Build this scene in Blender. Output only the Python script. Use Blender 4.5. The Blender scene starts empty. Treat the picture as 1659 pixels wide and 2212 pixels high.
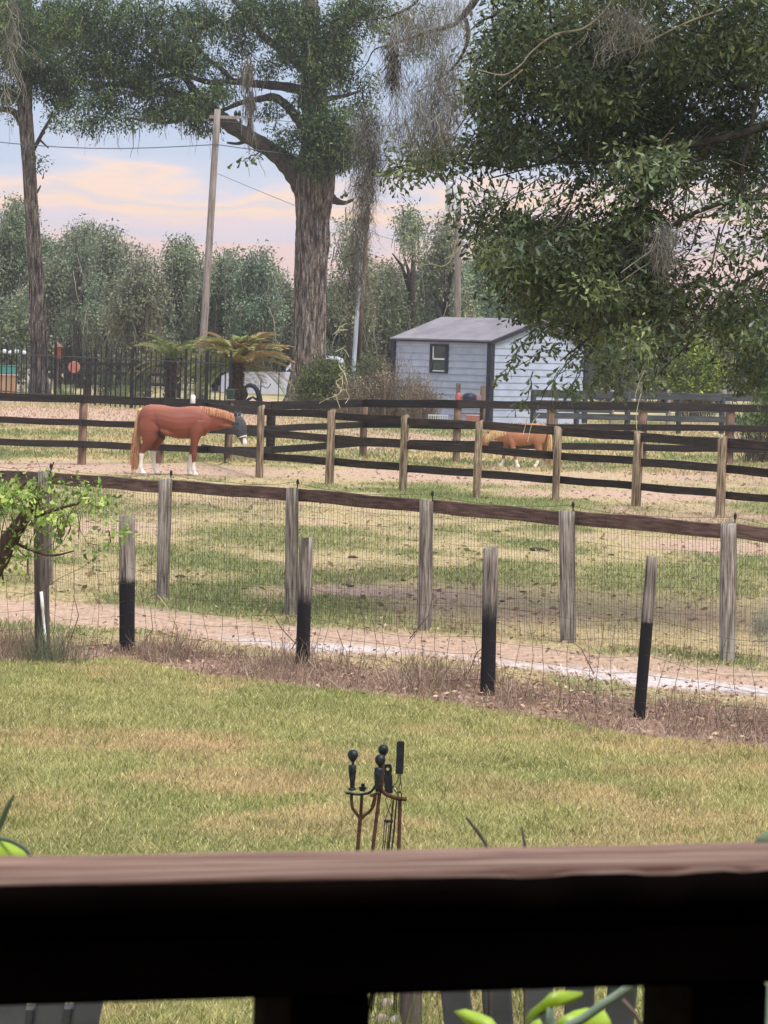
import bpy, math, random
import numpy as np
from mathutils import Vector, Matrix
rad = math.radians
RS = np.random.default_rng(7)
random.seed(7)
scn = bpy.context.scene
COL = scn.collection

# ------------------------------------------------------------------ camera
FPX = 7663.0                      # focal length in units of a 1659 x 2212 picture
EYE = 2.6
HC = 744.0                        # picture row of the horizon in the middle
ROLL = rad(1.6)
PITCH = math.atan((1106 - HC) / FPX * math.cos(ROLL))
r0 = Vector((1, 0, 0)); F = Vector((0, math.cos(PITCH), -math.sin(PITCH))); u0 = Vector((0, math.sin(PITCH), math.cos(PITCH)))
RX = math.cos(ROLL) * r0 + math.sin(ROLL) * u0
UX = -math.sin(ROLL) * r0 + math.cos(ROLL) * u0
CAM = Vector((0, 0, EYE))
cd = bpy.data.cameras.new('camera'); cam = bpy.data.objects.new('camera', cd); COL.objects.link(cam)
cd.sensor_fit = 'VERTICAL'; cd.sensor_height = 24.0; cd.lens = 24.0 * FPX / 2212
cd.clip_start = 0.05; cd.clip_end = 2500
cam.matrix_world = Matrix(((RX.x, UX.x, -F.x, CAM.x), (RX.y, UX.y, -F.y, CAM.y), (RX.z, UX.z, -F.z, CAM.z), (0, 0, 0, 1)))
cd.dof.use_dof = True; cd.dof.focus_distance = 42; cd.dof.aperture_fstop = 20
scn.camera = cam

def ray(px, py):
    return F + ((px - 829.5) / FPX) * RX + ((1106 - py) / FPX) * UX
def P(px, py, Y):                 # the point at distance Y straight ahead
    d = ray(px, py); return CAM + d * (Y / d.y)
def G(px, py, z=0.0):             # the point on a level plane
    d = ray(px, py); return CAM + d * ((z - EYE) / d.z)

# ------------------------------------------------------------------ world, sun, exposure
SUN_EL, SUN_AZ = rad(60), rad(142)     # azimuth clockwise from +Y
w = bpy.data.worlds.new('World'); scn.world = w; w.use_nodes = True
nt = w.node_tree; nt.nodes.clear()
def wn(t, **k):
    n = nt.nodes.new(t)
    for a, b in k.items(): setattr(n, a, b)
    return n
sky = wn('ShaderNodeTexSky', sky_type='NISHITA', sun_disc=False, sun_elevation=SUN_EL, sun_rotation=SUN_AZ, air_density=1.0, dust_density=2.0)
bg1 = wn('ShaderNodeBackground'); bg1.inputs[1].default_value = 0.09
tc = wn('ShaderNodeTexCoord'); sep = wn('ShaderNodeSeparateXYZ')
mp = wn('ShaderNodeMapping'); mp.inputs['Scale'].default_value = (11, 11, 60)
n1 = wn('ShaderNodeTexNoise'); n1.inputs['Scale'].default_value = 1.5; n1.inputs['Detail'].default_value = 7; n1.inputs['Roughness'].default_value = .5
n1.inputs['Distortion'].default_value = .35
mm = wn('ShaderNodeMath', operation='MULTIPLY_ADD'); mm.inputs[1].default_value = 0.034; mm.inputs[2].default_value = -0.017
ad = wn('ShaderNodeMath', operation='ADD')
mr = wn('ShaderNodeMapRange'); mr.inputs['From Min'].default_value = 0.0; mr.inputs['From Max'].default_value = 0.12
ramp = wn('ShaderNodeValToRGB'); cr = ramp.color_ramp
def lin(c):
    return tuple(((v / 255) / 12.92 if v / 255 <= .04045 else ((v / 255 + .055) / 1.055) ** 2.4) for v in c[:3])
stops = [(0.0, (232, 200, 196)), (0.20, (240, 204, 196)), (0.235, (214, 206, 218)), (0.27, (228, 208, 214)), (0.30, (250, 216, 190)), (0.325, (222, 208, 214)), (0.345, (248, 216, 196)), (0.36, (226, 212, 218)),
         (0.375, (206, 208, 224)), (0.44, (188, 200, 224)), (0.62, (180, 194, 222)), (1.0, (200, 208, 224))]
cr.elements[0].position = stops[0][0]; cr.elements[0].color = (*lin(stops[0][1]), 1)
cr.elements[1].position = 1.0; cr.elements[1].color = (*lin(stops[-1][1]), 1)
for p_, c_ in stops[1:-1]:
    e = cr.elements.new(p_); e.color = (*lin(c_), 1)
bg2 = wn('ShaderNodeBackground'); bg2.inputs[1].default_value = 0.56
mixs = wn('ShaderNodeMixShader'); mixs.inputs[0].default_value = 0.88
out = wn('ShaderNodeOutputWorld')
L = nt.links.new
ovr = wn('ShaderNodeMapRange'); ovr.inputs['From Min'].default_value = .12; ovr.inputs['From Max'].default_value = 1.0; ovr.inputs['To Min'].default_value = .64; ovr.inputs['To Max'].default_value = .95
L(sep.outputs['Z'], ovr.inputs['Value']); L(ovr.outputs[0], bg2.inputs[1])     # an overcast sky is brighter overhead than at the horizon
L(tc.outputs['Generated'], sep.inputs[0]); L(tc.outputs['Generated'], mp.inputs[0]); L(mp.outputs[0], n1.inputs['Vector'])
L(n1.outputs['Fac'], mm.inputs[0]); L(mm.outputs[0], ad.inputs[0]); L(sep.outputs['Z'], ad.inputs[1]); L(ad.outputs[0], mr.inputs['Value'])
L(mr.outputs[0], ramp.inputs[0]); L(ramp.outputs[0], bg2.inputs[0]); L(sky.outputs[0], bg1.inputs[0])
L(bg1.outputs[0], mixs.inputs[1]); L(bg2.outputs[0], mixs.inputs[2]); L(mixs.outputs[0], out.inputs[0])
sl = bpy.data.lights.new('sun', 'SUN'); sl.energy = 1.9; sl.angle = rad(26); sl.color = (1.0, .95, .91)
so = bpy.data.objects.new('sun', sl); COL.objects.link(so)
sd = Vector((math.sin(SUN_AZ) * math.cos(SUN_EL), math.cos(SUN_AZ) * math.cos(SUN_EL), math.sin(SUN_EL)))
so.rotation_euler = sd.to_track_quat('Z', 'Y').to_euler(); so.location = (0, 0, 30)
scn.view_settings.view_transform = 'Standard'; scn.view_settings.look = 'None'
scn.view_settings.exposure = 0.92; scn.view_settings.gamma = 1.0; scn.view_settings.use_curve_mapping = False
scn.render.engine = 'CYCLES'
scn.cycles.max_bounces = 5; scn.cycles.diffuse_bounces = 3; scn.cycles.transparent_max_bounces = 8; scn.cycles.volume_bounces = 0

# ------------------------------------------------------------------ helpers
W = {}
def mesh_np(verts, faces, name='m', smooth=False, cols=None):
    verts = np.asarray(verts, np.float32).reshape(-1, 3)
    me = bpy.data.meshes.new(name)
    if isinstance(faces, np.ndarray):
        k = faces.shape[1]; nf = len(faces)
        me.vertices.add(len(verts)); me.vertices.foreach_set('co', verts.ravel())
        me.loops.add(nf * k); me.loops.foreach_set('vertex_index', faces.astype(np.int32).ravel())
        me.polygons.add(nf); me.polygons.foreach_set('loop_start', np.arange(0, nf * k, k, dtype=np.int32))
        me.polygons.foreach_set('loop_total', np.full(nf, k, np.int32))
        me.update(calc_edges=True)
    else:
        me.from_pydata([tuple(v) for v in verts.tolist()], [], faces); me.update()
    if smooth:
        me.polygons.foreach_set('use_smooth', np.ones(len(me.polygons), bool))
    if cols is not None:
        a = me.color_attributes.new('Col', 'FLOAT_COLOR', 'POINT')
        c = np.ones((len(verts), 4), np.float32); c[:, :3] = cols
        a.data.foreach_set('color', c.ravel())
    return me

def obj(name, me, mat, parent=None, M=None, **props):
    me.name = name
    o = bpy.data.objects.new(name, me); COL.objects.link(o)
    if mat and len(me.materials) == 0: me.materials.append(mat)
    M = M or Matrix()
    o.matrix_basis = M; W[o.name] = M.copy()
    if parent:
        o.parent = parent; o.matrix_parent_inverse = W[parent.name].inverted()
    for k, v in props.items(): o[k] = v
    return o

def thing(name, label, cat, loc=(0, 0, 0), group=None):
    o = bpy.data.objects.new(name, None); COL.objects.link(o); o.location = loc; o.empty_display_size = .2
    o['label'] = label; o['category'] = cat
    if group: o['group'] = group
    W[o.name] = Matrix.Translation(Vector(loc)); return o
def tag(o, label, cat, group=None):
    o['label'] = label; o['category'] = cat
    if group: o['group'] = group
    return o

class MB:                          # collects simple shapes into one mesh
    def __init__(s): s.v = []; s.f = []
    def add(s, vs, fs):
        n = len(s.v); s.v += [tuple(v) for v in vs]; s.f += [tuple(i + n for i in f) for f in fs]; return s
    def tube(s, pts, radii, n=8, cap=True, ry=None, up=None):
        pts = [Vector(p) for p in pts]; m = len(pts)
        if not hasattr(radii, '__len__'): radii = [radii] * m
        ts = []
        for i in range(m):
            t = (pts[min(i + 1, m - 1)] - pts[max(i - 1, 0)])
            ts.append(t.normalized() if t.length > 1e-9 else Vector((0, 0, 1)))
        a = Vector(up) if up else (Vector((0, 1, 0)) if abs(ts[0].y) < .9 else Vector((1, 0, 0)))
        vs = []
        for i, (p, t) in enumerate(zip(pts, ts)):
            a = (a - t * a.dot(t)).normalized(); b = t.cross(a)
            r1 = radii[i]; r2 = ry[i] if ry else r1
            for k in range(n):
                an = 2 * math.pi * k / n
                vs.append(p + a * (math.cos(an) * r2) + b * (math.sin(an) * r1))
        fs = []
        for i in range(m - 1):
            for k in range(n):
                k2 = (k + 1) % n
                fs.append((i * n + k, i * n + k2, (i + 1) * n + k2, (i + 1) * n + k))
        if cap: fs.append(tuple(range(n - 1, -1, -1))); fs.append(tuple((m - 1) * n + k for k in range(n)))
        return s.add(vs, fs)
    def box(s, c, h, M=None):
        c = Vector(c); vs = []
        for dx in (-1, 1):
            for dy in (-1, 1):
                for dz in (-1, 1):
                    v = Vector((dx * h[0], dy * h[1], dz * h[2]))
                    if M: v = M @ v
                    vs.append(c + v)
        return s.add(vs, [(0, 1, 3, 2), (4, 6, 7, 5), (0, 4, 5, 1), (2, 3, 7, 6), (0, 2, 6, 4), (1, 5, 7, 3)])
    def cbox(s, c, h, b=.01, M=None):   # box with chamfered edges
        c = Vector(c); vs = []; hx, hy, hz = h; idx = {}
        for sx in (-1, 1):
            for sy in (-1, 1):
                for sz in (-1, 1):
                    for ax in range(3):
                        v = Vector((sx * (hx - (b if ax != 0 else 0)), sy * (hy - (b if ax != 1 else 0)), sz * (hz - (b if ax != 2 else 0))))
                        if M: v = M @ v
                        idx[(sx, sy, sz, ax)] = len(vs); vs.append(c + v)
        fs = []
        I = idx
        for sx in (-1, 1): fs.append([I[sx, -1, -1, 0], I[sx, 1, -1, 0], I[sx, 1, 1, 0], I[sx, -1, 1, 0]])
        for sy in (-1, 1): fs.append([I[-1, sy, -1, 1], I[1, sy, -1, 1], I[1, sy, 1, 1], I[-1, sy, 1, 1]])
        for sz in (-1, 1): fs.append([I[-1, -1, sz, 2], I[1, -1, sz, 2], I[1, 1, sz, 2], I[-1, 1, sz, 2]])
        for a in (-1, 1):
            for b_ in (-1, 1):
                fs.append([I[a, b_, -1, 0], I[a, b_, 1, 0], I[a, b_, 1, 1], I[a, b_, -1, 1]])
                fs.append([I[a, -1, b_, 0], I[a, 1, b_, 0], I[a, 1, b_, 2], I[a, -1, b_, 2]])
                fs.append([I[-1, a, b_, 1], I[1, a, b_, 1], I[1, a, b_, 2], I[-1, a, b_, 2]])
                for c_ in (-1, 1): fs.append([I[a, b_, c_, 0], I[a, b_, c_, 1], I[a, b_, c_, 2]])
        return s.add(vs, fs)
    def mesh(s, smooth=False, fix=True):
        me = bpy.data.meshes.new('m'); me.from_pydata(s.v, [], s.f)
        if fix:
            import bmesh
            bm = bmesh.new(); bm.from_mesh(me); bmesh.ops.recalc_face_normals(bm, faces=bm.faces); bm.to_mesh(me); bm.free()
        if smooth: me.polygons.foreach_set('use_smooth', np.ones(len(me.polygons), bool))
        me.update(); return me

def frame(p0, p1, up=(0, 0, 1)):   # local X runs from p0 to p1
    p0, p1 = Vector(p0), Vector(p1); x = (p1 - p0).normalized(); z = Vector(up); z = (z - x * z.dot(x)).normalized(); y = z.cross(x)
    M = Matrix(((x.x, y.x, z.x, p0.x), (x.y, y.y, z.y, p0.y), (x.z, y.z, z.z, p0.z), (0, 0, 0, 1)))
    return M, (p1 - p0).length

def plank_mesh(Ln, th, h, seg=8, wob=.002, ch=.006):
    vs = []; fs = []; n = 8
    ph = random.random() * 6
    for i in range(seg + 1):
        x = Ln * i / seg; dy = wob * math.sin(ph + i * 1.3) ; dz = wob * 1.4 * math.sin(ph * 2 + i * .9)
        e = h * .5 * (1 + random.uniform(-.05, .03)); t = th * .5
        ring = [(-t, -e + ch), (-t + ch, -e), (t - ch, -e), (t, -e + ch), (t, e - ch), (t - ch, e), (-t + ch, e), (-t, e - ch)]
        vs += [(x, a + dy, b + dz) for a, b in ring]
    for i in range(seg):
        for k in range(n):
            fs.append((i * n + k, (i + 1) * n + k, (i + 1) * n + (k + 1) % n, i * n + (k + 1) % n))
    fs.append(tuple(range(n))); fs.append(tuple(seg * n + k for k in range(n - 1, -1, -1)))
    return MB().add(vs, fs).mesh()

def post_mesh(h, r, n=14, seg=10, slant=.02, wob=.05):
    vs = []; fs = []
    ph = [random.uniform(0, 6.28) for _ in range(4)]
    for i in range(seg + 1):
        t = i / seg; z = -0.25 + (h + .25) * t
        for k in range(n):
            a = 2 * math.pi * k / n
            rr = r * (1 + wob * math.sin(2 * a + ph[0] + t * 1.5) + wob * .5 * math.sin(5 * a + ph[1] + 2 * t) + wob * .5 * math.sin(ph[2] + t * 9))
            zz = z + (slant * math.cos(a + ph[3]) if i == seg else 0)
            vs.append((rr * math.cos(a), rr * math.sin(a), zz))
    for i in range(seg):
        for k in range(n):
            fs.append((i * n + k, i * n + (k + 1) % n, (i + 1) * n + (k + 1) % n, (i + 1) * n + k))
    # chamfered rim and top face
    b = len(vs)
    for k in range(n):
        x, y, z = vs[seg * n + k]; vs.append((x * .9, y * .9, z + r * .07))
    for k in range(n): fs.append((seg * n + k, seg * n + (k + 1) % n, b + (k + 1) % n, b + k))
    fs.append(tuple(b + k for k in range(n)))
    me = bpy.data.meshes.new('m'); me.from_pydata(vs, [], fs)
    me.polygons.foreach_set('use_smooth', np.array([True] * (seg * n) + [False] * (n + 1))); me.update()
    return me

# value noise in numpy
_tab = RS.random((256, 256))
def vnoise(x, y, sx, sy, seed=0):
    x = x / sx + seed * 17.3; y = y / sy + seed * 9.1
    xi = np.floor(x).astype(int); yi = np.floor(y).astype(int); fx = x - xi; fy = y - yi
    fx = fx * fx * (3 - 2 * fx); fy = fy * fy * (3 - 2 * fy)
    a = _tab[xi % 256, yi % 256]; b = _tab[(xi + 1) % 256, yi % 256]; c = _tab[xi % 256, (yi + 1) % 256]; d = _tab[(xi + 1) % 256, (yi + 1) % 256]
    return (a * (1 - fx) + b * fx) * (1 - fy) + (c * (1 - fx) + d * fx) * fy
def fbm(x, y, sx, sy, seed=0, o=4):
    s = 0; a = 1; t = 0
    for i in range(o):
        s = s + a * vnoise(x, y, sx / 2 ** i, sy / 2 ** i, seed + i); t += a; a *= .55
    return s / t
def sm(a, b, x):
    t = np.clip((x - a) / (b - a), 0, 1); return t * t * (3 - 2 * t)

# ------------------------------------------------------------------ materials
def mat(name, col=(.5, .5, .5), rough=.7, metal=0, spec=.3):
    m = bpy.data.materials.new(name); m.use_nodes = True
    b = m.node_tree.nodes['Principled BSDF']
    b.inputs['Base Color'].default_value = (*col, 1); b.inputs['Roughness'].default_value = rough
    b.inputs['Metallic'].default_value = metal; b.inputs['Specular IOR Level'].default_value = spec
    return m
def nodes(m): return m.node_tree.nodes, m.node_tree.links, m.node_tree.nodes['Principled BSDF']
def noise_mat(name, c1, c2, scale=(1, 1, 1), ns=6, detail=6, rough=.8, bump=.3, dist=.02, metal=0, lo=.35, hi=.65, c3=None, spec=.25, objrand=.12):
    m = mat(name, c1, rough, metal, spec); N, K, b = nodes(m)
    tc = N.new('ShaderNodeTexCoord'); mp = N.new('ShaderNodeMapping'); mp.inputs['Scale'].default_value = scale
    oi = N.new('ShaderNodeObjectInfo'); vm = N.new('ShaderNodeVectorMath'); vm.operation = 'SCALE'; vm.inputs['Scale'].default_value = 0
    cmb = N.new('ShaderNodeCombineXYZ'); mul = N.new('ShaderNodeMath'); mul.operation = 'MULTIPLY'; mul.inputs[1].default_value = 37.0
    K.new(oi.outputs['Random'], mul.inputs[0])
    for i in range(3): K.new(mul.outputs[0], cmb.inputs[i])
    add = N.new('ShaderNodeVectorMath'); add.operation = 'ADD'
    K.new(tc.outputs['Object'], mp.inputs[0]); K.new(mp.outputs[0], add.inputs[0]); K.new(cmb.outputs[0], add.inputs[1])
    n = N.new('ShaderNodeTexNoise'); n.inputs['Scale'].default_value = ns; n.inputs['Detail'].default_value = detail; n.inputs['Roughness'].default_value = .6
    K.new(add.outputs[0], n.inputs['Vector'])
    r = N.new('ShaderNodeValToRGB'); r.color_ramp.elements[0].position = lo; r.color_ramp.elements[1].position = hi
    r.color_ramp.elements[0].color = (*c1, 1); r.color_ramp.elements[1].color = (*c2, 1)
    if c3: e = r.color_ramp.elements.new(hi + .08); e.color = (*c3, 1)
    K.new(n.outputs['Fac'], r.inputs[0])
    n2 = N.new('ShaderNodeTexNoise'); n2.inputs['Scale'].default_value = ns * .17; n2.inputs['Detail'].default_value = 3
    K.new(tc.outputs['Object'], n2.inputs['Vector'])
    mr = N.new('ShaderNodeMapRange'); mr.inputs['To Min'].default_value = .72; mr.inputs['To Max'].default_value = 1.28
    K.new(n2.outputs['Fac'], mr.inputs['Value'])
    mr2 = N.new('ShaderNodeMapRange'); mr2.inputs['To Min'].default_value = 1 - objrand; mr2.inputs['To Max'].default_value = 1 + objrand
    K.new(oi.outputs['Random'], mr2.inputs['Value'])
    mu = N.new('ShaderNodeMath'); mu.operation = 'MULTIPLY'; K.new(mr.outputs[0], mu.inputs[0]); K.new(mr2.outputs[0], mu.inputs[1])
    vs = N.new('ShaderNodeVectorMath'); vs.operation = 'SCALE'; K.new(r.outputs[0], vs.inputs[0]); K.new(mu.outputs[0], vs.inputs['Scale'])
    K.new(vs.outputs[0], b.inputs['Base Color'])
    bp = N.new('ShaderNodeBump'); bp.inputs['Strength'].default_value = bump; bp.inputs['Distance'].default_value = dist
    K.new(n.outputs['Fac'], bp.inputs['Height']); K.new(bp.outputs[0], b.inputs['Normal'])
    m['colnode'] = vs.name
    return m
def leaf_mat(name, trans=.3, rough=.5, spec=.3, gain=1.0):
    m = mat(name, (.1, .1, .05), rough, 0, spec); N, K, b = nodes(m)
    at = N.new('ShaderNodeAttribute'); at.attribute_name = 'Col'
    vs = N.new('ShaderNodeVectorMath'); vs.operation = 'SCALE'; vs.inputs['Scale'].default_value = gain
    K.new(at.outputs['Color'], vs.inputs[0]); K.new(vs.outputs[0], b.inputs['Base Color'])
    if trans > 0:
        tr = N.new('ShaderNodeBsdfTranslucent'); K.new(vs.outputs[0], tr.inputs[0])
        mx = N.new('ShaderNodeMixShader'); mx.inputs[0].default_value = trans
        K.new(b.outputs[0], mx.inputs[1]); K.new(tr.outputs[0], mx.inputs[2]); K.new(mx.outputs[0], N['Material Output'].inputs[0])
    return m

M_post = noise_mat('weathered post wood', lin((84, 74, 66)), lin((168, 158, 148)), (1, 1, .05), 62, 9, .9, .9, .015, c3=lin((186, 178, 168)), lo=.38, hi=.60)
M_postC = noise_mat('tan post wood', lin((98, 82, 66)), lin((164, 144, 120)), (1, 1, .08), 30, 8, .9, .8, .015, c3=lin((182, 164, 138)), lo=.4, hi=.57)
M_postD = noise_mat('reddish post wood', lin((98, 78, 66)), lin((150, 124, 106)), (1, 1, .12), 26, 6, .9, .5, .012)
M_boardB = noise_mat('brown top board', lin((62, 44, 38)), lin((116, 92, 84)), (.10, 1, 1), 44, 8, .75, .8, .012, c3=lin((150, 128, 118)), objrand=.25)
M_boardC = noise_mat('dark stained rail', lin((36, 29, 26)), lin((66, 54, 47)), (.08, 1, 1), 30, 7, .7, .6, .012, c3=lin((98, 78, 66)), lo=.4, hi=.66, objrand=.25)
M_boardD = noise_mat('black stained rail', lin((30, 26, 24)), lin((52, 44, 40)), (.08, 1, 1), 22, 6, .7, .5, .012, objrand=.2)
M_boardE = noise_mat('grey black rail', lin((50, 52, 54)), lin((78, 80, 82)), (.08, 1, 1), 12, 5, .8, .4, .012)
M_bark = noise_mat('oak bark', lin((72, 64, 58)), lin((148, 134, 124)), (1, 1, .12), 11, 12, .95, 1.0, .12, lo=.40, hi=.58, c3=lin((160, 150, 140)))
def fissures(m, sc, z, amt, w_=.12):
    N, K, b = nodes(m); src = N[m['colnode']]; tc = N.new('ShaderNodeTexCoord'); mp = N.new('ShaderNodeMapping'); mp.inputs['Scale'].default_value = (1, 1, z)
    nz = N.new('ShaderNodeTexNoise'); nz.inputs['Scale'].default_value = 3; nz.inputs['Detail'].default_value = 4
    va = N.new('ShaderNodeVectorMath'); va.operation = 'ADD'; vsn = N.new('ShaderNodeVectorMath'); vsn.operation = 'SCALE'; vsn.inputs['Scale'].default_value = .22
    K.new(tc.outputs['Object'], nz.inputs['Vector']); K.new(nz.outputs['Color'], vsn.inputs[0]); K.new(tc.outputs['Object'], mp.inputs[0]); K.new(mp.outputs[0], va.inputs[0]); K.new(vsn.outputs[0], va.inputs[1])
    vo = N.new('ShaderNodeTexVoronoi'); vo.feature = 'DISTANCE_TO_EDGE'; vo.inputs['Scale'].default_value = sc; K.new(va.outputs[0], vo.inputs['Vector'])
    mr = N.new('ShaderNodeMapRange'); mr.inputs['From Max'].default_value = w_; mr.inputs['To Min'].default_value = 1 - amt; mr.inputs['To Max'].default_value = 1.08; K.new(vo.outputs['Distance'], mr.inputs['Value'])
    v2 = N.new('ShaderNodeVectorMath'); v2.operation = 'SCALE'; K.new(src.outputs[0], v2.inputs[0]); K.new(mr.outputs[0], v2.inputs['Scale']); K.new(v2.outputs[0], b.inputs['Base Color'])
    bp = [n_ for n_ in N if n_.type == 'BUMP'][0]; b2_ = N.new('ShaderNodeBump'); b2_.inputs['Strength'].default_value = 1; b2_.inputs['Distance'].default_value = .06
    K.new(mr.outputs[0], b2_.inputs['Height']); K.new(bp.outputs[0], b2_.inputs['Normal']); K.new(b2_.outputs[0], b.inputs['Normal'])
fissures(M_bark, 8.5, .2, .42, .16)
M_limb = noise_mat('dark limb bark', lin((44, 40, 36)), lin((84, 78, 68)), (1, 1, 1), 8, 8, .95, .8, .03)
M_pale = noise_mat('dead twig', lin((120, 108, 92)), lin((168, 156, 138)), (1, 1, 1), 14, 4, .9, .3, .01)
M_pole = noise_mat('utility pole wood', lin((108, 98, 92)), lin((152, 142, 136)), (1, 1, .06), 16, 7, .9, .4, .02)
M_wire = mat('fence wire', lin((92, 84, 74)), .6, .3)
M_wire2 = mat('old rusty wire', lin((98, 78, 66)), .8, .2)
M_black = noise_mat('black iron', lin((26, 26, 28)), lin((44, 44, 46)), (1, 1, 1), 12, 4, .5, .1, .005)
M_rust = noise_mat('rusty iron', lin((66, 42, 34)), lin((96, 64, 50)), (1, 1, 1), 40, 7, .65, .4, .004, metal=.35, c3=lin((70, 66, 66)))
M_darkmetal = noise_mat('dark pitted metal', lin((30, 32, 34)), lin((62, 66, 70)), (1, 1, 1), 60, 6, .42, .5, .003, metal=.6)
M_leaf = leaf_mat('leaf'); M_leafnear = leaf_mat('oak leaf', .22, .42, .5); M_moss = leaf_mat('spanish moss', .15, .95, .1)
M_grass = leaf_mat('grass blade', .25, .7, .15); M_twig = leaf_mat('dry weed', .05, .9, .1)

# black paint on the lower half of a post: the colour switches at a height in the post's own metres
def painted(name, hgt, soft=.02):
    m = noise_mat(name, lin((78, 68, 62)), lin((150, 138, 128)), (1, 1, .07), 40, 9, .85, .9, .015, c3=lin((168, 158, 148)), lo=.40, hi=.58); N, K, b = nodes(m)
    src = N[m['colnode']]; tc = N.new('ShaderNodeTexCoord'); sp = N.new('ShaderNodeSeparateXYZ'); K.new(tc.outputs['Object'], sp.inputs[0])
    n = N.new('ShaderNodeTexNoise'); n.inputs['Scale'].default_value = 22; n.inputs['Detail'].default_value = 5
    ma = N.new('ShaderNodeMath'); ma.operation = 'MULTIPLY_ADD'; ma.inputs[1].default_value = soft * 3; K.new(n.outputs['Fac'], ma.inputs[0]); K.new(sp.outputs['Z'], ma.inputs[2])
    mr = N.new('ShaderNodeMapRange'); mr.inputs['From Min'].default_value = hgt + soft * 1.5 - soft; mr.inputs['From Max'].default_value = hgt + soft * 1.5 + soft
    K.new(ma.outputs[0], mr.inputs['Value'])
    mx = N.new('ShaderNodeMix'); mx.data_type = 'RGBA'; mx.inputs[6].default_value = (*lin((34, 32, 34)), 1)
    K.new(mr.outputs[0], mx.inputs[0]); K.new(src.outputs[0], mx.inputs[7]); K.new(mx.outputs[2], b.inputs['Base Color'])
    return m

# ------------------------------------------------------------------ ground colours (places and colours of grass, soil, sand, and one painted shade patch)
def poly(pts): return np.array([[G(a, b).x, G(a, b).y] for a, b in pts])
weed_top = poly([(-200, 1388), (0, 1392), (300, 1402), (600, 1434), (930, 1456), (1300, 1504), (1659, 1544), (1900, 1568)])
weed_bot = poly([(-200, 1425), (0, 1428), (270, 1418), (420, 1452), (660, 1480), (900, 1508), (1060, 1535), (1380, 1585), (1659, 1612), (1900, 1640)])
path_top = poly([(-200, 1288), (0, 1294), (300, 1308), (600, 1350), (760, 1362), (900, 1368), (1100, 1384), (1300, 1408), (1659, 1446), (1900, 1470)])
path_bot = poly([(-200, 1344), (0, 1346), (300, 1358), (600, 1408), (760, 1412), (900, 1418), (1100, 1448), (1300, 1472), (1659, 1514), (1900, 1537)])
def yat(pl, x):
    i = np.argsort(pl[:, 0]); return np.interp(x, pl[i, 0], pl[i, 1])
ELL = []
def ell(px, py, rx, ry, kind, s=1.0):
    c = G(px, py); a = (G(px + rx, py) - G(px - rx, py)).length / 2; b = (G(px, py - ry) - G(px, py + ry)).length / 2
    ELL.append((c.x, c.y, a, b, kind, s))
for e in [(620, 1160, 230, 30, 'g'), (1440, 1250, 230, 38, 'g'), (1100, 1235, 130, 30, 'g'), (120, 1090, 160, 30, 'g'), (300, 1190, 170, 22, 'g', .7), (520, 1100, 200, 16, 'g', .6),
          (1200, 1055, 60, 10, 'g'), (1640, 1100, 60, 14, 'g', .7), (480, 985, 260, 14, 'g', .9), (120, 975, 160, 12, 'g', .6), (420, 1305, 250, 14, 'g', .9), (200, 1365, 260, 10, 'g', .8), (700, 1345, 130, 12, 'g', .8),
          (1150, 1440, 300, 10, 'g', .5), (1050, 905, 200, 8, 'g', .5),
          (820, 1278, 200, 12, 's'), (1520, 1180, 140, 16, 's'), (230, 1140, 140, 12, 's'), (700, 1130, 90, 8, 's', .6), (150, 897, 330, 18, 's'), (250, 1012, 420, 12, 's'), (980, 1030, 300, 16, 's', .9),
          (1400, 1070, 260, 12, 's', .9), (1500, 1030, 200, 14, 's', .6), (1300, 1160, 160, 12, 's', .5), (880, 1150, 130, 12, 's', .4), (1500, 1330, 180, 18, 'd', .8), (1150, 1330, 200, 20, 'd', .7),
          (250, 1600, 330, 26, 'd', .9), (520, 1690, 260, 30, 'd', .9), (60, 1740, 160, 40, 'd', .7), (1500, 1620, 260, 22, 'd', .9), (1450, 1670, 160, 16, 'd', .8), (760, 1640, 120, 14, 'd', .6), (1250, 1590, 150, 10, 'd', .5),
          (560, 1760, 260, 14, 'g', 1), (1150, 1680, 200, 30, 'g', .9), (330, 1530, 250, 14, 'g', .6), (1000, 1590, 220, 18, 'g', .7), (1450, 1735, 240, 26, 'g', .5), (480, 1475, 200, 10, 'g', .4)]:  # the low green patch at the right is painted shade on the lawn
    ell(*e)
C_green = np.array(lin((144, 147, 94))); C_deep = np.array(lin((128, 136, 92))); C_dry = np.array(lin((192, 172, 130))); C_soil = np.array(lin((198, 166, 146)))
C_dead = np.array(lin((168, 138, 120))); C_white = np.array(lin((220, 206, 200))); C_lawn = np.array(lin((164, 157, 106)))
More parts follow.
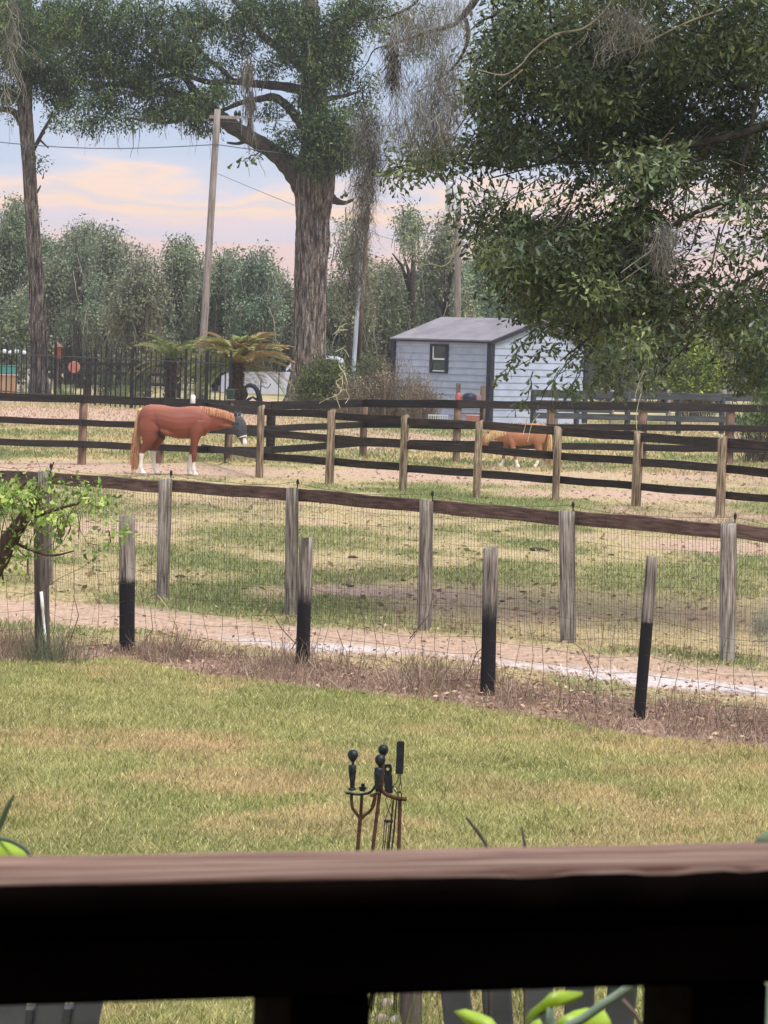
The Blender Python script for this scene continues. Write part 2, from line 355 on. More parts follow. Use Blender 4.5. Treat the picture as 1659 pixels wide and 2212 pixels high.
def ground_col(x, y):
    x = np.asarray(x, float); y = np.asarray(y, float)
    wb = yat(weed_bot, x); wt = yat(weed_top, x)
    jit = (fbm(x, y, .6, .9, 3) - .5) * .9
    lawn = 1 - sm(-.25, .25, (y - wb) + jit * .6)
    n1_ = fbm(x, y, 2.6, 5.0, 1); n2_ = fbm(x, y, .7, 1.3, 5); n3_ = fbm(x, y, 5, 9, 9)
    g = sm(.42, .62, n1_ * .6 + n2_ * .4); s = sm(.52, .70, n3_ * .6 + n2_ * .4) * .8; d = np.zeros_like(x)
    for cx, cy, a, b, k, st in ELL:
        q = ((x - cx) / a) ** 2 + ((y - cy) / b) ** 2; m = np.exp(-q * .8) * st * 1.15; m = np.clip(sm(.22, .85, m * (.25 + 1.5 * n2_)), 0, 1) * .85
        if k == 'g': g = np.maximum(g, m); s = s * (1 - m)
        elif k == 's': s = np.maximum(s, m); g = g * (1 - m * .85)
        else: d = np.maximum(d, m); g = g * (1 - m * .8)
    past = C_dry * (1 - g[..., None]) + C_green * g[..., None] * .6 + C_deep * g[..., None] * .4
    past = past * (1 - s[..., None]) + C_soil * s[..., None]
    past = past * (1 - (d * .5)[..., None]) + C_dead * 1.4 * (d * .5)[..., None]
    n4_ = fbm(x, y, .9, 1.6, 21, 5); n5_ = fbm(x, y, .35, .5, 31, 3)
    gl = sm(.42, .60, n1_ * .35 + n4_ * .45 + n2_ * .2)
    gl = np.maximum(gl * (1 - d), 0)
    for cx, cy, a, b, k, st in ELL:
        if k == 'g': gl = np.maximum(gl, np.clip(np.exp(-(((x - cx) / a) ** 2 + ((y - cy) / b) ** 2) * 1.1) * st * 1.2 * (.5 + n2_), 0, 1))
    dd = np.clip(np.maximum(d * (.3 + 1.3 * n4_), sm(.52, .68, n3_ * .3 + n4_ * .7) * .65) * (.55 + .9 * n5_), 0, 1)[..., None]
    law = C_lawn * (1 - gl[..., None] * .75) + C_green * gl[..., None] * .75
    law = law * (1 - dd * .85) + np.array(lin((188, 158, 124))) * dd * .85
    law = law * (.80 + .42 * n5_[..., None])
    c = law * lawn[..., None] + past * (1 - lawn[..., None])
    wd = sm(-.3, .15, (y - wb) + jit * .5) * (1 - sm(-.3, .5, (y - wt) + jit * .8))
    wd = np.clip(wd * (.65 + .7 * n2_), 0, 1)
    c = c * (1 - wd[..., None]) + C_dead * wd[..., None]
    pt = yat(path_top, x); pb = yat(path_bot, x); pm = (pt + pb) / 2; ph_ = np.abs(pt - pb) / 2
    q = np.abs(y - pm) / ph_ + jit * .7
    pa = 1 - sm(.7, 1.25, q)
    c = c * (1 - pa[..., None] * .85) + C_soil * 1.08 * pa[..., None] * .85
    g2 = (1 - sm(.06, .42, np.abs(y - (pm * .45 + pb * .55)) / ph_ + jit * .8)) * sm(-1.0, .2, x - G(640, 1390).x) * (1 - .8 * np.exp(-((x - G(900, 1398).x) / .35) ** 2))
    g2 = np.clip(g2 * (.7 + .8 * vnoise(x, y, .25, .3, 12)), 0, 1)
    c = c * (1 - g2[..., None]) + C_white * g2[..., None]
    bare = np.clip(pa + s * (1 - lawn) * .9 + g2, 0, 1)
    return c, lawn, g, bare, wd

rows = np.concatenate([np.array([-60, -20, 0, 6, 9.0]), np.geomspace(10, 170, 560), np.array([180, 200, 240, 300, 400, 600, 900])])
us = np.concatenate([np.array([-3, -1.2, -.6, -.3, -.2]), np.linspace(-.15, .15, 230), np.array([.2, .3, .6, 1.2, 3])])
YY, UU = np.meshgrid(rows, us, indexing='ij'); XX = UU * np.maximum(np.abs(YY), 12)
XX[0:3] = UU[0:3] * 60
gc, *_ = ground_col(XX.ravel(), YY.ravel())
nr, nc = YY.shape
gi = np.arange(nr * nc).reshape(nr, nc)
gf = np.stack([gi[:-1, :-1], gi[:-1, 1:], gi[1:, 1:], gi[1:, :-1]], -1).reshape(-1, 4)
gv = np.stack([XX.ravel(), YY.ravel(), np.zeros(nr * nc)], -1)
M_ground = mat('ground soil and turf', (.2, .2, .1), .95, 0, .1)
N, K, b = nodes(M_ground)
at = N.new('ShaderNodeAttribute'); at.attribute_name = 'Col'; tcg = N.new('ShaderNodeTexCoord')
na = N.new('ShaderNodeTexNoise'); na.inputs['Scale'].default_value = 9; na.inputs['Detail'].default_value = 9; na.inputs['Roughness'].default_value = .75
mpg = N.new('ShaderNodeMapping'); mpg.inputs['Scale'].default_value = (1.3, .5, 1); K.new(tcg.outputs['Object'], mpg.inputs[0]); K.new(mpg.outputs[0], na.inputs['Vector'])
mrg = N.new('ShaderNodeMapRange'); mrg.inputs['From Min'].default_value = .3; mrg.inputs['From Max'].default_value = .7; mrg.inputs['To Min'].default_value = .55; mrg.inputs['To Max'].default_value = 1.35
K.new(na.outputs['Fac'], mrg.inputs['Value'])
vsg = N.new('ShaderNodeVectorMath'); vsg.operation = 'SCALE'; K.new(at.outputs['Color'], vsg.inputs[0]); K.new(mrg.outputs[0], vsg.inputs['Scale'])
K.new(vsg.outputs[0], b.inputs['Base Color'])
bpg = N.new('ShaderNodeBump'); bpg.inputs['Strength'].default_value = .8; bpg.inputs['Distance'].default_value = .05; K.new(na.outputs['Fac'], bpg.inputs['Height']); K.new(bpg.outputs[0], b.inputs['Normal'])
obj('ground', mesh_np(gv, gf, cols=gc), M_ground, kind='structure')

# ------------------------------------------------------------------ grass and weeds
def blades(x, y, z0, h, wd, lean, cols, name, m, label=None):
    n = len(x); a = RS.random(n) * math.pi; la = RS.random(n) * 2 * math.pi
    dx, dy = np.cos(a) * wd / 2, np.sin(a) * wd / 2 * .5
    lx, ly = np.cos(la) * lean * h, np.sin(la) * lean * h
    v = np.zeros((n, 5, 3))
    v[:, 0] = np.stack([x - dx, y - dy, z0 - .004 + 0 * x], -1); v[:, 1] = np.stack([x + dx, y + dy, z0 - .004 + 0 * x], -1)
    v[:, 2] = np.stack([x + dx * .8 + lx * .4, y + dy * .8 + ly * .4, z0 + h * .6], -1); v[:, 3] = np.stack([x - dx * .8 + lx * .4, y - dy * .8 + ly * .4, z0 + h * .6], -1)
    v[:, 4] = np.stack([x + lx, y + ly, z0 + h], -1)
    i0 = np.arange(n) * 5
    f = np.concatenate([np.stack([i0, i0 + 1, i0 + 2], -1), np.stack([i0, i0 + 2, i0 + 3], -1), np.stack([i0 + 3, i0 + 2, i0 + 4], -1)])
    return mesh_np(v.reshape(-1, 3), f, cols=np.repeat(cols, 5, 0))
def in_view(n, y0, y1, marg=.05, pw=2.0):
    t = RS.random(n); y = (y0 ** pw + t * (y1 ** pw - y0 ** pw)) ** (1 / pw)
    x = (RS.random(n) * 2 - 1) * (.1085 + marg) * y
    return x, y
# lawn
x, y = in_view(620000, 12.5, 31, pw=1.3)
c, lawn, g, bare, wd_ = ground_col(x, y); keep = RS.random(len(x)) < lawn * (1 - .8 * wd_)
x, y, c = x[keep], y[keep], c[keep]; nn = len(x)
hh = (.012 + .024 * RS.random(nn)) * (.7 + .8 * vnoise(x, y, .4, .5, 4)); tint = (.62 + .85 * RS.random(nn))[:, None]
straw = (RS.random(nn) < .16)[:, None]
c = c * tint * np.array([1.0, 1.03, .95]); c = np.where(straw, np.array(lin((204, 192, 140))) * tint, c)
o = obj('lawn_grass', blades(x, y, 0, hh, .0034 + .0026 * RS.random(nn), .9, c, 'g', M_grass), M_grass, kind='stuff')
# pasture
x, y = in_view(330000, 27, 78, pw=1.25)
c, lawn, g, bare, wd_ = ground_col(x, y); keep = RS.random(len(x)) < (1 - lawn) * np.clip(.22 + .75 * g, 0, 1) * (1 - bare * .93)
x, y, c, g = x[keep], y[keep], c[keep], g[keep]; nn = len(x)
hh = (.016 + .036 * RS.random(nn)) * (.5 + .8 * g); tint = (.7 + .8 * RS.random(nn))[:, None]
obj('pasture_grass', blades(x, y, 0, hh, .008 + .008 * RS.random(nn), .8, c * tint, 'g', M_grass), M_grass, kind='stuff')
# far field
x, y = in_view(78000, 75, 135, pw=1.1)
c, lawn, g, bare, wd_ = ground_col(x, y); keep = RS.random(len(x)) < (1 - bare * .9)
x, y, c = x[keep], y[keep], c[keep]; nn = len(x)
obj('field_grass', blades(x, y, 0, .03 + .06 * RS.random(nn), .03 + .02 * RS.random(nn), .6, c * (.7 + .6 * RS.random(nn))[:, None], 'g', M_grass), M_grass, kind='stuff')

def strands(starts, dirs, lens, width, segs=6, wig=.3, grav=0.0, cols=None, taper=.4, drift=None):
    n = len(starts); pts = np.zeros((n, segs + 1, 3)); pts[:, 0] = starts
    d = dirs / np.linalg.norm(dirs, axis=1)[:, None]; st = (lens / segs)[:, None]
    for i in range(segs):
        d = d + RS.normal(0, wig, (n, 3)); d[:, 2] -= grav
        if drift is not None: d = d + drift
        d = d / np.linalg.norm(d, axis=1)[:, None]; pts[:, i + 1] = pts[:, i] + d * st
    sidev = np.stack([RS.normal(0, 1, n), RS.normal(0, .35, n), np.zeros(n)], -1); sidev /= np.linalg.norm(sidev, axis=1)[:, None]
    tp = (1 - (1 - taper) * np.linspace(0, 1, segs + 1))[None, :, None]
    wv = (np.asarray(width) * np.ones(n))[:, None, None] * tp * .5
    # three-sided thin stems
    up_ = np.stack([np.zeros(n), np.ones(n) * .9, np.ones(n) * .3], -1)
    A = pts + sidev[:, None] * wv; B = pts - sidev[:, None] * wv; Cc = pts - up_[:, None] * wv
    v = np.stack([A, B, Cc], 2).reshape(n, -1, 3)
    i0 = (np.arange(n) * (segs + 1) * 3)[:, None, None]; s = (np.arange(segs) * 3)[None, :, None]
    q = np.array([[0, 1, 4, 3], [1, 2, 5, 4], [2, 0, 3, 5]])
    f = (i0[..., None] + s[..., None] + q[None, None]).reshape(-1, 4)
    cc = None if cols is None else np.repeat(cols, (segs + 1) * 3, 0)
    return v.reshape(-1, 3), f, cc, pts
# brown weed strip
n = 44000
x = RS.uniform(-5.6, 5.6, n); wb = yat(weed_bot, x); wt = yat(weed_top, x)
t = RS.beta(1.3, 1.3, n); y = wb - .15 + (wt - wb + .4) * t
keep = (RS.random(n) < 1.5 * vnoise(x, y, .35, .5, 6) - .1) & (np.abs(x) < .19 * y)
x, y = x[keep], y[keep]; n = len(x)
hs = (.03 + .17 * RS.random(n) ** 2.6) * (.25 + 1.4 * vnoise(x, y, .4, .6, 8)) * (1 + .25 * (x < 1))
dirs = np.stack([RS.normal(0, .6, n), RS.normal(0, .6, n), np.ones(n)], -1)
pal = np.array([lin((152, 126, 112)), lin((174, 148, 130)), lin((120, 96, 84)), lin((204, 180, 156)), lin((140, 134, 94))])
cc = pal[RS.choice(5, n, p=[.3, .28, .2, .14, .08])] * (.7 + .6 * RS.random(n))[:, None]
v, f, cl, _ = strands(np.stack([x, y, 0 * x], -1), dirs, hs, .004 + .003 * RS.random(n), 3, .35, 0, cc)
obj('dry_weeds', mesh_np(v, f, cols=cl), M_twig, kind='stuff')
# fallen leaves scattered in and beyond the weeds
n = 16000
x = RS.uniform(-5, 5, n); y = yat(weed_bot, x) + RS.exponential(3.2, n) + .1; y = y + RS.normal(0, .4, n)
keep = (np.abs(x) < .19 * y) & (RS.random(n) < sm(-3, 3, x) * .8 + .2); x, y = x[keep], y[keep]; n = len(x)

def leaves_mesh(C, D, Nn, Ls, Ws, cols, shape='quad'):
    n = len(C); D = D / np.linalg.norm(D, axis=1)[:, None]; S = np.cross(D, Nn); S /= (np.linalg.norm(S, axis=1)[:, None] + 1e-9)
    U = np.cross(S, D)
    Ls = (np.asarray(Ls) * np.ones(n))[:, None]; Ws = (np.asarray(Ws) * np.ones(n))[:, None]
    if shape == 'quad':
        v = np.stack([C, C + D * Ls * .55 + S * Ws * .5 + U * Ws * .12, C + D * Ls, C + D * Ls * .55 - S * Ws * .5 + U * Ws * .12], 1); f = np.array([[0, 1, 2, 3]])
    else:
        v = np.stack([C, C + D * Ls * .35 + S * Ws * .22, C + D * Ls * .78 + S * Ws * .5 + U * Ws * .15, C + D * Ls, C + D * Ls * .78 - S * Ws * .5 + U * Ws * .15, C + D * Ls * .35 - S * Ws * .22], 1)
        f = np.array([[0, 1, 2, 3], [0, 3, 4, 5]])
    k = v.shape[1]; F_ = (np.arange(n)[:, None, None] * k + f[None]).reshape(-1, f.shape[1])
    return v.reshape(-1, 3), F_, np.repeat(cols, k, 0)
def unit(n): v = RS.normal(0, 1, (n, 3)); return v / np.linalg.norm(v, axis=1)[:, None]
pal = np.array([lin((178, 146, 120)), lin((150, 118, 98)), lin((204, 178, 150)), lin((126, 102, 88))])
keep = RS.random(n) < np.where(ground_col(x, y)[3] > .5, .35, 1); x, y = x[keep], y[keep]; n = len(x)
v, f, cl = leaves_mesh(np.stack([x, y, .008 + .05 * RS.random(n) ** 3], -1), unit(n) * np.array([1, 1, .35]), unit(n) + np.array([0, 0, 1.2]), .05, .025, pal[RS.integers(0, 4, n)] * (.8 + .5 * RS.random(n))[:, None])
obj('fallen_leaves', mesh_np(v, f, cols=cl), M_leaf, kind='stuff')
n = 2600
x, y = in_view(n, 12.6, 28, pw=1.2); keep = RS.random(n) < .35 + .65 * vnoise(x, y, 1.2, 1.6, 14) * (x > 0); x, y = x[keep], y[keep]; n = len(x)
v, f, cl = leaves_mesh(np.stack([x, y, .012 + .012 * RS.random(n)], -1), unit(n) * np.array([1, 1, .25]), unit(n) + np.array([0, 0, 1.4]), .028 + .02 * RS.random(n), .013, pal[RS.integers(0, 4, n)] * (.7 + .6 * RS.random(n))[:, None])
obj('lawn_litter', mesh_np(v, f, cols=cl), M_leaf, kind='stuff')
# coarser tufts of darker grass in the lawn
cxy = np.stack(in_view(260, 12.8, 27, pw=1.2), -1); idx = RS.integers(0, 260, 15000); x = cxy[idx, 0] + RS.normal(0, .07, 15000); y = cxy[idx, 1] + RS.normal(0, .09, 15000)
c, lawn, g, bare, wd_ = ground_col(x, y); keep = RS.random(15000) < lawn; x, y = x[keep], y[keep]; nn = len(x)
obj('grass_clumps', blades(x, y, 0, .025 + .04 * RS.random(nn), .005, .7, np.array([lin((112, 126, 66)), lin((142, 148, 84)), lin((176, 168, 112))])[RS.integers(0, 3, nn)] * (.7 + .6 * RS.random(nn))[:, None], 'g', M_grass), M_grass, kind='stuff')
# small clods and tufts in the pasture
n = 5500
x, y = in_view(n, 34, 80, pw=1.1); c, lawn, g, bare, wd_ = ground_col(x, y)
v, f, cl = leaves_mesh(np.stack([x, y, .004 + 0 * x], -1), unit(n) * np.array([1, 1, .3]), unit(n) + np.array([0, 0, 1.]), .05 + .08 * RS.random(n), .03 + .04 * RS.random(n), c * (.45 + .5 * RS.random(n))[:, None])
obj('pasture_litter', mesh_np(v, f, cols=cl), M_leaf, kind='stuff')

# ------------------------------------------------------------------ fences
def add_post(parent, bx, by, tx, ty, wpx, m, name='post', label=None, seg=10, wob=.05, slant=.018, **k):
    base = G(bx, by); top = P(tx, ty, base.y); d = top - base; r = wpx / 2 * base.y / FPX
    z = d.normalized(); x = Vector((1, 0, 0)); x = (x - z * x.dot(z)).normalized(); y_ = z.cross(x)
    M = Matrix(((x.x, y_.x, z.x, base.x), (x.y, y_.y, z.y, base.y), (x.z, y_.z, z.z, base.z), (0, 0, 0, 1)))
    o = obj(name, post_mesh(d.length, r, seg=seg, wob=wob, slant=slant), m, parent, M)
    if label: o['label'] = label
    return o, base, top, r
def add_rail(parent, x0, y0, Y0, x1, y1, Y1, hpx0, m, th=.035, name='rail', seg=8, wob=.0035):
    a = P(x0, y0, Y0); c = P(x1, y1, Y1); M, Ln = frame(a, c)
    h = hpx0 * (Y0 + Y1) / 2 / FPX
    return obj(name, plank_mesh(Ln, th, h, seg, wob), m, parent, M)
def wire(mb, pts, r): mb.tube(pts, r, 3, cap=False)

# --- near horse fence: brown top board over no-climb mesh
Bp = [(-105, 1222, -98, 1004, 30), (100, 1262, 97, 1020, 31), (351, 1296, 358, 1036, 28), (629, 1328, 631, 1056, 29), (917, 1362, 921, 1082, 32), (1227, 1388, 1224, 1106, 34), (1570, 1428, 1574, 1131, 34), (1850, 1440, 1856, 1160, 35)]
Bc = [(1023, 27), (1034, 27), (1050, 26), (1068, 26), (1094, 30), (1119, 30), (1146, 33), (1186, 32)]
fb = thing('mesh_fence', 'near horse fence of grey posts, one brown top board and wire mesh', 'fence', G(629, 1328))
binfo = []
for (bx, by, tx, ty, wd) in Bp:
    o, bs, tp, r = add_post(fb, bx, by, tx, ty, wd, M_post, seg=12, slant=.012); binfo.append((bs, tp, r))
mbw = MB(); hot = MB()
for i in range(len(Bp) - 1):
    (b0, t0, r0_), (b1, t1, r1_) = binfo[i], binfo[i + 1]
    x0 = Bp[i][2] + (14 if i else 0); x1 = Bp[i + 1][2] - 13
    jj = [0, -1, 0, 1, 0, -1, 1, 0][i]
    add_rail(fb, x0, Bc[i][0] + jj, b0.y + .05, x1 if i < 6 else Bp[7][2], Bc[i + 1][0] - jj, b1.y + .05, (Bc[i][1] + Bc[i + 1][1]) / 2, M_boardB, .038, 'top_board', 10, .003)
    nw = 46
    for k in range(nw + 1):
        t = k / nw; bot = b0.lerp(b1, t) + Vector((0, -.01, 0)); tp_ = t0.lerp(t1, t) + Vector((0, -.01, -.02 + RS.normal(0, .004)))
        j = RS.normal(0, .006, 6)
        pts = [bot.lerp(tp_, q) + Vector((j[n_] * (1.6 - q), j[5 - n_] * .4, 0)) for n_, q in enumerate((0, .3, .6, 1))]
        wire(mbw, pts, .0017)
    for zf in np.linspace(.04, .97, 11):
        pts = [b0.lerp(b1, q).lerp(t0.lerp(t1, q), zf) + Vector((0, -.012, -.012 * math.sin(q * math.pi) + RS.normal(0, .005))) for q in np.linspace(0, 1, 9)]
        wire(mbw, pts, .0012)
    a = t0 + Vector((.02, -.02, .06)); c = t1 + Vector((.02, -.02, .06))
    wire(hot, [a.lerp(c, q) + Vector((0, 0, -.05 * math.sin(q * math.pi) + RS.normal(0, .004))) for q in np.linspace(0, 1, 9)], .0022)
obj('wire_mesh', mbw.mesh(fix=False), M_wire, fb, kind='stuff')
obj('hot_wire', hot.mesh(fix=False), M_wire, fb)
for (bs, tp, r) in binfo:
    mbi = MB().tube([(0, 0, -.02), (0, 0, .015), (0, 0, .03), (0, 0, .055), (0, 0, .075)], [.005, .005, .013, .014, .006], 8)
    obj('insulator', mbi.mesh(True), M_black, fb, Matrix.Translation(tp + Vector((r * .8, 0, .02))))

# --- old wire fence along the weed strip: posts dipped in black paint
Ap = [(-300, 1395, -296, 1030, 33, .55), (92, 1424, 88, 1059, 33, .0), (274, 1409, 274, 1115, 33, .53), (653, 1441, 661, 1163, 30, .54), (1053, 1502, 1061, 1184, 31, .60), (1380, 1553, 1409, 1204, 27, .66), (1790, 1600, 1796, 1250, 33, .6)]
fa = thing('wire_fence', 'old leaning row of grey posts with black lower halves and sagging wire along the weeds', 'fence', G(653, 1441))
ainfo = []
M_darkpost = noise_mat('dark stained post wood', lin((58, 50, 46)), lin((104, 92, 84)), (1, 1, .10), 36, 8, .9, .7, .012)
for n_, (bx, by, tx, ty, wd, hp) in enumerate(Ap):
    base = G(bx, by)
    hgt = (P(tx, ty, base.y) - base).length
    cut = {2: .535, 3: .555, 4: .42 if False else .60, 5: .60}.get(n_, .55) * hgt
    m = M_darkpost if n_ == 1 else painted('half painted post', cut, [.02, .02, .03, .07, .09, .008, .03][n_])
    lb = {1: 'dark brown post beside the white pipe', 5: 'post leaning right with a sharp black paint line'}.get(n_)
    o, bs, tp, r = add_post(fa, bx, by, tx, ty, wd, m, label=lb, seg=12, slant=.008)
    if n_ == 2:      # unpainted foot
        pass
    ainfo.append((bs, tp, r))
mbw = MB()
for i in range(len(Ap) - 1):
    (b0, t0, r0_), (b1, t1, r1_) = ainfo[i], ainfo[i + 1]
    Ln = (b1 - b0).length; k = max(4, int(Ln / .15))
    for j in range(1, k):
        if RS.random() < .12: continue
        t = j / k; a = b0.lerp(b1, t) + Vector((0, -.04, 0)); c = t0.lerp(t1, t) + Vector((RS.normal(0, .03), -.04, 0))
        top = .42 + .16 * RS.random() + (.2 if i < 2 else 0)
        ph = RS.random() * 6; am = .012 + .02 * RS.random()
        wire(mbw, [a.lerp(c, q * top) + Vector((am * math.sin(q * 5 + ph), 0, 0)) for q in np.linspace(0, 1, 6)], .0021)
    for zf in (.10, .19, .29, .39, .50, .62):
        sag = .03 + .04 * RS.random(); ph = RS.random() * 6
        wire(mbw, [b0.lerp(b1, q).lerp(t0.lerp(t1, q), zf) + Vector((0, -.045, -sag * math.sin(q * math.pi) + .012 * math.sin(9 * q + ph))) for q in np.linspace(0, 1, 13)], .0014)
obj('wire_mesh', mbw.mesh(fix=False), M_wire2, fa, kind='stuff')

# white plastic pipe leaning on the first post
pa, pb_ = P(101, 1418, G(92, 1424).y - .13), P(89, 1278, G(92, 1424).y - .075)
pp = tag(obj('white_pipe', MB().tube([pa, pa.lerp(pb_, .3), pa.lerp(pb_, .31), pa.lerp(pb_, .36), pa.lerp(pb_, .37), pa.lerp(pb_, .72), pa.lerp(pb_, .73), pa.lerp(pb_, .78), pa.lerp(pb_, .79), pb_],
        [.011, .011, .014, .014, .011, .011, .014, .014, .014, .014], 10).mesh(True), noise_mat('white weathered plastic', lin((206, 204, 196)), lin((232, 232, 226)), (1, 1, 1), 12, 4, .5, .05, .005)),
        'white plastic pipe leaning on the dark post at the left of the weeds', 'pipe')

# --- four-bay paddock fence with three dark rails and tan posts
Cp = [(560, 1032, 565, 878, 17), (711, 1046, 717, 888, 18), (870, 1060, 875, 900, 17), (1029, 1077, 1035, 911, 18), (1200, 1082, 1206, 924, 17), (1374, 1094, 1380, 935, 20), (1555, 1118, 1561, 946, 20), (1745, 1132, 1751, 960, 20)]
Cr = [[(889, 16), (936, 15), (986, 15)], [(896, 15), (947, 18), (997, 17)], [(909, 17), (960, 19), (1010, 16)], [(919, 16), (971, 18), (1023, 18)], [(931, 21), (985, 16), (1037, 16)], [(943, 18), (996, 17), (1050, 17)], [(957, 21), (1012, 19), (1067, 17)], [(972, 21), (1030, 19), (1086, 17)]]
fc = thing('paddock_fence', 'middle paddock fence with tan round posts and three dark rails', 'fence', G(870, 1060))
cinfo = []
for p_ in Cp:
    o, bs, tp, r = add_post(fc, *p_, M_postC, seg=8, slant=.03, wob=.08); cinfo.append(bs.y)
for i in range(len(Cp) - 1):
    for k in range(3):
        yo = [0, 1.5, -1, 2, -1.5, 1, 0][(i * 3 + k * 2) % 7]
        add_rail(fc, Cp[i][2] - 7 * 0 - 3, Cr[i][k][0] + yo, cinfo[i] + .10 + .02 * k, Cp[i + 1][2] + 3, Cr[i + 1][k][0] - yo * .4, cinfo[i + 1] + .10 + .02 * k, (Cr[i][k][1] + Cr[i + 1][k][1]) / 2, M_boardC)
Yd = G(493, 992).y
for k, (ya, yb, h) in enumerate([(877, 889, 15), (928, 936, 14), (966, 984, 15)]):
    add_rail(fc, 436, ya, Yd - 1.2, 566, yb, cinfo[0] + .1, h, M_boardC)

# --- long dark fence behind the horses
fd = thing('black_rail_fence', 'long black three-rail fence behind both horses', 'fence', G(986, 999))
Dp = [(-22, 1003, -18, 858, 18), (176, 1004, 181, 866, 18), (345, 1001, 349, 868, 17), (492, 996, 496, 872, 17), (583, 990, 586, 880, 19), (784, 986, 787, 872, 17), (985, 999, 989, 874, 17), (1187, 1000, 1190, 876, 17), (1386, 1003, 1389, 878, 19), (1574, 1006, 1578, 880, 21), (1775, 1010, 1778, 884, 21)]
dinfo = []
for n_, p_ in enumerate(Dp):
    o, bs, tp, r = add_post(fd, *p_, M_postD if n_ != 4 else M_boardC, seg=6); dinfo.append(bs.y)
Drx = [-22, 178, 347, 494, 585, 785, 987, 1188, 1387, 1576, 1777]
Dr1 = [857, 862, 868, 873, 876, 871, 873, 876, 877, 881, 886]
Dr2 = [906, 913, 920, 925, 926, 917, 920, 923, 923, 925, 928]
Dr3 = [954, 960, 967, 973, 972, 957, 959, 963, 967, 970, 974]
for i in range(len(Dp) - 1):
    for k, dr in enumerate((Dr1, Dr2, Dr3)):
        Y0, Y1 = dinfo[i] - .14 - .02 * k, dinfo[i + 1] - .14 - .02 * k
        add_rail(fd, Drx[i] + .3, dr[i] , Y0, Drx[i + 1] - .3, dr[i + 1], Y1, [17.5, 14, 15][k] if i < 9 else 15, M_boardD, .04)
# second back rail layer just behind, right of the corner post (double rails seen there)
wc = P(417, 860, dinfo[2]); tag(obj('white_bottle', MB().tube([wc + Vector((0, 0, -.11)), wc + Vector((0, 0, -.10)), wc + Vector((0, 0, .03)), wc + Vector((0, 0, .06)), wc + Vector((0, 0, .07))], [.045, .052, .052, .04, .02], 12).mesh(True), mat('white plastic', lin((236, 234, 226)), .4)),
    'small white jug standing on the black top rail above the horse', 'jug')

# --- distant grey-black fences at the right
fe = thing('far_black_fence', 'distant black board fence right of the shed', 'fence', G(1500, 940))
xs = [1150, 1244, 1354, 1465, 1558, 1662, 1770]; yl = []
for x_ in xs:
    o, bs, tp, r = add_post(fe, x_, 936 + (x_ - 1244) * .012, x_ + 3, 845 + (x_ - 1244) * .02, 12, M_boardE, seg=3); yl.append(bs.y)
for i in range(len(xs) - 1):
    for ya, h in ((851, 15), (872, 12), (899, 13)):
        add_rail(fe, xs[i], ya + (xs[i] - 1244) * .024, yl[i] - .1, xs[i + 1], ya + (xs[i + 1] - 1244) * .024, yl[i + 1] - .1, h, M_boardE, .05, seg=4)
fg = thing('far_grey_fence', 'far fence with pale grey posts behind the black board fence', 'fence', G(1500, 925))
xs = [1200, 1320, 1442, 1562, 1690]; yl = []
for n_, x_ in enumerate(xs):
    o, bs, tp, r = add_post(fg, x_, 928, x_ + 3, 843, 10, M_pole, seg=3); yl.append(bs.y)
for i in range(len(xs) - 1):
    for ya in (856, 885):
        add_rail(fg, xs[i], ya, yl[i] - .1, xs[i + 1], ya + 3, yl[i + 1] - .1, 9, M_boardE, .05, seg=4)
# pale sandy track at the far right
mv = [G(1540, 935), G(1800, 943), G(1800, 950), G(1540, 941)]
obj('sand_track', mesh_np([(v.x, v.y, .006) for v in mv], [(0, 3, 2, 1)]), noise_mat('pale sand', lin((216, 200, 186)), lin((236, 224, 214)), (1, 1, 1), 2, 5, .95, .1, .01), kind='structure')

# ------------------------------------------------------------------ thin evening haze
hm = bpy.data.materials.new('thin evening haze'); hm.use_nodes = True; hm.node_tree.nodes.remove(hm.node_tree.nodes['Principled BSDF'])
pv = hm.node_tree.nodes.new('ShaderNodeVolumePrincipled'); pv.inputs['Density'].default_value = .0004; pv.inputs['Color'].default_value = (.93, .93, .97, 1); pv.inputs['Anisotropy'].default_value = .3
hm.node_tree.links.new(pv.outputs[0], hm.node_tree.nodes['Material Output'].inputs['Volume'])
obj('haze', MB().box((0, 420, 9.5), (1000, 520, 10.6)).mesh(), hm, kind='stuff')

# ------------------------------------------------------------------ shed
K0 = G(1056, 915); Ysh = K0.y; A_ = rad(45)
u1 = Vector((-math.cos(A_), math.sin(A_), 0)); u2 = Vector((math.sin(A_), math.cos(A_), 0))
def solve_len(u, px):              # how far along u from the corner until the picture column px
    lo, hi = 0, 30
    for _ in range(50):
        m_ = (lo + hi) / 2; q = K0 + u * m_; q = q + Vector((0, 0, 1.3)); d = q - CAM; sx = 829.5 + d.dot(RX) / d.dot(F) * FPX
        if abs(sx - 1056) < abs(px - 1056): lo = m_
        else: hi = m_
    return lo
Lf, Lr = solve_len(u1, 850), solve_len(u2, 1262)
EAVE = P(1055, 737, Ysh).z; RISE = .31 * Lr / 2
shed = thing('storage_shed', 'pale blue grey lap-sided shed with black trim and a low gable roof', 'shed', K0)
M_side = noise_mat('pale painted siding', lin((156, 164, 182)), lin((172, 179, 196)), (1, 1, 1), 3, 5, .7, .12, .01, objrand=.03)
M_trim = noise_mat('black trim', lin((38, 40, 48)), lin((54, 56, 64)), (1, 1, 1), 6, 4, .6, .1, .01, objrand=.02)
M_roof = noise_mat('grey roof metal', lin((124, 118, 122)), lin((146, 140, 144)), (1, 1, 1), 1.4, 6, .6, .1, .01)
nb = 12; bh = EAVE / nb
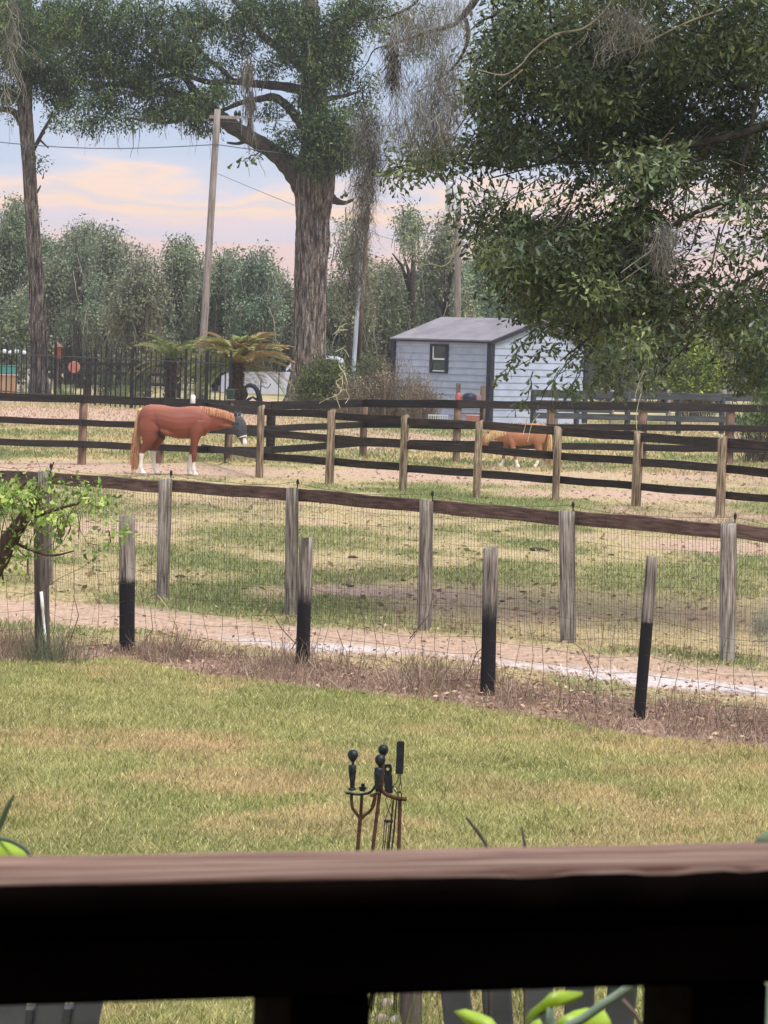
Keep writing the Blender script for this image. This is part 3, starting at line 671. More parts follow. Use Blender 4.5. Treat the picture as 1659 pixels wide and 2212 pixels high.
def board(p0, p1, outn, z0, h, cut=None):
    M, Ln = frame(p0 + Vector((0, 0, z0)), p1 + Vector((0, 0, z0)))
    vs = []; top_x0, top_x1 = (0, Ln) if cut is None else cut
    prof = [(-.0, 0), (.030, 0), (.033, .012), (.010, h + .006), (-.0, h + .006)]
    s = 1 if (M.to_3x3() @ Vector((0, 1, 0))).dot(outn) > 0 else -1
    for (xa, xb) in ((0, 0),):
        for e, (xbot, xtop) in enumerate(((0, top_x0), (Ln, top_x1))):
            for (o_, z_) in prof: vs.append((xbot if z_ < h * .5 else xtop, s * o_, z_))
    n = len(prof); fs = [tuple((k, (k + 1) % n, n + (k + 1) % n, n + k)) for k in range(n)] + [tuple(range(n)), tuple(n + k for k in range(n))]
    return obj('siding_board', MB().add(vs, fs).mesh(), M_side, shed, M)
kl = K0 + u1 * Lf; kr = K0 + u2 * Lr
for i in range(nb):
    board(K0 + u1 * .05, kl - u1 * .05, -u2, i * bh, bh)
    board(K0 + u2 * .05, kr - u2 * .05, -u1, i * bh, bh)
for i in range(int(RISE / bh) + 1):
    z0 = EAVE + i * bh; h = min(bh, RISE - i * bh - .01); s0 = (i * bh) / RISE * Lr / 2; s1 = (i * bh + h) / RISE * Lr / 2
    L_ = Lr - 2 * s0
    if h > .03: board(K0 + u2 * s0, kr - u2 * s0, -u1, z0, h, (s1 - s0, L_ - (s1 - s0)))
# inner walls (so the shed is a closed box)
ins = .002
mbk = MB(); q = [K0, kl, kl + u2 * Lr, kr]
vs = [tuple(v + Vector((0, 0, z_))) for z_ in (0, EAVE) for v in q]; ap0 = K0 + u2 * Lr / 2 + Vector((0, 0, EAVE + RISE)); ap1 = ap0 + u1 * Lf
vs += [tuple(ap0), tuple(ap1)]
cen = sum((Vector(v) for v in vs), Vector()) / len(vs)
vs = [tuple(cen + (Vector(v) - cen) * .996) for v in vs]
mbk.add(vs, [(0, 1, 5, 4), (1, 2, 6, 5), (2, 3, 7, 6), (3, 0, 4, 7), (4, 8, 7), (5, 6, 9), (4, 5, 9, 8), (7, 8, 9, 6)])
obj('wall', mbk.mesh(), M_side, shed)
def trim(p0, p1, w_, t_, name='corner_trim', up=(0, 0, 1)):
    M, Ln = frame(p0, p1, up); mb_ = MB().cbox((Ln / 2, 0, 0), (Ln / 2, t_ / 2, w_ / 2), .006)
    return obj(name, mb_.mesh(), M_trim, shed, M)
for c_ in (K0, kl, kr):
    mb_ = MB().cbox((0, 0, EAVE / 2), (.10, .10, EAVE / 2 - .01), .01); Mz = Matrix.Translation(c_) @ Matrix.Rotation(-A_, 4, 'Z')
    obj('corner_trim', mb_.mesh(), M_trim, shed, Mz)
# roof slabs with overhang
oh = .10
sl_ = Vector((0, 0, RISE)) / (Lr / 2)
def roof_side(sgn):
    e0 = (K0 if sgn > 0 else kr) + Vector((0, 0, EAVE + .02)); dirn = u2 * sgn
    o_ = e0 - dirn * oh - Vector((0, 0, oh * RISE / (Lr / 2))) - u1 * oh; a0 = ap0 + Vector((0, 0, .03)) - u1 * oh
    vs = [o_, o_ + u1 * (Lf + 2 * oh), a0 + u1 * (Lf + 2 * oh), a0]; up = Vector((0, 0, .045))
    vs = [v for v in vs] + [v + up for v in vs]
    return obj('roof_panel', MB().add(vs, [(0, 1, 2, 3), (4, 5, 6, 7), (0, 1, 5, 4), (1, 2, 6, 5), (2, 3, 7, 6), (3, 0, 4, 7)]).mesh(), M_roof, shed)
roof_side(1); roof_side(-1)
for sgn, k_ in ((1, K0), (-1, kr)):
    e0 = k_ + Vector((0, 0, EAVE - .05)) - u2 * sgn * oh - u1 * (oh + .02); a0 = ap0 + Vector((0, 0, -.045)) - u1 * (oh + .02)
    trim(e0, a0, .13, .04, 'rake_trim')
e0 = K0 + Vector((0, 0, EAVE - .045)) - u2 * (oh + .02) - u1 * oh; trim(e0, e0 + u1 * (Lf + 2 * oh), .055, .04, 'eave_trim')
# window on the front wall
def on_wall(px, py):               # where a picture ray meets the front wall plane
    d = ray(px, py); n = -u2; t = (K0 - CAM).dot(n) / d.dot(n); return CAM + d * t
wa, wb_ = on_wall(931, 776), on_wall(970, 776); wz0, wz1 = on_wall(950, 806).z, on_wall(950, 743).z
wc_ = (wa + wb_) / 2; ww = (wa - wb_).length / 2; wh = (wz1 - wz0) / 2; wcz = (wz1 + wz0) / 2
MW = Matrix(((u1.x, -u2.x, 0, wc_.x), (u1.y, -u2.y, 0, wc_.y), (0, 0, 1, wcz), (0, 0, 0, 1)))
win = obj('window', MB().cbox((ww - .07, .05, 0), (.07, .03, wh), .006).cbox((-ww + .07, .05, 0), (.07, .03, wh), .006).cbox((0, .05, wh - .04), (ww - .14, .028, .04), .006).cbox((0, .05, -wh + .03), (ww - .14, .028, .03), .006).mesh(), M_trim, shed, MW)
M_white = mat('white sash', lin((226, 228, 230)), .5)
obj('sash', MB().cbox((ww - .155, .05, wh * .45), (.018, .02, wh * .45), .003).cbox((0, .05, -.02), (ww - .15, .022, .022), .003).cbox((0, .05, -wh + .075), (ww - .15, .02, .018), .003).mesh(), M_white, win, MW)
M_glass = mat('dark window glass', lin((44, 52, 48)), .08, 0, .6)
obj('pane', MB().box((0, .038, wh * .5), (ww - .14, .004, wh * .45)).mesh(), M_glass, win, MW)
obj('pane', MB().box((0, .038, -wh * .5), (ww - .14, .004, wh * .42)).mesh(), mat('grey insect screen', lin((74, 80, 74)), .7), win, MW)
tag(obj('leaning_plank', (lambda a, c: plank_mesh((c - a).length, .05, .16, 4))(G(833, 868) * 0 + P(826, 880, Ysh + 6), P(849, 772, Ysh + 6)), noise_mat('yellow new wood', lin((196, 164, 110)), lin((214, 184, 132)), (.2, 1, 1), 8, 5, .8, .2, .01), None, frame(P(826, 880, Ysh + 6), P(849, 772, Ysh + 6), (0, -1, .2))[0]),
    'yellow plank leaning on the left corner of the shed', 'plank')

# ------------------------------------------------------------------ potting table and clutter beside the shed
Yt = 116.0; s_ = Yt / FPX
M_oldwood = noise_mat('old grey brown wood', lin((84, 70, 62)), lin((132, 112, 98)), (1, 1, .15), 12, 6, .9, .4, .01)
tb = thing('potting_table', 'old wooden potting table with a white top against the shed', 'table', (P(1015, 900, Yt).x, Yt, 0))
zt = P(1015, 871, Yt).z
M_wtop = mat('white table top', lin((226, 220, 216)), .6)
x0_, x1_ = P(985, 871, Yt).x, P(1050, 871, Yt).x
obj('tabletop', MB().cbox(((x0_ + x1_) / 2, Yt, zt - .02), ((x1_ - x0_) / 2, .32, .02), .006).mesh(), M_wtop, tb)
for xx in (x0_ + .06, x1_ - .06):
    for dy in (-.26, .26): obj('leg', MB().cbox((xx, Yt + dy, (zt - .045) / 2), (.04, .035, (zt - .045) / 2), .005).mesh(), M_oldwood, tb)
obj('shelf', MB().cbox(((x0_ + x1_) / 2, Yt, .42), ((x1_ - x0_) / 2 - .03, .22, .015), .004).mesh(), M_oldwood, tb)
def upright(px, ya, yb, wpx, label, Y=Yt + .45):
    a, c = P(px, yb, Y), P(px + 1, ya, Y); a.z = 0
    h_ = c.z; r_ = wpx / 2 * Y / FPX
    return tag(obj('wooden_post', MB().cbox((0, 0, h_ / 2), (r_, r_, h_ / 2), .01).mesh(), M_oldwood, None, Matrix.Translation((c.x, Y, 0))), label, 'post', 'old posts by the potting table')
upright(989, 828, 915, 10, 'brown post standing behind the red cloth by the shed')
upright(1043, 833, 915, 12, 'brown post between the potting table and the shed corner')
def lathe(name, px, py_base, Y, prof, m, label, cat, z0=None, **k):
    bs = P(px, py_base, Y); z0 = bs.z if z0 is None else z0
    return tag(obj(name, MB().tube([(0, 0, z) for r, z in prof], [r for r, z in prof], 16).mesh(True), m, None, Matrix.Translation((bs.x, Y, z0))), label, cat, **k)
M_pink = mat('faded pink plastic', lin((206, 140, 138)), .5)
lathe('pink_bucket', 1020, 917, Yt - .75, [(.001, 0), (.17, 0), (.18, .02), (.215, .36), (.23, .37), (.23, .39), (.20, .385), (.001, .375)], M_pink, 'faded pink bucket on the ground under the potting table', 'bucket', 0.0)
lathe('dark_pot', 1014, 870, Yt, [(.001, 0), (.17, 0), (.22, .05), (.235, .2), (.19, .29), (.1, .33), (.001, .34)], mat('dark blue plastic', lin((36, 38, 56)), .5), 'dark blue pot standing on the potting table', 'pot', zt)
# red cloth, bag and bundle
def lump(name, c, r, m, label, cat, seed=1, n=10, disp=.22, parent=None):
    rr = np.random.default_rng(seed); vs = []; fs = []
    m_ = n * 2
    vs.append((0, 0, -r[2]))
    for i in range(1, n):
        ph = math.pi * i / n
        for j in range(m_):
            th = 2 * math.pi * j / m_
            k = 1 + disp * (math.sin(3 * th + seed + 2 * ph) * .5 + math.sin(5 * ph + 2 * th + seed * 2) * .4) * math.sin(ph) + rr.normal(0, disp * .15)
            vs.append((r[0] * k * math.sin(ph) * math.cos(th), r[1] * k * math.sin(ph) * math.sin(th), -r[2] * math.cos(ph)))
    vs.append((0, 0, r[2]))
    for j in range(m_): fs.append((0, 1 + (j + 1) % m_, 1 + j))
    for i in range(n - 2):
        for j in range(m_):
            a = 1 + i * m_ + j; b_ = 1 + i * m_ + (j + 1) % m_; fs.append((a, b_, b_ + m_, a + m_))
    t_ = len(vs) - 1
    for j in range(m_): fs.append((t_, 1 + (n - 2) * m_ + j, 1 + (n - 2) * m_ + (j + 1) % m_))
    o = obj(name, MB().add(vs, fs).mesh(True), m, parent, Matrix.Translation(Vector(c)))
    if label: tag(o, label, cat)
    return o
lump('red_cloth', (P(991, 856, Yt).x, Yt + .1, zt + .17), (.11, .1, .17), mat('faded red cloth', lin((176, 96, 88)), .9), 'faded red cloth bag on the left end of the potting table', 'bag', 3)
lump('brown_sack', (P(1032, 858, Yt).x, Yt + .1, zt + .16), (.13, .12, .16), mat('brown sacking', lin((130, 108, 96)), .9), 'brown sack on the potting table beside the dark pot', 'sack', 5)
cr_ = thing('milk_crate', 'pale grey plastic crate on the ground left of the potting table', 'crate', (P(946, 905, Yt).x, Yt, 0))
M_crate = mat('pale grey plastic', lin((178, 186, 190)), .5)
for sx in (-1, 1):
    for k in range(5):
        pass
mbc = MB(); cx = P(946, 905, Yt).x
for k in range(9):
    mbc.box((cx - .3 + .075 * k, Yt - .2, .17), (.014, .012, .17)); mbc.box((cx - .3 + .075 * k, Yt + .2, .17), (.014, .012, .17))
for z_ in (.015, .17, .335):
    mbc.box((cx, Yt - .215, z_), (.32, .008, .018)); mbc.box((cx, Yt + .215, z_), (.32, .008, .018)); mbc.box((cx - .32, Yt, z_), (.008, .2, .018)); mbc.box((cx + .32, Yt, z_), (.008, .2, .018))
obj('crate_side', mbc.mesh(), M_crate, cr_); obj('crate_bottom', MB().cbox((cx, Yt, .01), (.31, .2, .008), .003).mesh(), M_crate, cr_)

# ------------------------------------------------------------------ utility poles and wires
def upole(bx, by, tx, ty, w0, w1, Y, label, wood=M_pole):
    b_ = P(bx, by, Y); t_ = P(tx, ty, Y); d = (t_ - b_).normalized(); base = b_ - d * (b_.z / d.z)
    root = thing('utility_pole', label, 'utility pole', base, 'utility poles')
    Ln = (t_ - base).length; M = Matrix.Translation(base) @ d.to_track_quat('Z', 'Y').to_matrix().to_4x4()
    obj('shaft', MB().tube([(0, 0, -.3)] + [(0, 0, Ln * k / 10) for k in range(11)], [w0 / 2 * Y / FPX] + [(w0 + (w1 - w0) * k / 10) / 2 * Y / FPX for k in range(11)], 14).mesh(True), wood, root, M)
    return root, base, t_, d
p1r, p1b, p1t, _ = upole(440, 720, 470, 236, 17, 14, 134, 'weathered wooden utility pole left of the big oak')
xa = P(452, 252, 134); xb = P(519, 255, 134)
obj('crossarm', MB().cbox(((xa + xb) / 2), ((xb - xa).length / 2, .05, .06), .01).mesh(), M_pole, p1r)
for q in (.85, .97):
    c_ = xa.lerp(xb, q); obj('insulator', MB().tube([c_ + Vector((0, 0, .06)), c_ + Vector((0, 0, .1)), c_ + Vector((0, 0, .18)), c_ + Vector((0, 0, .28))], [.03, .07, .07, .03], 8).mesh(True), M_black, p1r)
obj('cable_bracket', MB().tube([P(476, 263, 134), P(519, 266, 134)], .04, 6).tube([P(519, 255, 134), P(519, 268, 134)], .04, 6).mesh(), M_black, p1r)
p2r, p2b, p2t, _ = upole(988, 690, 990, 396, 16, 13, 150, 'pale wooden utility pole behind the shed with a white transformer')
tcn = P(978, 426, 149.6)
obj('transformer', MB().tube([tcn + Vector((0, 0, z_)) for z_ in (-.62, -.6, -.5, .45, .55, .6, .62)], [.1, .27, .3, .3, .3, .26, .1], 16).mesh(True), mat('pale grey enamel', lin((206, 208, 216)), .45), p2r)
p3r, p3b, p3t, _ = upole(765, 778, 786, 450, 10, 8, 128, 'thin pale leaning pole behind the bushes right of the big oak', noise_mat('silver grey pole', lin((150, 158, 164)), lin((186, 192, 198)), (1, 1, .1), 10, 4, .6, .1, .01))
p3r['category'] = 'pole'
_b = P(772, 778, 128.3); _t = P(795, 450, 128.3)
obj('dark_brace', MB().tube([_b, _t], [.10, .08], 8).mesh(True), M_oldwood, p3r)
def cable(pts, label, r=.018, Y=134):
    P3 = [P(a, b, y_) for a, b, y_ in pts]; out = []
    for i in range(len(P3) - 1):
        for q in range(8): out.append(P3[i].lerp(P3[i + 1], q / 8) - Vector((0, 0, .25 * math.sin(math.pi * q / 8))))
    out.append(P3[-1]); tag(obj('overhead_wire', MB().tube(out, r, 4).mesh(), mat('dark cable', lin((96, 100, 116)), .6)), label, 'wire')
cable([(-60, 301, 142), (467, 312, 133.8), (980, 345, 150)], 'overhead wire crossing the sky left to right through the tall pole')
cable([(470, 375, 134), (1000, 560, 160)], 'thin guy wire sloping down to the right from the tall pole', .010)
cable([(519, 252, 134), (990, 262, 150)], 'overhead wire running right from the crossarm of the tall pole', .012)

# ------------------------------------------------------------------ iron picket fence and garden behind it
fi = thing('iron_picket_fence', 'black iron picket fence with spear tops at the left edge', 'fence', P(250, 860, 132))
fi.location.z = 0; W[fi.name] = Matrix.Translation(fi.location)
def ipos(px):
    t = px / 500; Y = 143 * (1 - t) + 120 * t; p_ = P(px, 860, Y); return Vector((p_.x, p_.y, 0)), Y
pk = None; n_ = 0
Mk = {}
for k in range(-4, 47):
    px = k * 10.75 + 2; bs, Y = ipos(px); top = 742 + (765 - 742) * px / 500 if px < 330 else 757 + (px - 330) * .05
    zt_ = P(px, top, Y).z; h_ = 2.05; sc = zt_ / h_
    if pk is None:
        pk = MB().cbox((0, 0, .98), (.024, .024, .98), .003).tube([(0, 0, 1.96), (0, 0, 2.0), (0, 0, 2.04), (0, 0, 2.14)], [.016, .030, .024, .002], 6).mesh(); pk.materials.append(M_black)
    o = obj('picket', pk, None, fi, Matrix.Translation(bs) @ Matrix.Scale(sc * .96, 4, (0, 0, 1)))
for px in (-35, 118, 205, 285, 400, 446, 497):
    bs, Y = ipos(px); top = 738 + 24 * px / 500; zt_ = P(px, top, Y).z
    obj('post', MB().cbox((0, 0, zt_ / 2), (.05, .05, zt_ / 2), .008).tube([(0, 0, zt_), (0, 0, zt_ + .05), (0, 0, zt_ + .09)], [.04, .045, .01], 8).mesh(), M_black, fi, Matrix.Translation(bs))
for dz in (.22, .30, 1.80):
    a, _y = ipos(-41); c, _y = ipos(500)
    obj('rail', MB().tube([a + Vector((0, -.0, dz)), c + Vector((0, 0, dz))], .022, 4).mesh(), M_black, fi)

def at_ground(px, Y): p_ = P(px, 850, Y); return Vector((p_.x, Y, 0))
def zpx(px, py, Y): return P(px, py, Y).z
# teal chest on a tan planter
Yb = 149
c0 = at_ground(16, Yb); z1_ = zpx(16, 808, Yb)
pl_ = thing('tan_planter', 'tan planter box with a pale rim behind the iron fence at the far left', 'planter', c0)
obj('box', MB().cbox(c0 + Vector((0, 0, z1_ / 2)), (.36, .3, z1_ / 2 - .03), .02).mesh(), noise_mat('tan wood', lin((184, 146, 116)), lin((200, 162, 130)), ns=4), pl_)
obj('rim', MB().cbox(c0 + Vector((0, 0, z1_ - .03)), (.40, .34, .03), .01).mesh(), mat('pale rim', lin((214, 190, 180)), .7), pl_)
tag(obj('teal_chest', MB().cbox(c0 + Vector((0, 0, z1_ + .17)), (.30, .25, .165), .03).cbox(c0 + Vector((0, 0, z1_ + .355)), (.32, .27, .02), .01).mesh(), mat('teal plastic', lin((92, 160, 148)), .5)), 'teal chest standing on the tan planter box', 'chest')
# bird house on a post
c0 = at_ground(122, 147); zb = zpx(122, 774, 147)
bh_ = thing('birdhouse', 'orange lantern shaped birdhouse on a dark post behind the iron fence', 'birdhouse', c0)
obj('post', MB().cbox(c0 + Vector((0, 0, zb / 2)), (.06, .06, zb / 2), .01).mesh(), M_oldwood, bh_)
obj('box', MB().cbox(c0 + Vector((0, 0, zb + .24)), (.15, .14, .235), .01).mesh(), mat('orange paint', lin((186, 96, 58)), .6), bh_)
vsr = [c0 + Vector((sx * .24, sy * .24, zb + .47)) for sx, sy in ((-1, -1), (1, -1), (1, 1), (-1, 1))] + [c0 + Vector((0, 0, zb + .68))]
obj('roof', MB().add(vsr, [(0, 1, 2, 3), (0, 4, 1), (1, 4, 2), (2, 4, 3), (3, 4, 0)]).mesh(), mat('pale brown roof', lin((150, 116, 96)), .8), bh_)
# coral disc
c0 = at_ground(159, 146); zd = zpx(159, 793, 146); rd_ = 13 * 146 / FPX
cs = thing('round_sign', 'round coral coloured disc on a thin stake behind the iron fence', 'sign', c0)
obj('disc', MB().tube([c0 + Vector((0, -.06, zd)), c0 + Vector((0, -.03, zd)), c0 + Vector((0, 0, zd))], [rd_ * .96, rd_, rd_ * .96], 20, up=(0, 0, 1)).mesh(), noise_mat('coral paint', lin((206, 128, 112)), lin((222, 146, 130)), ns=4), cs)
obj('stake', MB().tube([c0, c0 + Vector((0, 0, zd - rd_ * .8))], .02, 6).mesh(), M_black, cs)
# bench
c0 = at_ground(156, 147.5); zs = zpx(156, 820, 147.5)
bn = thing('garden_bench', 'dark wooden garden bench on the grass behind the iron fence', 'bench', c0)
for k in range(3): obj('slat', MB().cbox(c0 + Vector((0, -.14 + .14 * k, zs)), (.62, .06, .022), .006).mesh(), M_boardC, bn)
obj('apron', MB().cbox(c0 + Vector((0, -.2, zs - .1)), (.60, .018, .07), .004).mesh(), M_boardC, bn)
for sx in (-1, 1): 
    for sy in (-1, 1): obj('leg', MB().cbox(c0 + Vector((sx * .5, sy * .15, zs / 2 - .015)), (.035, .035, zs / 2 - .015), .006).mesh(), M_boardC, bn)
# cone
c0 = at_ground(105, 146.5)
cn = thing('traffic_cone', 'small orange traffic cone behind the iron fence', 'cone', c0)
M_or = mat('orange rubber', lin((226, 120, 80)), .6)
obj('cone', MB().tube([c0 + Vector((0, 0, z)) for z in (.03, .2, .42, .44)], [.14, .10, .035, .02], 14).mesh(True), M_or, cn); obj('base', MB().cbox(c0 + Vector((0, 0, .015)), (.2, .2, .015), .01).mesh(), M_or, cn)
# wooden corral rails behind the garden
fw = thing('back_rail_fence', 'dark rail fence at the back of the garden behind the iron fence', 'fence', at_ground(200, 156))
for px in (125, 190, 255, 320, 385):
    c0 = at_ground(px, 156); obj('post', MB().cbox(c0 + Vector((0, 0, .75)), (.08, .08, .75), .01).mesh(), M_boardD, fw)
for z_ in (.55, 1.0, 1.40):
    a, c = at_ground(120, 155.9), at_ground(392, 155.9)
    M, Ln = frame(a + Vector((0, 0, z_)), c + Vector((0, 0, z_))); obj('rail', plank_mesh(Ln, .05, .15, 6), M_boardD, fw, M)
# pale heron statues, white fishing float etc.
for n_, (px, hh_, lb) in enumerate(((60, 1.15, 'pale bird shaped garden statue left of the thin oak trunk'), (101, 1.1, 'pale bird shaped garden statue right of the thin oak trunk'), (46, .7, 'low pale garden statue beside the tan planter box'))):
    c0 = at_ground(px, 148.5)
    st = thing('garden_statue', lb, 'statue', c0, 'pale garden statues')
    M_stone = noise_mat('pale stone', lin((160, 156, 144)), lin((196, 192, 180)), ns=8)
    k_ = hh_
    obj('body', MB().tube([c0 + Vector(v) * k_ for v in ((.0, 0, .30), (.02, 0, .42), (.05, 0, .55), (0, 0, .66), (-.06, 0, .78), (-.04, 0, .9), (.03, 0, .97), (.12, 0, .95))], [v * k_ for v in (.03, .13, .15, .09, .05, .045, .06, .015)], 10).mesh(True), M_stone, st)
    for sx in (-.05, .05): obj('leg', MB().tube([c0 + Vector((sx, 0, 0)), c0 + Vector((sx, 0, .38 * k_))], .02, 6).mesh(), M_stone, st)
M_glob = mat('white globe', lin((226, 228, 236)), .3)
for n_, px in enumerate((10, 22, 36, 52)):
    c0 = P(px, 759 + (n_ % 2) * 3, 152); st = thing('globe_lamp', 'white globe lamp %s behind the iron fence' % ('at the very left edge', 'second from the left edge', 'third from the left edge', 'nearest the thin oak trunk')[n_], 'lamp', (c0.x, c0.y, 0), 'white globe lamps')
    obj('globe', MB().tube([c0 + Vector((0, 0, -.1 * math.cos(t_))) for t_ in np.linspace(.1, 3.04, 8)], [.1 * math.sin(t_) for t_ in np.linspace(.1, 3.04, 8)], 12).mesh(True), M_glob, st)
    obj('pole', MB().tube([(c0.x, c0.y, 0), (c0.x, c0.y, c0.z - .09)], .02, 6).mesh(), M_black, st)
# green pot and hooks
lathe('green_pot', 497, 866, 119.4, [(.001, 0), (.12, 0), (.13, .02), (.155, .28), (.17, .29), (.17, .34), (.14, .33), (.001, .30)], mat('dark green plastic', lin((40, 74, 64)), .5), 'dark green pot at the right end of the iron fence', 'pot', zpx(497, 862, 119.4))
c0 = at_ground(497, 119.4)
tag(obj('pot_stand', MB().cbox(c0 + Vector((0, 0, zpx(497, 862, 119.4) / 2)), (.16, .16, zpx(497, 862, 119.4) / 2 - .002), .02).mesh(), M_oldwood), 'low wooden stand under the dark green pot', 'stand')
for px, tp_, bt, lb in ((603, 801, 870, 'tall thin black shepherd hook in front of the white pickup'),):
    Yh = 126; a = at_ground(px - 2, Yh); t_ = P(px, tp_, Yh)
    tag(obj('shepherd_hook', MB().tube([a, a.lerp(t_, .5), t_, t_ + Vector((.03, 0, .05)), t_ + Vector((.09, 0, .05)), t_ + Vector((.12, 0, -.02))], .018, 6).mesh(), M_black), lb, 'hook')
Yh = 124; a = at_ground(561, Yh); t_ = P(564, 822, Yh)
oh_ = tag(obj('plant_hook', MB().tube([a, t_.lerp(a, .1), t_], .022, 6).tube([P(569, 834, Yh), P(573, 838, Yh), P(579, 838, Yh), P(583, 833, Yh), P(585, 829, Yh)], .016, 6).tube([P(563, 834, Yh), P(569, 834, Yh)], .016, 6).mesh(), M_black), 'short black iron hook rising beside the arched ornament', 'hook')
# arched black ornament
Ya = 122.5
ar = [P(a_, b_, Ya) for a_, b_ in ((529, 839), (533, 834), (540, 832), (548, 834), (555, 842), (559, 852), (561, 864), (562, 880), (562, 905))]
ar[-1].z = 0
tag(obj('arched_ornament', MB().tube(ar, [.03, .06, .08, .085, .085, .095, .10, .10, .10], 12).tube([P(556, 864, Ya), P(546, 858, Ya), P(538, 862, Ya), P(529, 866, Ya)], [.045, .045, .05, .025], 8).mesh(True), M_black), 'arched black yard ornament like a bowed animal in front of the pickup', 'ornament')
# black step-in post at the horse's nose
Yn = G(486, 1001).y; b_ = G(486, 1001); t_ = P(489, 936, Yn)
tag(obj('step_in_post', MB().tube([b_, b_.lerp(t_, .5), t_], .018, 6).tube([G(474, 1004), b_ + Vector((0, 0, .03)), G(500, 1003)], .014, 5).mesh(), M_black), 'thin black stake with feet under the chestnut horse head', 'stake')

# ------------------------------------------------------------------ white pickup behind the big oak (faces left)
Yp = 148.0; tx0 = P(478, 830, Yp).x
tr = thing('pickup_truck', 'white crew cab pickup truck parked behind the big oak, facing left', 'truck', (tx0 + 2.9, Yp, 0))
M_tw = mat('white car paint', lin((206, 208, 220)), .35, 0, .5)
def extr(prof, y0, y1, inset=0.0, zc=None):
    n = len(prof); vs = [(tx0 + x, Yp + y0, z) for x, z in prof] + [(tx0 + x, Yp + y1, z) for x, z in prof]
    return MB().add(vs, [tuple(range(n)), tuple(range(2 * n - 1, n - 1, -1))] + [(k, (k + 1) % n, n + (k + 1) % n, n + k) for k in range(n)])
H_ = 1.28
def arch(cx, r, n=7): return [(cx + r * math.cos(math.pi * (1 - k / (n - 1))), .42 + r * math.sin(math.pi * (1 - k / (n - 1)))) for k in range(n)]
prof = [(.02, .45)] + arch(.70, .45) + arch(5.54, .45) + [(6.64, .45), (6.69, 1.22), (4.79, 1.30), (2.44, 1.30), (2.09, 1.33), (.35, 1.26), (.05, 1.12)]
bd = extr(prof, -.95, .95).mesh(); bo = obj('body', bd, M_tw, tr)
# cab: tapered upper part
def loft2(p0, p1, h0, h1):
    n = len(p0); vs = []
    for (pp_, hw) in ((p0, None),):
        for sy in (-1, 1): vs += [(tx0 + x, Yp + sy * (h0 + (h1 - h0) * (z - H_) / .68), z) for x, z in p0]
    return MB().add(vs, [tuple(range(n)), tuple(range(2 * n - 1, n - 1, -1))] + [(k, (k + 1) % n, n + (k + 1) % n, n + k) for k in range(n)])
zt2 = zpx(700, 768, Yp)
cabp = [(2.39, 1.28), (2.61, 1.36), (3.14, zt2 - .10), (3.34, zt2 - .02), (3.89, zt2), (4.79, zt2 - .03), (5.04, zt2 - .12), (5.24, 1.28)]
co = obj('cab', loft2(cabp, None, .93, .74).mesh(), M_tw, tr)
M_cg = mat('tinted car glass', lin((30, 34, 40)), .1, 0, .6)
def glass(pts, off):
    vs = []
    for x, z in pts: vs.append((tx0 + x, Yp - (.93 - .19 * (z - H_) / .68) - off, z))
    n = len(vs); vs += [(a, b_ + .01, c_) for a, b_, c_ in vs]
    return MB().add(vs, [tuple(range(n))] + [tuple(range(2 * n - 1, n - 1, -1))] + [(k, (k + 1) % n, n + (k + 1) % n, n + k) for k in range(n)]).mesh()
obj('window', glass([(2.71, 1.36), (3.79, 1.36), (3.79, zt2 - .12), (3.27, zt2 - .13)], .012), M_cg, tr)
obj('window', glass([(3.89, 1.36), (4.99, 1.36), (4.84, zt2 - .15), (3.89, zt2 - .12)], .012), M_cg, tr)
obj('windshield', MB().add([(tx0 + 2.55, Yp - .8, 1.36), (tx0 + 2.55, Yp + .8, 1.36), (tx0 + 3.09, Yp + .7, zt2 - .11), (tx0 + 3.09, Yp - .7, zt2 - .11)], [(0, 1, 2, 3)]).mesh(), M_cg, tr)
for cx_ in (.70, 5.54):
    for sy in (-1, 1):
        wh_ = obj('wheel', MB().tube([(tx0 + cx_, Yp + sy * .96, .40), (tx0 + cx_, Yp + sy * .94, .40), (tx0 + cx_, Yp + sy * .72, .40), (tx0 + cx_, Yp + sy * .70, .40)], [.36, .40, .40, .36], 20, up=(0, 0, 1)).mesh(), mat('tyre rubber', (.02, .02, .02), .9), tr)
        obj('rim', MB().tube([(tx0 + cx_, Yp + sy * .965, .40), (tx0 + cx_, Yp + sy * .93, .40)], [.2, .24], 12, up=(0, 0, 1)).mesh(), mat('rim metal', (.4, .4, .42), .35, .8), wh_)
obj('mirror', MB().cbox((tx0 + 2.66, Yp - 1.06, 1.50), (.05, .12, .15), .02).cbox((tx0 + 2.66, Yp - .95, 1.40), (.02, .08, .02), .005).mesh(), mat('black plastic', (.02, .02, .022), .5), tr)
obj('headlight', MB().cbox((tx0 + .09, Yp - .78, .98), (.05, .14, .10), .02).mesh(), mat('headlight lens', (.6, .6, .62), .15), tr)
obj('headlight', MB().cbox((tx0 + .09, Yp + .78, .98), (.05, .14, .10), .02).mesh(), bpy.data.materials['headlight lens'], tr)
obj('bumper', MB().cbox((tx0 - .02, Yp, .58), (.07, .9, .12), .03).mesh(), mat('bumper grey', (.25, .25, .27), .4), tr)

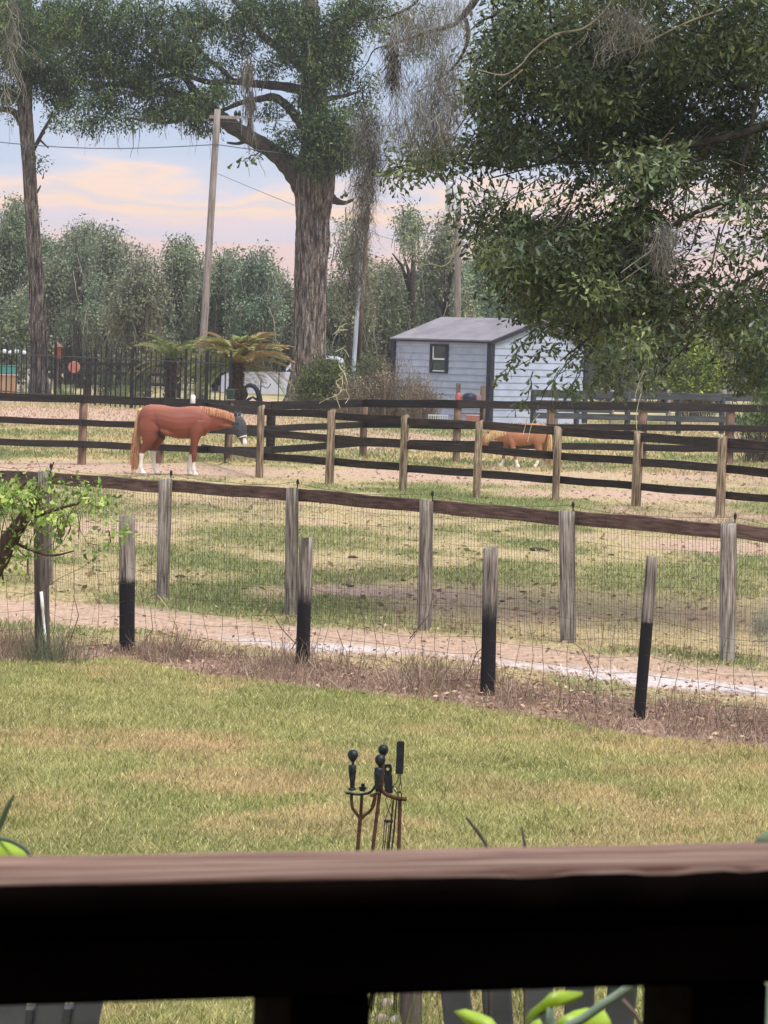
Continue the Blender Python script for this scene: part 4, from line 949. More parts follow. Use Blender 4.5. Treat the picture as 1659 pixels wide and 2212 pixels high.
# ------------------------------------------------------------------ foliage tools
def ells(bl, seed):
    """clusters spread through ellipsoids: bl = list of (centre, (rx,ry,rz), n_clusters)"""
    cs, bc, br = [], [], []
    for c, r, n in bl:
        u = unit(n) * (RS.random(n) ** .42)[:, None]
        cs.append(np.array(c)[None] + u * np.array(r)[None]); bc.append(np.repeat(np.array(c)[None], n, 0)); br.append(np.repeat(np.array(r)[None], n, 0))
    return np.concatenate(cs), np.concatenate(bc), np.concatenate(br)
def crown_arrays(bl, k, csz, L_, W_, pal, pw=None, droop=.3, flat=.7, jit=.25, tone=.35):
    cs, bc, br = ells(bl, 0); n = len(cs)
    m = np.maximum(1, RS.poisson(k, n)); idx = np.repeat(np.arange(n), m); N_ = len(idx)
    off = RS.normal(0, 1, (N_, 3)) * np.array([1, 1, flat]) * csz
    C = cs[idx] + off
    D = off / (np.linalg.norm(off, axis=1)[:, None] + 1e-6) * .6 + unit(N_) * .8; D[:, 2] -= droop
    Nn = unit(N_) + np.array([0, -.1, .9])
    pal = np.array(pal); ci = RS.choice(len(pal), n, p=pw)[idx]
    col = pal[ci] * (1 + RS.normal(0, jit, N_)).clip(.35, 1.9)[:, None] * (1 + tone * RS.normal(0, 1, n).clip(-1.5, 1.8))[idx][:, None].clip(.3, 2)
    s = RS.uniform(.5, 1.35, N_)
    return C, D, Nn, L_ * s, W_ * s, col, cs, bc
def twigs_arrays(cs, bc, r, col, frac=1.0, pull=.55):
    n = len(cs); sel = RS.random(n) < frac; a = cs[sel]; b_ = bc[sel]; d = (b_ - a) * pull + RS.normal(0, .12, a.shape)
    ln = np.linalg.norm(d, axis=1) + .05
    return strands(a, d, ln, r * RS.uniform(.5, 1.4, len(a)), 4, .25, .02, np.array(col)[None] * RS.uniform(.7, 1.3, (len(a), 1)), 1.6)
GREEN_FAR = [lin((116, 126, 104)), lin((130, 138, 112)), lin((106, 116, 100)), lin((142, 148, 120))]  # far greens paled so the leaf colour carries some haze
GREEN_OAK = [lin((68, 86, 46)), lin((84, 104, 52)), lin((54, 72, 42)), lin((102, 120, 62))]
MOSS = np.array([lin((124, 116, 104)), lin((150, 142, 128)), lin((104, 96, 86))])
def moss(starts, lens, wid, seed=0, segs=7, wig=.22, grav=.35, pal=MOSS):
    n = len(starts); d = np.stack([RS.normal(0, .5, n), RS.normal(0, .5, n), -np.ones(n)], -1)
    return strands(starts, d, lens, wid, segs, wig, grav, pal[RS.integers(0, len(pal), n)] * RS.uniform(.65, 1.3, (n, 1)), .5)

# ------------------------------------------------------------------ far tree line: separate trees
def far_tree(px, top, wpx, Y, label, thin=False, moss_n=360, base_dark=1.0, pal=GREEN_FAR):
    c0 = P(px, 760, Y); x = c0.x; zt = P(px, top, Y).z; hw = wpx / 2 * Y / FPX
    root = thing('background_tree', label, 'tree', (x, Y, 0), 'trees of the far wood')
    # trunk and limbs
    mb_ = MB(); ln = random.uniform(-.4, .4)
    mb_.tube([(x, Y, -.1), (x + ln * .4, Y, zt * .25), (x + ln, Y, zt * .55), (x + ln * 1.4, Y, zt * .85)], [.28, .22, .16, .05], 7)
    for k in range(5):
        a = random.uniform(0, 6.28); z0 = zt * random.uniform(.25, .6); rr = hw * random.uniform(.4, .8)
        mb_.tube([(x + ln * .7, Y, z0), (x + ln * .7 + math.cos(a) * rr * .5, Y + math.sin(a) * rr * .4, z0 + zt * .14), (x + ln * .7 + math.cos(a) * rr, Y + math.sin(a) * rr * .6, z0 + zt * .2)], [.12, .08, .03], 5)
    obj('trunk', mb_.mesh(True), M_limb, root)
    bl = []
    nb_ = 9 if not thin else 7
    zt0 = zt
    for k in range(nb_):
        f = k / nb_; zt = zt0 * (random.uniform(.80, 1.03) if k else 1); rz = zt * .16 * random.uniform(.8, 1.25); rx = hw * random.uniform(.45, .75)
        if f < .33: zc = zt - rz * random.uniform(.95, 1.2); xc = x + random.uniform(-.35, .35) * hw
        elif f < .7: zc = zt * random.uniform(.5, .72); xc = x + random.uniform(-.75, .75) * hw
        else: zc = zt * random.uniform(.18, .42); xc = x + random.uniform(-.8, .8) * hw
        if thin: rz *= .75; rx *= .62; zc = max(zc, zt * .45)
        vol = rx * rz; bl.append(((xc, Y + random.uniform(-1, 1) * 1.5, zc), (rx, 1.6, rz), int(vol * (78 if not thin else 40)) + 26))
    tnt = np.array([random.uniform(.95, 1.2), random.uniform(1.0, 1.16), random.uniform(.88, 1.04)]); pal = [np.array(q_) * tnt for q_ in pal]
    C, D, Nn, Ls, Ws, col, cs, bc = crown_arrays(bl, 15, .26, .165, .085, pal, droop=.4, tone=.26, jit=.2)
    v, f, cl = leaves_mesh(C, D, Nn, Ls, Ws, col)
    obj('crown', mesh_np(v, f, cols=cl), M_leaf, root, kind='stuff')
    v1, f1, c1, _ = twigs_arrays(cs, bc, .035, lin((100, 92, 84)), .25, .8)
    ms = cs[RS.integers(0, len(cs), moss_n)] + RS.normal(0, .25, (moss_n, 3))
    v2, f2, c2, _ = moss(ms, RS.uniform(.5, 2.2, moss_n), .06, pal=MOSS * 1.05, segs=5)
    obj('twigs', mesh_np(np.concatenate([v1, v2]), np.concatenate([f1, f2 + len(v1)]), cols=np.concatenate([c1, c2])), M_moss, root, kind='stuff')
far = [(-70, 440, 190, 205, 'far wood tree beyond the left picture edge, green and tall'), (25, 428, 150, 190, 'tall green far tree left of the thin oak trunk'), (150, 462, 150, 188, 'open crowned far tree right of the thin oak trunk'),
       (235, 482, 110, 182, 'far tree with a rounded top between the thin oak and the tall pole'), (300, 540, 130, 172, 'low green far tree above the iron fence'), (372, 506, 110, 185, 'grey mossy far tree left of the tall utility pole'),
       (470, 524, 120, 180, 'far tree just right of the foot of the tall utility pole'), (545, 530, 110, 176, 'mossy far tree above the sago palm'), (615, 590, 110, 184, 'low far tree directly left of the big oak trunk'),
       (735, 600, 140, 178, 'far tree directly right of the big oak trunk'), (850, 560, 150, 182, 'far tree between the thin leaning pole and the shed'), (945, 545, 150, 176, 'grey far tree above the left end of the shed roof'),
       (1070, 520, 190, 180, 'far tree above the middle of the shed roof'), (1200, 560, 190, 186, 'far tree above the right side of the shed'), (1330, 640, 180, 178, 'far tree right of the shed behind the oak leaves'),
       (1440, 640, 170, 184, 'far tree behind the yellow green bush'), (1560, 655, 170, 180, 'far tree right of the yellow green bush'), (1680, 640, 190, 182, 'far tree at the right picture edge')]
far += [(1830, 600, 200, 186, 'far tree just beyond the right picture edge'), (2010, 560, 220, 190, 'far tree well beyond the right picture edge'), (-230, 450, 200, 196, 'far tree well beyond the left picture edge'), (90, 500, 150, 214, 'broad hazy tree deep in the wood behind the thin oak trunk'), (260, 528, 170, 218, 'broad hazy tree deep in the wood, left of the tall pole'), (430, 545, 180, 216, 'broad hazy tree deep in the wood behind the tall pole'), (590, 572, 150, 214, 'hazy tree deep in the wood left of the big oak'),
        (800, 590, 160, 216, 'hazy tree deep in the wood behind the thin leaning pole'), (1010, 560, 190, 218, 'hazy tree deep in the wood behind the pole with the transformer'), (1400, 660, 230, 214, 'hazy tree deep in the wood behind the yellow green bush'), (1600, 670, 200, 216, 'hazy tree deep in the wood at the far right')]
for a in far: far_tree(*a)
lm = thing('low_tree', 'low rounded green tree at the left edge above the iron fence', 'tree', P(30, 800, 165))
for a in [(760, 430, 110, 168, 'slender see-through tree right of the big oak trunk'), (880, 425, 130, 170, 'slender see-through tree left of the pole with the transformer'), (170, 452, 90, 176, 'slender open tree just right of the thin oak trunk'), (970, 440, 120, 172, 'slender see-through tree behind the pole with the transformer')]:
    far_tree(*a, thin=True, moss_n=90)
# understorey behind everything: dense dark shrubs along the far wood
bl = []
for px in range(-400, 2150, 30):
    Yq = 206 + random.uniform(-4, 14); bl.append(((P(px, 760, Yq).x, Yq, random.uniform(1.0, 3.6)), (1.9, 1.2, random.uniform(1.6, 3.0)), 210))
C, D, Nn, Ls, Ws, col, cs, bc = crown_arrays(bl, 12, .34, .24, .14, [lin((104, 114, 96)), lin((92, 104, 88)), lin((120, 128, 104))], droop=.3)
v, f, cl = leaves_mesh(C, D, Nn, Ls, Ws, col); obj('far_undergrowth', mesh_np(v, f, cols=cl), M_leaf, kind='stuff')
bl = [((P(x_, y_, 163).x, 163 + random.uniform(-1, 1), P(x_, y_, 163).z), (1.5, 1.3, 1.3), 200) for x_, y_ in ((-30, 720), (20, 690), (40, 740), (0, 790))]
C, D, Nn, Ls, Ws, col, cs, bc = crown_arrays(bl, 8, .2, .2, .1, GREEN_FAR + [lin((128, 140, 92))]); lm.location = (P(15, 760, 163).x, 163, 0); W[lm.name] = Matrix.Translation(lm.location)
v, f, cl = leaves_mesh(C, D, Nn, Ls, Ws, col); obj('crown', mesh_np(v, f, cols=cl), M_leaf, lm, kind='stuff')
obj('trunk', MB().tube([lm.location + Vector(q) for q in ((0, 0, -.1), (.1, 0, 1.2), (-.1, 0, 2.6))], [.16, .12, .05], 7).mesh(True), M_limb, lm)

# ------------------------------------------------------------------ the two oaks in the middle distance
def limbs(root, specs, Y, m, nm='limb', jit=.3):
    for pts in specs:
        P3 = [P(a, b_, Y + (q[3] if len(q) > 3 else 0)) for q in pts for a, b_ in [q[:2]]]
        R = [q[2] / 2 * Y / FPX for q in pts]
        # smooth by subdividing
        PP, RR = [], []
        for i in range(len(P3) - 1):
            p0 = P3[max(i - 1, 0)]; p1 = P3[i]; p2 = P3[i + 1]; p3 = P3[min(i + 2, len(P3) - 1)]
            for q in range(5):
                t = q / 5; PP.append(.5 * ((2 * p1) + (p2 - p0) * t + (2 * p0 - 5 * p1 + 4 * p2 - p3) * t * t + (3 * p1 - p0 - 3 * p2 + p3) * t ** 3)); RR.append((R[i] * (1 - t) + R[i + 1] * t) * (1 + .07 * math.sin(i * 3 + q * 1.7)))
        PP.append(P3[-1]); RR.append(R[-1])
        obj(nm, MB().tube(PP, RR, 18 if R[0] > .3 else 8).mesh(True), m, root)
def bark_trunk(root, pts, Y, m, nr=40, ridge=.065, nm='trunk'):
    # fluted trunk
    P3 = [P(a, b_, Y) for a, b_, w_ in pts]; R = [w_ / 2 * Y / FPX for a, b_, w_ in pts]
    PP, RR = [], []
    for i in range(len(P3) - 1):
        for q in range(6):
            t = q / 6; t2 = t * t * (3 - 2 * t); PP.append(P3[i].lerp(P3[i + 1], t)); RR.append(R[i] * (1 - t2) + R[i + 1] * t2)
    PP.append(P3[-1]); RR.append(R[-1]); vs = []; fs = []
    n = nr * 3
    for i, (c, r) in enumerate(zip(PP, RR)):
        z = c.z
        for k in range(n):
            a = 2 * math.pi * k / n; w1 = a + .05 * math.sin(z * 1.7) + .02 * math.sin(z * 5)
            rr = r * (1 + .05 * math.sin(3 * w1 + 1 + z * .2) + .035 * math.sin(7 * w1 + z * .6) + ridge * abs(math.sin(nr / 2 * w1 + .8 * math.sin(z * 2.1 + 5 * w1))) + .012 * math.sin(z * 17 + a * 9))
            vs.append((c.x + rr * math.cos(a), c.y + rr * math.sin(a), c.z))
    for i in range(len(PP) - 1):
        for k in range(n): fs.append((i * n + k, i * n + (k + 1) % n, (i + 1) * n + (k + 1) % n, (i + 1) * n + k))
    obj(nm, MB().add(vs, fs).mesh(True, fix=False), m, root)
Y2 = 139.0
b2 = P(660, 880, Y2); oak = thing('big_oak', 'big live oak with a thick grey fluted trunk in the middle of the picture', 'tree', (b2.x, Y2, 0))
bark_trunk(oak, [(655, 892, 104), (656, 875, 94), (660, 850, 82), (664, 800, 72), (667, 740, 66), (669, 650, 65), (671, 560, 66), (675, 520, 70), (675, 480, 67), (678, 440, 75), (679, 405, 84), (681, 380, 82), (683, 355, 70), (682, 300, 60), (680, 230, 52), (676, 150, 46), (672, 60, 38), (668, -60, 28), (664, -160, 18)], Y2, M_bark)
limbs(oak, [
    [(672, 430, 60), (652, 392, 56), (625, 358, 46), (590, 328, 37), (545, 300, 33), (500, 272, 34), (470, 250, 30), (425, 222, 25), (385, 206, 21), (340, 196, 16), (285, 186, 12), (230, 182, 9), (170, 172, 6)],
    [(480, 262, 26), (455, 235, 22), (420, 196, 18), (395, 165, 13), (350, 140, 10), (300, 100, 8)],
    [(672, 300, 24), (650, 268, 22), (630, 240, 20), (612, 222, 19), (590, 210, 18), (560, 214, 14), (520, 222, 11), (480, 238, 8), (440, 245, 6)],
    [(668, 200, 24), (620, 188, 21), (560, 182, 17), (505, 176, 14), (455, 178, 12), (390, 162, 10), (330, 168, 9), (260, 178, 8), (190, 196, 6)],
    [(505, 178, 12), (480, 150, 10), (440, 120, 9), (410, 70, 7), (380, 10, 6)],
    [(660, 150, 22), (610, 110, 18), (560, 70, 14), (520, 20, 11), (480, -40, 8)],
    [(690, 400, 34), (712, 425, 26), (726, 434, 16), (745, 438, 9), (765, 430, 5)],
    [(682, 220, 18), (705, 214, 14), (740, 208, 9), (780, 196, 5)], [(680, 120, 20), (720, 80, 15), (770, 40, 10), (830, 10, 6)],
    [(430, 228, 12), (380, 262, 8), (330, 262, 6), (280, 255, 4)], [(540, 300, 12), (515, 310, 7), (490, 308, 4)],
], Y2, M_limb)
def B(px, py, rx, rz, n, Y, dy=1.2): c = P(px, py, Y); s = Y / FPX; return ((c.x, Y + random.uniform(-dy, dy) * .6, c.z), (rx * s, dy, rz * s), n)
bl = [B(60, 60, 110, 80, 420, Y2 + 2), B(200, 60, 120, 85, 560, Y2, 2), B(330, 70, 100, 76, 400, Y2, 2), B(440, 40, 70, 50, 220, Y2, 2), B(250, 150, 110, 40, 330, Y2), B(400, 125, 70, 45, 220, Y2), B(330, 190, 70, 35, 180, Y2),
      B(230, 215, 60, 45, 160, Y2), B(420, 235, 60, 30, 150, Y2), B(360, 238, 70, 26, 110, Y2), B(300, 255, 80, 26, 70, Y2), B(430, 268, 60, 22, 60, Y2), B(200, 268, 50, 26, 60, Y2), B(470, 200, 50, 25, 80, Y2),
      B(520, 90, 50, 40, 90, Y2), B(560, 30, 80, 45, 260, Y2), B(640, 60, 60, 75, 300, Y2 - 1), B(740, 60, 50, 70, 230, Y2 - 1), B(690, 150, 50, 60, 230, Y2 - 1.2), B(735, 140, 35, 60, 130, Y2), B(610, 130, 36, 34, 50, Y2), B(570, 150, 30, 30, 34, Y2),
      B(700, 270, 52, 55, 330, Y2 - 1.4, 1), B(735, 320, 50, 48, 330, Y2 - 1.4, 1), B(690, 350, 48, 30, 210, Y2 - 1.6, .8), B(660, 215, 30, 30, 70, Y2 - 1.4, .6), B(620, 300, 40, 30, 60, Y2), B(590, 240, 40, 25, 38, Y2), B(545, 330, 22, 8, 6, Y2 - .5, .4), B(650, 100, 110, 80, 150, Y2 + 3),
      B(790, 20, 60, 50, 160, Y2), B(880, 60, 90, 70, 160, Y2 + 2), B(780, 240, 40, 100, 120, Y2 + 1), B(480, 150, 40, 30, 40, Y2)]
bl = [(c_, r_, max(3, int(n_ * .62))) for c_, r_, n_ in bl]
C, D, Nn, Ls, Ws, col, cs, bc = crown_arrays(bl, 27, .185, .145, .058, GREEN_OAK, droop=.5, tone=.32)
v, f, cl = leaves_mesh(C, D, Nn, Ls, Ws, col); obj('crown', mesh_np(v, f, cols=cl), M_leaf, oak, kind='stuff')
v1, f1, c1, _ = twigs_arrays(cs, bc, .03, lin((66, 60, 52)), .5, .6)
ns = 900; ms = cs[RS.integers(0, len(cs), ns)] + RS.normal(0, .2, (ns, 3)); v2, f2, c2, _ = moss(ms, RS.uniform(.3, 1.3, ns), .03)
obj('twigs', mesh_np(np.concatenate([v1, v2]), np.concatenate([f1, f2 + len(v1)]), cols=np.concatenate([c1, c2])), M_moss, oak, kind='stuff')
# moss tassel hanging from the limb left of the trunk
def moss_clump(label, spots, n, lens, wid, Y, pal=MOSS, spread=.1, segs=8, wig=.2, grav=.35, name='spanish_moss'):
    st = []
    tot = sum(s[4] for s in spots)
    for px, py, rx, rz, wgt in spots:
        k = int(n * wgt / tot); c = P(px, py, Y); sc = Y / FPX
        q = RS.normal(0, .5, (k, 3)); st.append(np.array(c)[None] + q * np.array([rx * sc, spread, rz * sc]))
    st = np.concatenate(st); v, f, cl, _ = moss(st, RS.uniform(lens[0], lens[1], len(st)), wid, segs=segs, wig=wig, grav=grav, pal=pal)
    return tag(obj(name, mesh_np(v, f, cols=cl), M_moss), label, 'spanish moss', 'tassels of spanish moss')
moss_clump('grey moss tassel hanging over the left limb of the big oak', [(537, 150, 14, 30, 1), (540, 210, 8, 30, 1), (541, 260, 5, 20, .6)], 260, (.5, 1.1), .03, Y2 - 1.2, segs=8, wig=.12)
# thin oak at the left
Y1 = 145.0; b1_ = P(82, 860, Y1); o1 = thing('thin_oak', 'slimmer oak with a bare brown trunk behind the iron fence at the left', 'tree', (b1_.x, Y1, 0))
bark_trunk(o1, [(83, 872, 50), (83, 850, 44), (83, 800, 37), (83, 740, 35), (81, 660, 33), (78, 600, 31), (74, 540, 29), (68, 450, 28), (63, 360, 28), (58, 290, 30), (54, 240, 30), (53, 180, 32), (56, 100, 26), (60, 0, 20), (62, -90, 12)], Y1, M_bark, nr=24)
limbs(o1, [[(58, 290, 20), (46, 262, 18), (30, 242, 15), (8, 236, 12), (-30, 232, 9)], [(72, 325, 8), (84, 302, 9), (95, 280, 7), (105, 262, 5), (115, 240, 4)], [(86, 302, 5), (105, 320, 3)], [(66, 430, 12), (82, 412, 5), (88, 400, 2)], [(55, 190, 18), (90, 160, 13), (150, 120, 9), (210, 90, 6)], [(50, 180, 16), (20, 140, 12), (-20, 90, 8)]], Y1, M_limb)
bl = [B(40, 110, 90, 60, 420, Y1), B(110, 170, 80, 45, 330, Y1), B(20, 200, 50, 30, 140, Y1), B(150, 60, 90, 60, 260, Y1 + 1), B(140, 215, 45, 30, 110, Y1), B(125, 262, 30, 22, 26, Y1), B(88, 345, 16, 24, 9, Y1, .4), B(20, 30, 80, 50, 260, Y1), B(10, 250, 30, 14, 8, Y1)]
bl = [(c_, r_, max(3, int(n_ * .62))) for c_, r_, n_ in bl]
C, D, Nn, Ls, Ws, col, cs, bc = crown_arrays(bl, 27, .185, .145, .058, GREEN_OAK, droop=.5, tone=.32)
v, f, cl = leaves_mesh(C, D, Nn, Ls, Ws, col); obj('crown', mesh_np(v, f, cols=cl), M_leaf, o1, kind='stuff')
v1, f1, c1, _ = twigs_arrays(cs, bc, .03, lin((66, 60, 52)), .5, .6); obj('twigs', mesh_np(v1, f1, cols=c1), M_moss, o1, kind='stuff')

# ------------------------------------------------------------------ shrubs
def shrub(name, label, blobs, Y, k, csz, Ls_, Ws_, pal, gr=None, stems=30, mat_=None, group=None, scol=(96, 84, 72)):
    c0 = P(blobs[0][0], 850, Y); root = thing(name, label, 'bush', (c0.x, Y, 0), group)
    bl = [B(*b_, Y, 1.0) for b_ in blobs]
    C, D, Nn, Ls, Ws, col, cs, bc = crown_arrays(bl, k, csz, Ls_, Ws_, [lin(p_) for p_ in pal], droop=-.3, flat=1.0, tone=.3)
    ok = C[:, 2] > .02
    v, f, cl = leaves_mesh(C[ok], D[ok], Nn[ok], Ls[ok], Ws[ok], col[ok]); obj('foliage', mesh_np(v, f, cols=cl), M_leaf, root, kind='stuff')
    n = stems * 6; s = cs[RS.integers(0, len(cs), n)]; g0 = s.copy(); g0[:, 2] = 0; g0[:, 0] = c0.x + (s[:, 0] - c0.x) * .8
    d = s - g0 + RS.normal(0, .15, s.shape); v, f, cl, _ = strands(g0, d, np.linalg.norm(d, axis=1) * 1.25, .02, 6, .12, 0, np.array(lin(scol))[None] * RS.uniform(.6, 1.5, (n, 1)))
    obj('stems', mesh_np(v, f, cols=cl), M_twig, root, kind='stuff')
    return root
shrub('green_bush', 'olive green bush at the right foot of the big oak', [(690, 820, 45, 45, 300), (730, 830, 40, 45, 260), (700, 862, 60, 28, 240), (660, 850, 25, 35, 100)], 127, 10, .12, .13, .05, [(92, 104, 56), (76, 88, 50), (116, 124, 70)])
shrub('green_bush', 'green bush behind the brown brush left of the shed', [(805, 800, 32, 30, 170), (800, 835, 36, 30, 150)], 127, 10, .12, .13, .05, [(96, 106, 70), (80, 92, 60), (112, 120, 80)])
shrub('brown_brush', 'tangled brown grey brush between the big oak and the shed', [(770, 850, 50, 35, 170), (830, 845, 50, 42, 210), (880, 855, 50, 40, 200), (800, 875, 110, 22, 220), (860, 880, 90, 22, 180), (845, 800, 30, 24, 40)], 119.5, 6, .13, .09, .035, [(138, 120, 98), (118, 104, 88), (104, 112, 74), (160, 144, 122)], stems=150, scol=(132, 114, 100))
shrub('brown_brush', 'sparse twiggy brush in front of the shed window wall', [(905, 840, 26, 34, 60), (930, 870, 28, 24, 70), (900, 870, 45, 24, 90)], 117.5, 6, .12, .09, .035, [(128, 116, 92), (104, 112, 74), (150, 134, 112)], stems=60, scol=(128, 110, 96))
shrub('yellow_green_bush', 'bright yellow green bush right of the shed beyond the far fences', [(1500, 775, 45, 32, 240), (1475, 810, 32, 35, 200), (1530, 810, 32, 36, 200), (1500, 830, 50, 30, 240), (1510, 760, 24, 22, 100)], 136, 10, .14, .15, .06, [(124, 142, 52), (104, 124, 56), (150, 158, 62), (82, 104, 56)])
shrub('low_shrub', 'dark low shrub behind the middle of the iron fence', [(240, 838, 40, 22, 160), (300, 845, 30, 18, 90)], 144, 9, .1, .14, .03, [(70, 84, 60), (92, 104, 70)])
for n_, (px, lb) in enumerate(((140, 'spiky pale tuft under the garden bench'), (268, 'spiky pale green tuft behind the iron fence, left of the palm'), (432, 'spiky pale green tuft at the right part of the iron fence'))):
    c0 = at_ground(px, 138); n = 120; d = np.stack([RS.normal(0, .5, n), RS.normal(0, .3, n), np.ones(n)], -1)
    v, f, cl, _ = strands(np.array([c0]) + RS.normal(0, .14, (n, 3)) * np.array([1, .5, 0]), d, RS.uniform(.5, 1.0, n), .03, 5, .1, .08, np.array(lin((140, 150, 110)))[None] * RS.uniform(.6, 1.3, (n, 1)), .2)
    tag(obj('grass_tuft', mesh_np(v, f, cols=cl), M_twig), lb, 'tuft', 'spiky tufts along the iron fence')
# weeds growing at the right rail end
shrub('roadside_bush', 'green bush at the right picture edge behind the rail fence', [(1640, 905, 30, 26, 160), (1690, 890, 40, 40, 200), (1610, 915, 18, 14, 50)], 86, 9, .1, .10, .045, [(96, 112, 70), (120, 134, 84), (80, 96, 60)])

# ------------------------------------------------------------------ palms
M_frond = leaf_mat('palm frond', .2, .5, .3)
def palm(px, py, Y, base_w, rpx, label, nf=40, trunk=True, brown_right=True):
    c = P(px, py, Y); s = Y / FPX; root = thing('sago_palm', label, 'palm', (c.x, Y, 0), 'sago palms by the iron fence')
    if trunk:
        rr = base_w / 2 * s; pts = [Vector((c.x, Y, -.05 + (c.z + .15) * q / 9)) for q in range(10)]
        t_ = obj('trunk', MB().tube(pts, [rr * (1 + .08 * math.sin(q * 2)) for q in range(10)], 14).mesh(), noise_mat('shaggy palm bark', lin((50, 40, 32)), lin((104, 82, 64)), (1, 1, 1), 14, 8, .95, 1, .06), root)
        n = 420; a = RS.random(n) * 6.283; z = RS.random(n) * (c.z + .05)
        st = np.stack([c.x + np.cos(a) * rr * .92, Y + np.sin(a) * rr * .92, z], -1); d = np.stack([np.cos(a), np.sin(a), .9 + 0 * a], -1)
        v, f, cl = leaves_mesh(st, d, d + np.array([0, 0, -1.]), .16, .08, np.array(lin((92, 70, 54)))[None] * RS.uniform(.4, 1.4, (n, 1)))
        obj('old_leaf_bases', mesh_np(v, f, cols=cl), M_leaf, root, kind='stuff')
    for k in range(nf):
        a = 6.283 * k / nf * 2.4 + RS.normal(0, .2); el = RS.uniform(.45, 1.4) if k > nf * .25 else RS.uniform(-.2, .45)
        Lf_ = rpx * s * RS.uniform(.8, 1.08) * (1 - .12 * (el > 1)); q = 12
        hz = Vector((math.cos(a), math.sin(a) * .9, 0)); p_ = Vector((c.x, Y, c.z)); pts = [p_.copy()]; e = el
        for i in range(q):
            p_ = p_ + (hz * math.cos(e) + Vector((0, 0, math.sin(e)))) * (Lf_ / q); e -= RS.uniform(.07, .10) * (1 + .35 * (el > .9)); pts.append(p_.copy())
        PT = np.array([tuple(p__) for p__ in pts]); nl = 46; t = np.linspace(.12, 1, nl) * q * .999; i0 = t.astype(int); fr = (t - i0)[:, None]
        i1 = np.minimum(i0 + 1, q); pos = PT[i0] * (1 - fr) + PT[i1] * fr; tg = PT[i1] - PT[i0]; tg /= np.linalg.norm(tg, axis=1)[:, None] + 1e-9
        side = np.cross(tg, np.array([0, 0, 1.])); side /= np.linalg.norm(side, axis=1)[:, None] + 1e-9
        ll = (.24 * np.sin(np.pi * (.12 + .84 * np.linspace(0, 1, nl))) + .05) * (rpx / 95)
        C = np.concatenate([pos, pos]); D = np.concatenate([side + tg * .9 + np.array([0, 0, .25]), -side + tg * .9 + np.array([0, 0, .25])]); Ls = np.concatenate([ll, ll])
        brown = (hz.x > .1 and RS.random() < .62 and brown_right) or RS.random() < .14
        if brown: base = np.array(lin((176, 140, 104))) if RS.random() < .6 else np.array(lin((150, 134, 84)))
        else: base = np.array(lin([(146, 160, 84), (122, 142, 70), (176, 180, 112)][RS.integers(0, 3)]))
        tt = np.concatenate([np.linspace(0, 1, nl)] * 2)[:, None]
        cc = base[None] * (1 - .25 * tt) * RS.uniform(.75, 1.25, (2 * nl, 1)) + np.array(lin((190, 160, 116)))[None] * tt ** 3 * .3
        v, f, cl = leaves_mesh(C, D, np.tile(np.array([0, 0, 1.]), (2 * nl, 1)) + RS.normal(0, .3, (2 * nl, 3)), Ls * 1.15, .036, cc)
        rv, rf, rc, _ = strands(PT[:1], (PT[1:2] - PT[:1]), np.array([.01]), .01, 1, 0, 0, base[None])
        mb_ = MB().tube(pts, [.018 * (1 - i / (q + 3)) for i in range(q + 1)], 3, cap=False); rv = np.array(mb_.v); rf = np.array(mb_.f)
        obj('frond', mesh_np(np.concatenate([v, rv]), np.concatenate([f, rf + len(v)]), cols=np.concatenate([cl, np.repeat((base * 1.1)[None], len(rv), 0)])), M_frond, root)
palm(512, 790, 133, 27, 132, 'large sago palm with a stout trunk at the right end of the iron fence', 72)
palm(368, 780, 148, 22, 100, 'smaller sago palm behind the iron fence, left of the large palm', 34, True, False)

# ------------------------------------------------------------------ horses
def remesh(parts, voxel, smooth=6, name='body'):
    mb_ = MB()
    for pts in parts:
        ps = [Vector(p_[:3]) for p_ in pts]; n = 18
        # elliptical tube in the x-z plane: p = (x, y, z, in-plane radius, sideways radius)
        up = (0, 1, 0); mb_.tube(ps, [p_[3] for p_ in pts], n, True, ry=[p_[4] for p_ in pts], up=up)
    me = mb_.mesh(); o = bpy.data.objects.new('tmp', me); COL.objects.link(o)
    r = o.modifiers.new('r', 'REMESH'); r.mode = 'VOXEL'; r.voxel_size = voxel; r.use_smooth_shade = True
    s = o.modifiers.new('s', 'SMOOTH'); s.factor = .6; s.iterations = smooth
    dg = bpy.context.evaluated_depsgraph_get(); dg.update()
    out_ = bpy.data.meshes.new_from_object(o.evaluated_get(dg)); bpy.data.objects.remove(o); return out_
def subd(pts, k=3):
    a = np.array(pts, float); out_ = []
    for i in range(len(a) - 1):
        p0, p1, p2, p3 = a[max(i - 1, 0)], a[i], a[i + 1], a[min(i + 2, len(a) - 1)]
        for q in range(k):
            t = q / k; v = .5 * ((2 * p1) + (p2 - p0) * t + (2 * p0 - 5 * p1 + 4 * p2 - p3) * t * t + (3 * p1 - p0 - 3 * p2 + p3) * t ** 3)
            v[3:] = np.maximum(v[3:], .005); out_.append(tuple(v))
    out_.append(tuple(a[-1])); return out_
def paint(me, fn):
    n = len(me.vertices); co = np.empty(n * 3, np.float32); me.vertices.foreach_get('co', co); co = co.reshape(-1, 3)
    c = np.ones((n, 4), np.float32); c[:, :3] = fn(co); a = me.color_attributes.new('Col', 'FLOAT_COLOR', 'POINT'); a.data.foreach_set('color', c.ravel())
M_coat = leaf_mat('horse coat', 0, .55, .3); M_hair = leaf_mat('horse hair', 0, .6, .3)
hg = thing('horse', 'chestnut horse with white stockings, pale tail and grey fly mask, facing right', 'horse')
sH = G(400, 1028); kH = 154 / 1.43 * sH.y / FPX
HM = Matrix.Translation((P(340 + 22, 1000, sH.y).x, sH.y, 0)) @ Matrix.Rotation(rad(-4), 4, 'Z') @ Matrix.Scale(kH, 4)
